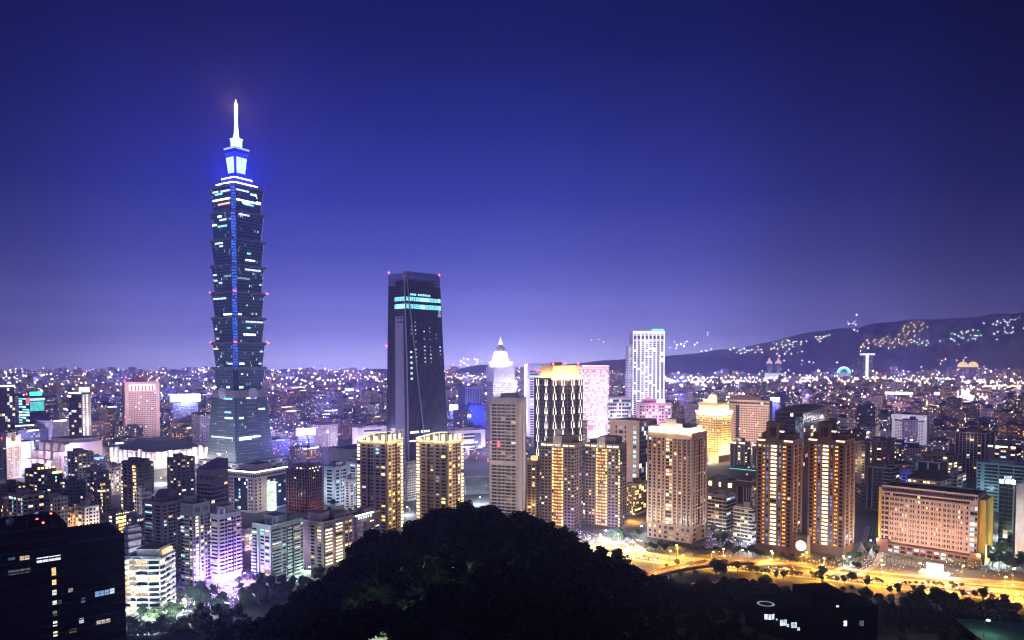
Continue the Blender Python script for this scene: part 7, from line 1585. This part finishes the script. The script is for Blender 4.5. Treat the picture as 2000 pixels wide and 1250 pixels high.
# ------------------------------------------------------------------ near right: school, shed roofs, court
def school():
    Y = 250; a = W(1490, 1166, Y); root = empty('school_building', (a.x, Y, 0), rad(8), 'unlit black school building with a round corner tower and a few lit rooms', 'building')
    wpx = lambda px: (px-1490)*Y/FPX
    z = W(1490, 1168, Y).z; z2 = W(1700, 1196, Y).z
    b = MB(); b.box(wpx(1500), wpx(1676), 2, 16, 0, z-4, 0, 0); b.box(wpx(1600), wpx(1676), 1.9, 15, z-4, z-.5, 0, 0); b.box(wpx(1676)+.01, wpx(1742), 1, 16, 0, z2, 0, 0)
    for k in range(6): b.box(wpx(1500), wpx(1676), 1.6, 2, z-8-3.4*k, z-7.6-3.4*k, 0, 0)
    b.build('wall', [BLACK], root)
    b = MB(); b.cyl(wpx(1508), 4, 0, z-3.5, 3.4, 3.4, 24); t = b.build('round_tower', [BLACK], root)
    b = MB(); n = 24
    for i in range(n):
        a0, a1 = 2*PI*i/n, 2*PI*(i+.7)/n; cx, cy_ = wpx(1508), 4
        b.face([(cx+2.2*math.cos(a0), cy_+2.2*math.sin(a0), z-3.45), (cx+3.0*math.cos(a0), cy_+3.0*math.sin(a0), z-3.45), (cx+3.0*math.cos(a1), cy_+3.0*math.sin(a1), z-3.45), (cx+2.2*math.cos(a1), cy_+2.2*math.sin(a1), z-3.45)])
    b.build('skylight_ring', [emit('ring_glow', (.7, .85, .8), .5, .5, .7)], root)
    def win(px, py, w, h, mat):
        p = W(px, py, Y); b = MB(); x = (p.x-a.x); y = 1.55 if px < 1676 else .9
        if px < 1512: 
            for i in range(3):
                an = rad(245+22*i); c = (wpx(1508)+3.45*math.cos(an), 4+3.45*math.sin(an)); t_ = Vector((-math.sin(an), math.cos(an)))*.55; b.face([(c[0]-t_.x, c[1]-t_.y, p.z-h/2), (c[0]+t_.x, c[1]+t_.y, p.z-h/2), (c[0]+t_.x, c[1]+t_.y, p.z+h/2), (c[0]-t_.x, c[1]-t_.y, p.z+h/2)])
        else:
            b.box(x-w/2, x+w/2, y-.06, y+.3, p.z-h/2, p.z+h/2)
        o = b.build('window', [mat], root); 
        if px >= 1512: f = MB(); f.box(x-.04, x+.04, y-.1, y-.05, p.z-h/2, p.z+h/2); f.box(x-w/2, x+w/2, y-.105, y-.055, p.z+h*.2-.03, p.z+h*.2+.03); f.build('frame', [MATS['black_trim']], o)
    win(1500, 1207, 2, 1.9, emit('pane_l', (.95, .95, 1), 1.0, .4, .6))
    wl = emit('pane_m', (.75, .88, 1), .9, .5, .7)
    for px, py, w, h in ((1538, 1222, 2.4, 2), (1560, 1228, 2.0, 1.8), (1524, 1215, .5, .5), (1547, 1228, .8, 1), (1570, 1236, .8, 1)): win(px, py, w, h, wl)
    win(1671, 1230, 1.5, 1.8, emit('pane_n', (.9, .97, 1), 1.5, .2)); win(1702, 1230, 1.6, 1.8, emit('pane_o', (.5, .6, .8), .25, .8, 1)); win(1653, 1195, .9, .6, emit('pane_p', (.7, .9, 1), 1.2, 0))
    HEROES.append((1490, 1745, 1166, Y, (a.x, Y), 40, 'the school building', None))
school()
def sheds():
    p0 = W(1790, 1180, 400); root = empty('market_shed', (p0.x, 400, 0), rad(-22), 'brown shed with two rows of barrel vaulted roofs beside the avenue', 'shed')
    zr = W(1790, 1178, 400).z; zr = max(zr, 6)
    for r_ in range(2):
        for k in range(4):
            b = MB(); N = 8; x0 = -11+k*5.6+r_*2; y0 = -10+r_*11
            for i in range(N):
                a, c = PI*i/N, PI*(i+1)/N; f = lambda t: (x0+2.7-2.7*math.cos(t), zr+r_*1.0+1.3*math.sin(t)); (xa, za), (xc, zc) = f(a), f(c)
                b.face([(xa, y0, za), (xc, y0, zc), (xc, y0+10, zc), (xa, y0+10, za)]); b.face([(xa, y0, zr+r_), (xc, y0, zr+r_), (xc, y0, zc), (xa, y0, za)])
            b.build('roof', [wall('shed_tin', (.22, .14, .10), .6)], root)
    b = MB()
    for x in (-10, -3, 4, 11):
        for y in (-9, 2, 10): b.cyl(x, y, 0, zr, .18, .18, 8)
    b.build('post', [DARK], root); lamp('POINT', 'shed_light', (-14, 14, zr+6), (1, .6, .3), 2500, root, .3)
sheds()
b = MB(); c_ = W(1975, 1235, 300); b.box(-16, 26, -22, 14, -.3, 0); o = b.build('sports_court', [wall('court_green', (.06, .17, .12), .9)], None, (c_.x, 300, c_.z), rad(-10)); tag(o, kind='structure')
lp = lamp_post((c_.x-14, 296, c_.z), .3, 'green', 6, 300, 'greenish lamp at the edge of the green court', 'single street lamps')
# cars on the avenue
def car_mesh():
    b = MB(); prof = [(-2.2, .35), (2.2, .35), (2.25, .8), (1.2, .95), (.5, 1.42), (-1.1, 1.45), (-1.9, .98), (-2.25, .85)]
    for s_ in (-.85, .85): b.face([(x, s_, z) for x, z in prof], 0)
    for (x0, z0), (x1, z1) in zip(prof, prof[1:]+prof[:1]): b.face([(x0, -.85, z0), (x1, -.85, z1), (x1, .85, z1), (x0, .85, z0)], 1 if z0+z1 > 2.3 and abs(z1-z0) > .2 else 0)
    return b.mesh('car_body', [wall('car_paint', (.35, .35, .38), .3, 0), DG])
CB = car_mesh(); b = MB(); b.cyl(0, 0, -.11, .11, .33, .33, 14); WH = b.mesh('wheel', [wall('rubber', (.02, .02, .02))]); HL = MB(); HL.box(-.05, .05, -.22, .22, -.1, .1); HLm = HL.mesh('headlight', [emit('headlamp', (1, .96, .88), 40, 0)]); TL = MB(); TL.box(-.05, .05, -.22, .22, -.08, .08); TLm = TL.mesh('tail_light', [emit('taillamp', (1, .05, .03), 14, 0)])
def car(p, ang, lb, gr):
    root = empty('car', p, ang, lb, 'car', gr)
    def ch(nm, me, loc, rot=(0, 0, 0)): o = bpy.data.objects.new(nm, me); COL.objects.link(o); o.parent = root; o.location = loc; o.rotation_euler = rot
    ch('body', CB, (0, 0, 0))
    for x in (-1.35, 1.35):
        for y in (-.8, .8): ch('wheel', WH, (x, y, .33), (PI/2, 0, 0))
    for y in (-.55, .55): ch('headlight', HLm, (2.26, y, .72)); ch('tail_light', TLm, (-2.28, y, .82))
    lamp('SPOT', 'beam', (2.5, 0, .8), (1, .93, .8), 3500, root, .2, rot=(rad(78), 0, rad(-90)), size=rad(90))
for i in range(9, 86, 2):
    for off in (-6, 3.5):
        if R.random() < .7:
            a, c = AVE[i], AVE[i+1]; d = (c-a).normalized(); n_ = Vector((-d.y, d.x, 0)); p = a+n_*(off+R.uniform(-1, 1)); fw = off < 0
            car((p.x, p.y, .02), math.atan2(d.y, d.x)+(0 if fw else PI), 'car driving with headlights on along the lit avenue', 'cars on the avenue')
for i in range(2, 16):
    p = G(1150+i*7+R.uniform(-5, 5), 1056+R.uniform(0, 24)); car((p.x, p.y, .03), R.choice((2.6, -.5))+R.uniform(-.2, .2), 'car with lights on in the queue at the busy crossing', 'cars at the busy crossing')
# festive stalls on the plaza
for i in range(9):
    px = 412+i*10+R.uniform(-3, 3); p = G(px, 1152-i*1.2+R.uniform(-6, 8)); root = empty('market_stall', p, R.uniform(0, 1.5), 'small stall glowing violet white on the plaza under the purple tower', 'stall', 'stalls on the plaza'); b = MB()
    for x in (-1.3, 1.3):
        for y in (-1.3, 1.3): b.tube((x, y, 0), (x, y, 2.3), .05)
    b.build('frame', [DARK], root); b = MB(); b.frustum([(-1.6, -1.6), (1.6, -1.6), (1.6, 1.6), (-1.6, 1.6)], 2.3, [(-.1, -.1), (.1, -.1), (.1, .1), (-.1, .1)], 3.3); b.build('canopy', [emit('stall_%s' % ('violet', 'white', 'rose')[i % 3], ((.7, .4, 1), (.95, .95, 1), (1, .4, .8))[i % 3], 3.2, .3)], root); b = MB(); b.box(-1.2, 1.2, -1.2, -.6, .0, .9); b.build('counter', [PAVE], root)
b = MB()
for i in range(260):
    px = R.uniform(330, 500); py = 1205-(px-330)*.32+R.gauss(0, 12); b.octa(G(px, py, R.uniform(1, 6)), R.uniform(.12, .26), R.choice((0, 0, 1, 2, 3)))
for i in range(120):
    px = R.uniform(1110, 1180); py = 1038+(px-1110)*.35+R.gauss(0, 6); b.octa(G(px, py, R.uniform(1, 6)), R.uniform(.12, .26), R.choice((0, 1, 1, 2, 3)))
for i in range(160):
    px = R.uniform(1380, 1480); py = 1050+R.gauss(0, 12); b.octa(G(px, py, R.uniform(1, 6)), R.uniform(.1, .24), R.choice((0, 1, 1, 2, 3, 3)))
for i in range(160):
    px = R.uniform(1500, 1990); py = 1098+(px-1500)*.03+R.gauss(0, 8); b.octa(G(px, py, R.uniform(1, 5)), R.uniform(.1, .22), R.choice((0, 2, 2, 2)))
tag(b.build('fairy_lights', [emit('fairy_white', (.95, .97, 1), 9, 0), emit('fairy_blue', (.15, .15, 1), 9, 0), emit('fairy_warm', (1, .7, .3), 9, 0), emit('fairy_violet', (.5, .25, 1), 9, 0)]), 'strings of tiny blue and white lights among the trees and stalls', 'lights', kind='stuff')
# arched river bridge, far right
def bridge():
    Y = 2500; p = W(2000, 800, Y); root = empty('arch_bridge', (p.x, Y, 0), 0, 'pink lit arch bridge at the right picture edge', 'bridge'); k = Y/FPX; b = MB(); n = 24; z0 = W(1960, 795, Y).z
    f = lambda t: (-46*k+92*k*t, 0, z0+(4*t*(1-t))*30*k)
    for i in range(n): b.tube(f(i/n), f((i+1)/n), 1.6)
    b.build('arch', [emit('arch_pink', (1, .6, .85), 1.6, .2, .02)], root); b = MB(); b.box(-70*k, 80*k, -8, 8, z0-3, z0); b.build('deck', [emit('deck_glow', (1, .5, .45), .5, .5, .02)], root)
    b = MB()
    for i in range(1, n, 2): x, _, z = f(i/n); b.tube((x, 0, z), (x, 0, z0), .3)
    b.build('hanger', [PAVE], root)
bridge()
for nm, lb, P, c in (('elevated_highway', 'amber lit elevated highway curving behind the white hotel slab', [(1700, 800), (1776, 800), (1815, 797), (1850, 793)], 2100), ('elevated_highway', 'long amber lit elevated highway among the river lights at the right', [(1860, 768), (1930, 762), (2000, 760), (2060, 760)], 2900)):
    root = empty(nm, (0, 0, 0), 0, lb, 'highway'); pts = path_pts([W(px, py, c) for px, py in P], 24); b = MB(); ribbon(b, pts, -12, 12, 0, 0, 3); b.build('deck', [PAVE], root); b = MB()
    for i in range(0, 25, 3): q = pts[i]; b.cyl(q.x, q.y, 0, max(1, q.z-3), 2, 2, 8)
    b.build('pier', [PAVE], root); b = MB(); ribbon(b, pts, -12.6, -12, 1.5, 0, 1.5); b.build('lamp_rail', [emit('rail_amber', (1, .5, .25), 1.4, .5, .05)], root)
    for i in range(2, 24, 5): lamp('POINT', 'deck_light', (pts[i].x, pts[i].y, pts[i].z+14), (1, .5, .2), 60000, root, 1)

# ------------------------------------------------------------------ haze over the whole city
b = MB(); b.box(-11400, 11400, -600, 11400, -3, 640); hz = b.build('haze', []); tag(hz, kind='stuff')
hm = bpy.data.materials.new('haze'); hm.use_nodes = True; n = hm.node_tree.nodes; n.remove(n['Principled BSDF']); pv = n.new('ShaderNodeVolumePrincipled'); pv.inputs['Color'].default_value = (.42, .47, 1, 1); pv.inputs['Density'].default_value = 1.5e-4; pv.inputs['Anisotropy'].default_value = .7
hm.node_tree.links.new(pv.outputs[0], n['Material Output'].inputs['Volume']); hz.data.materials.append(hm)
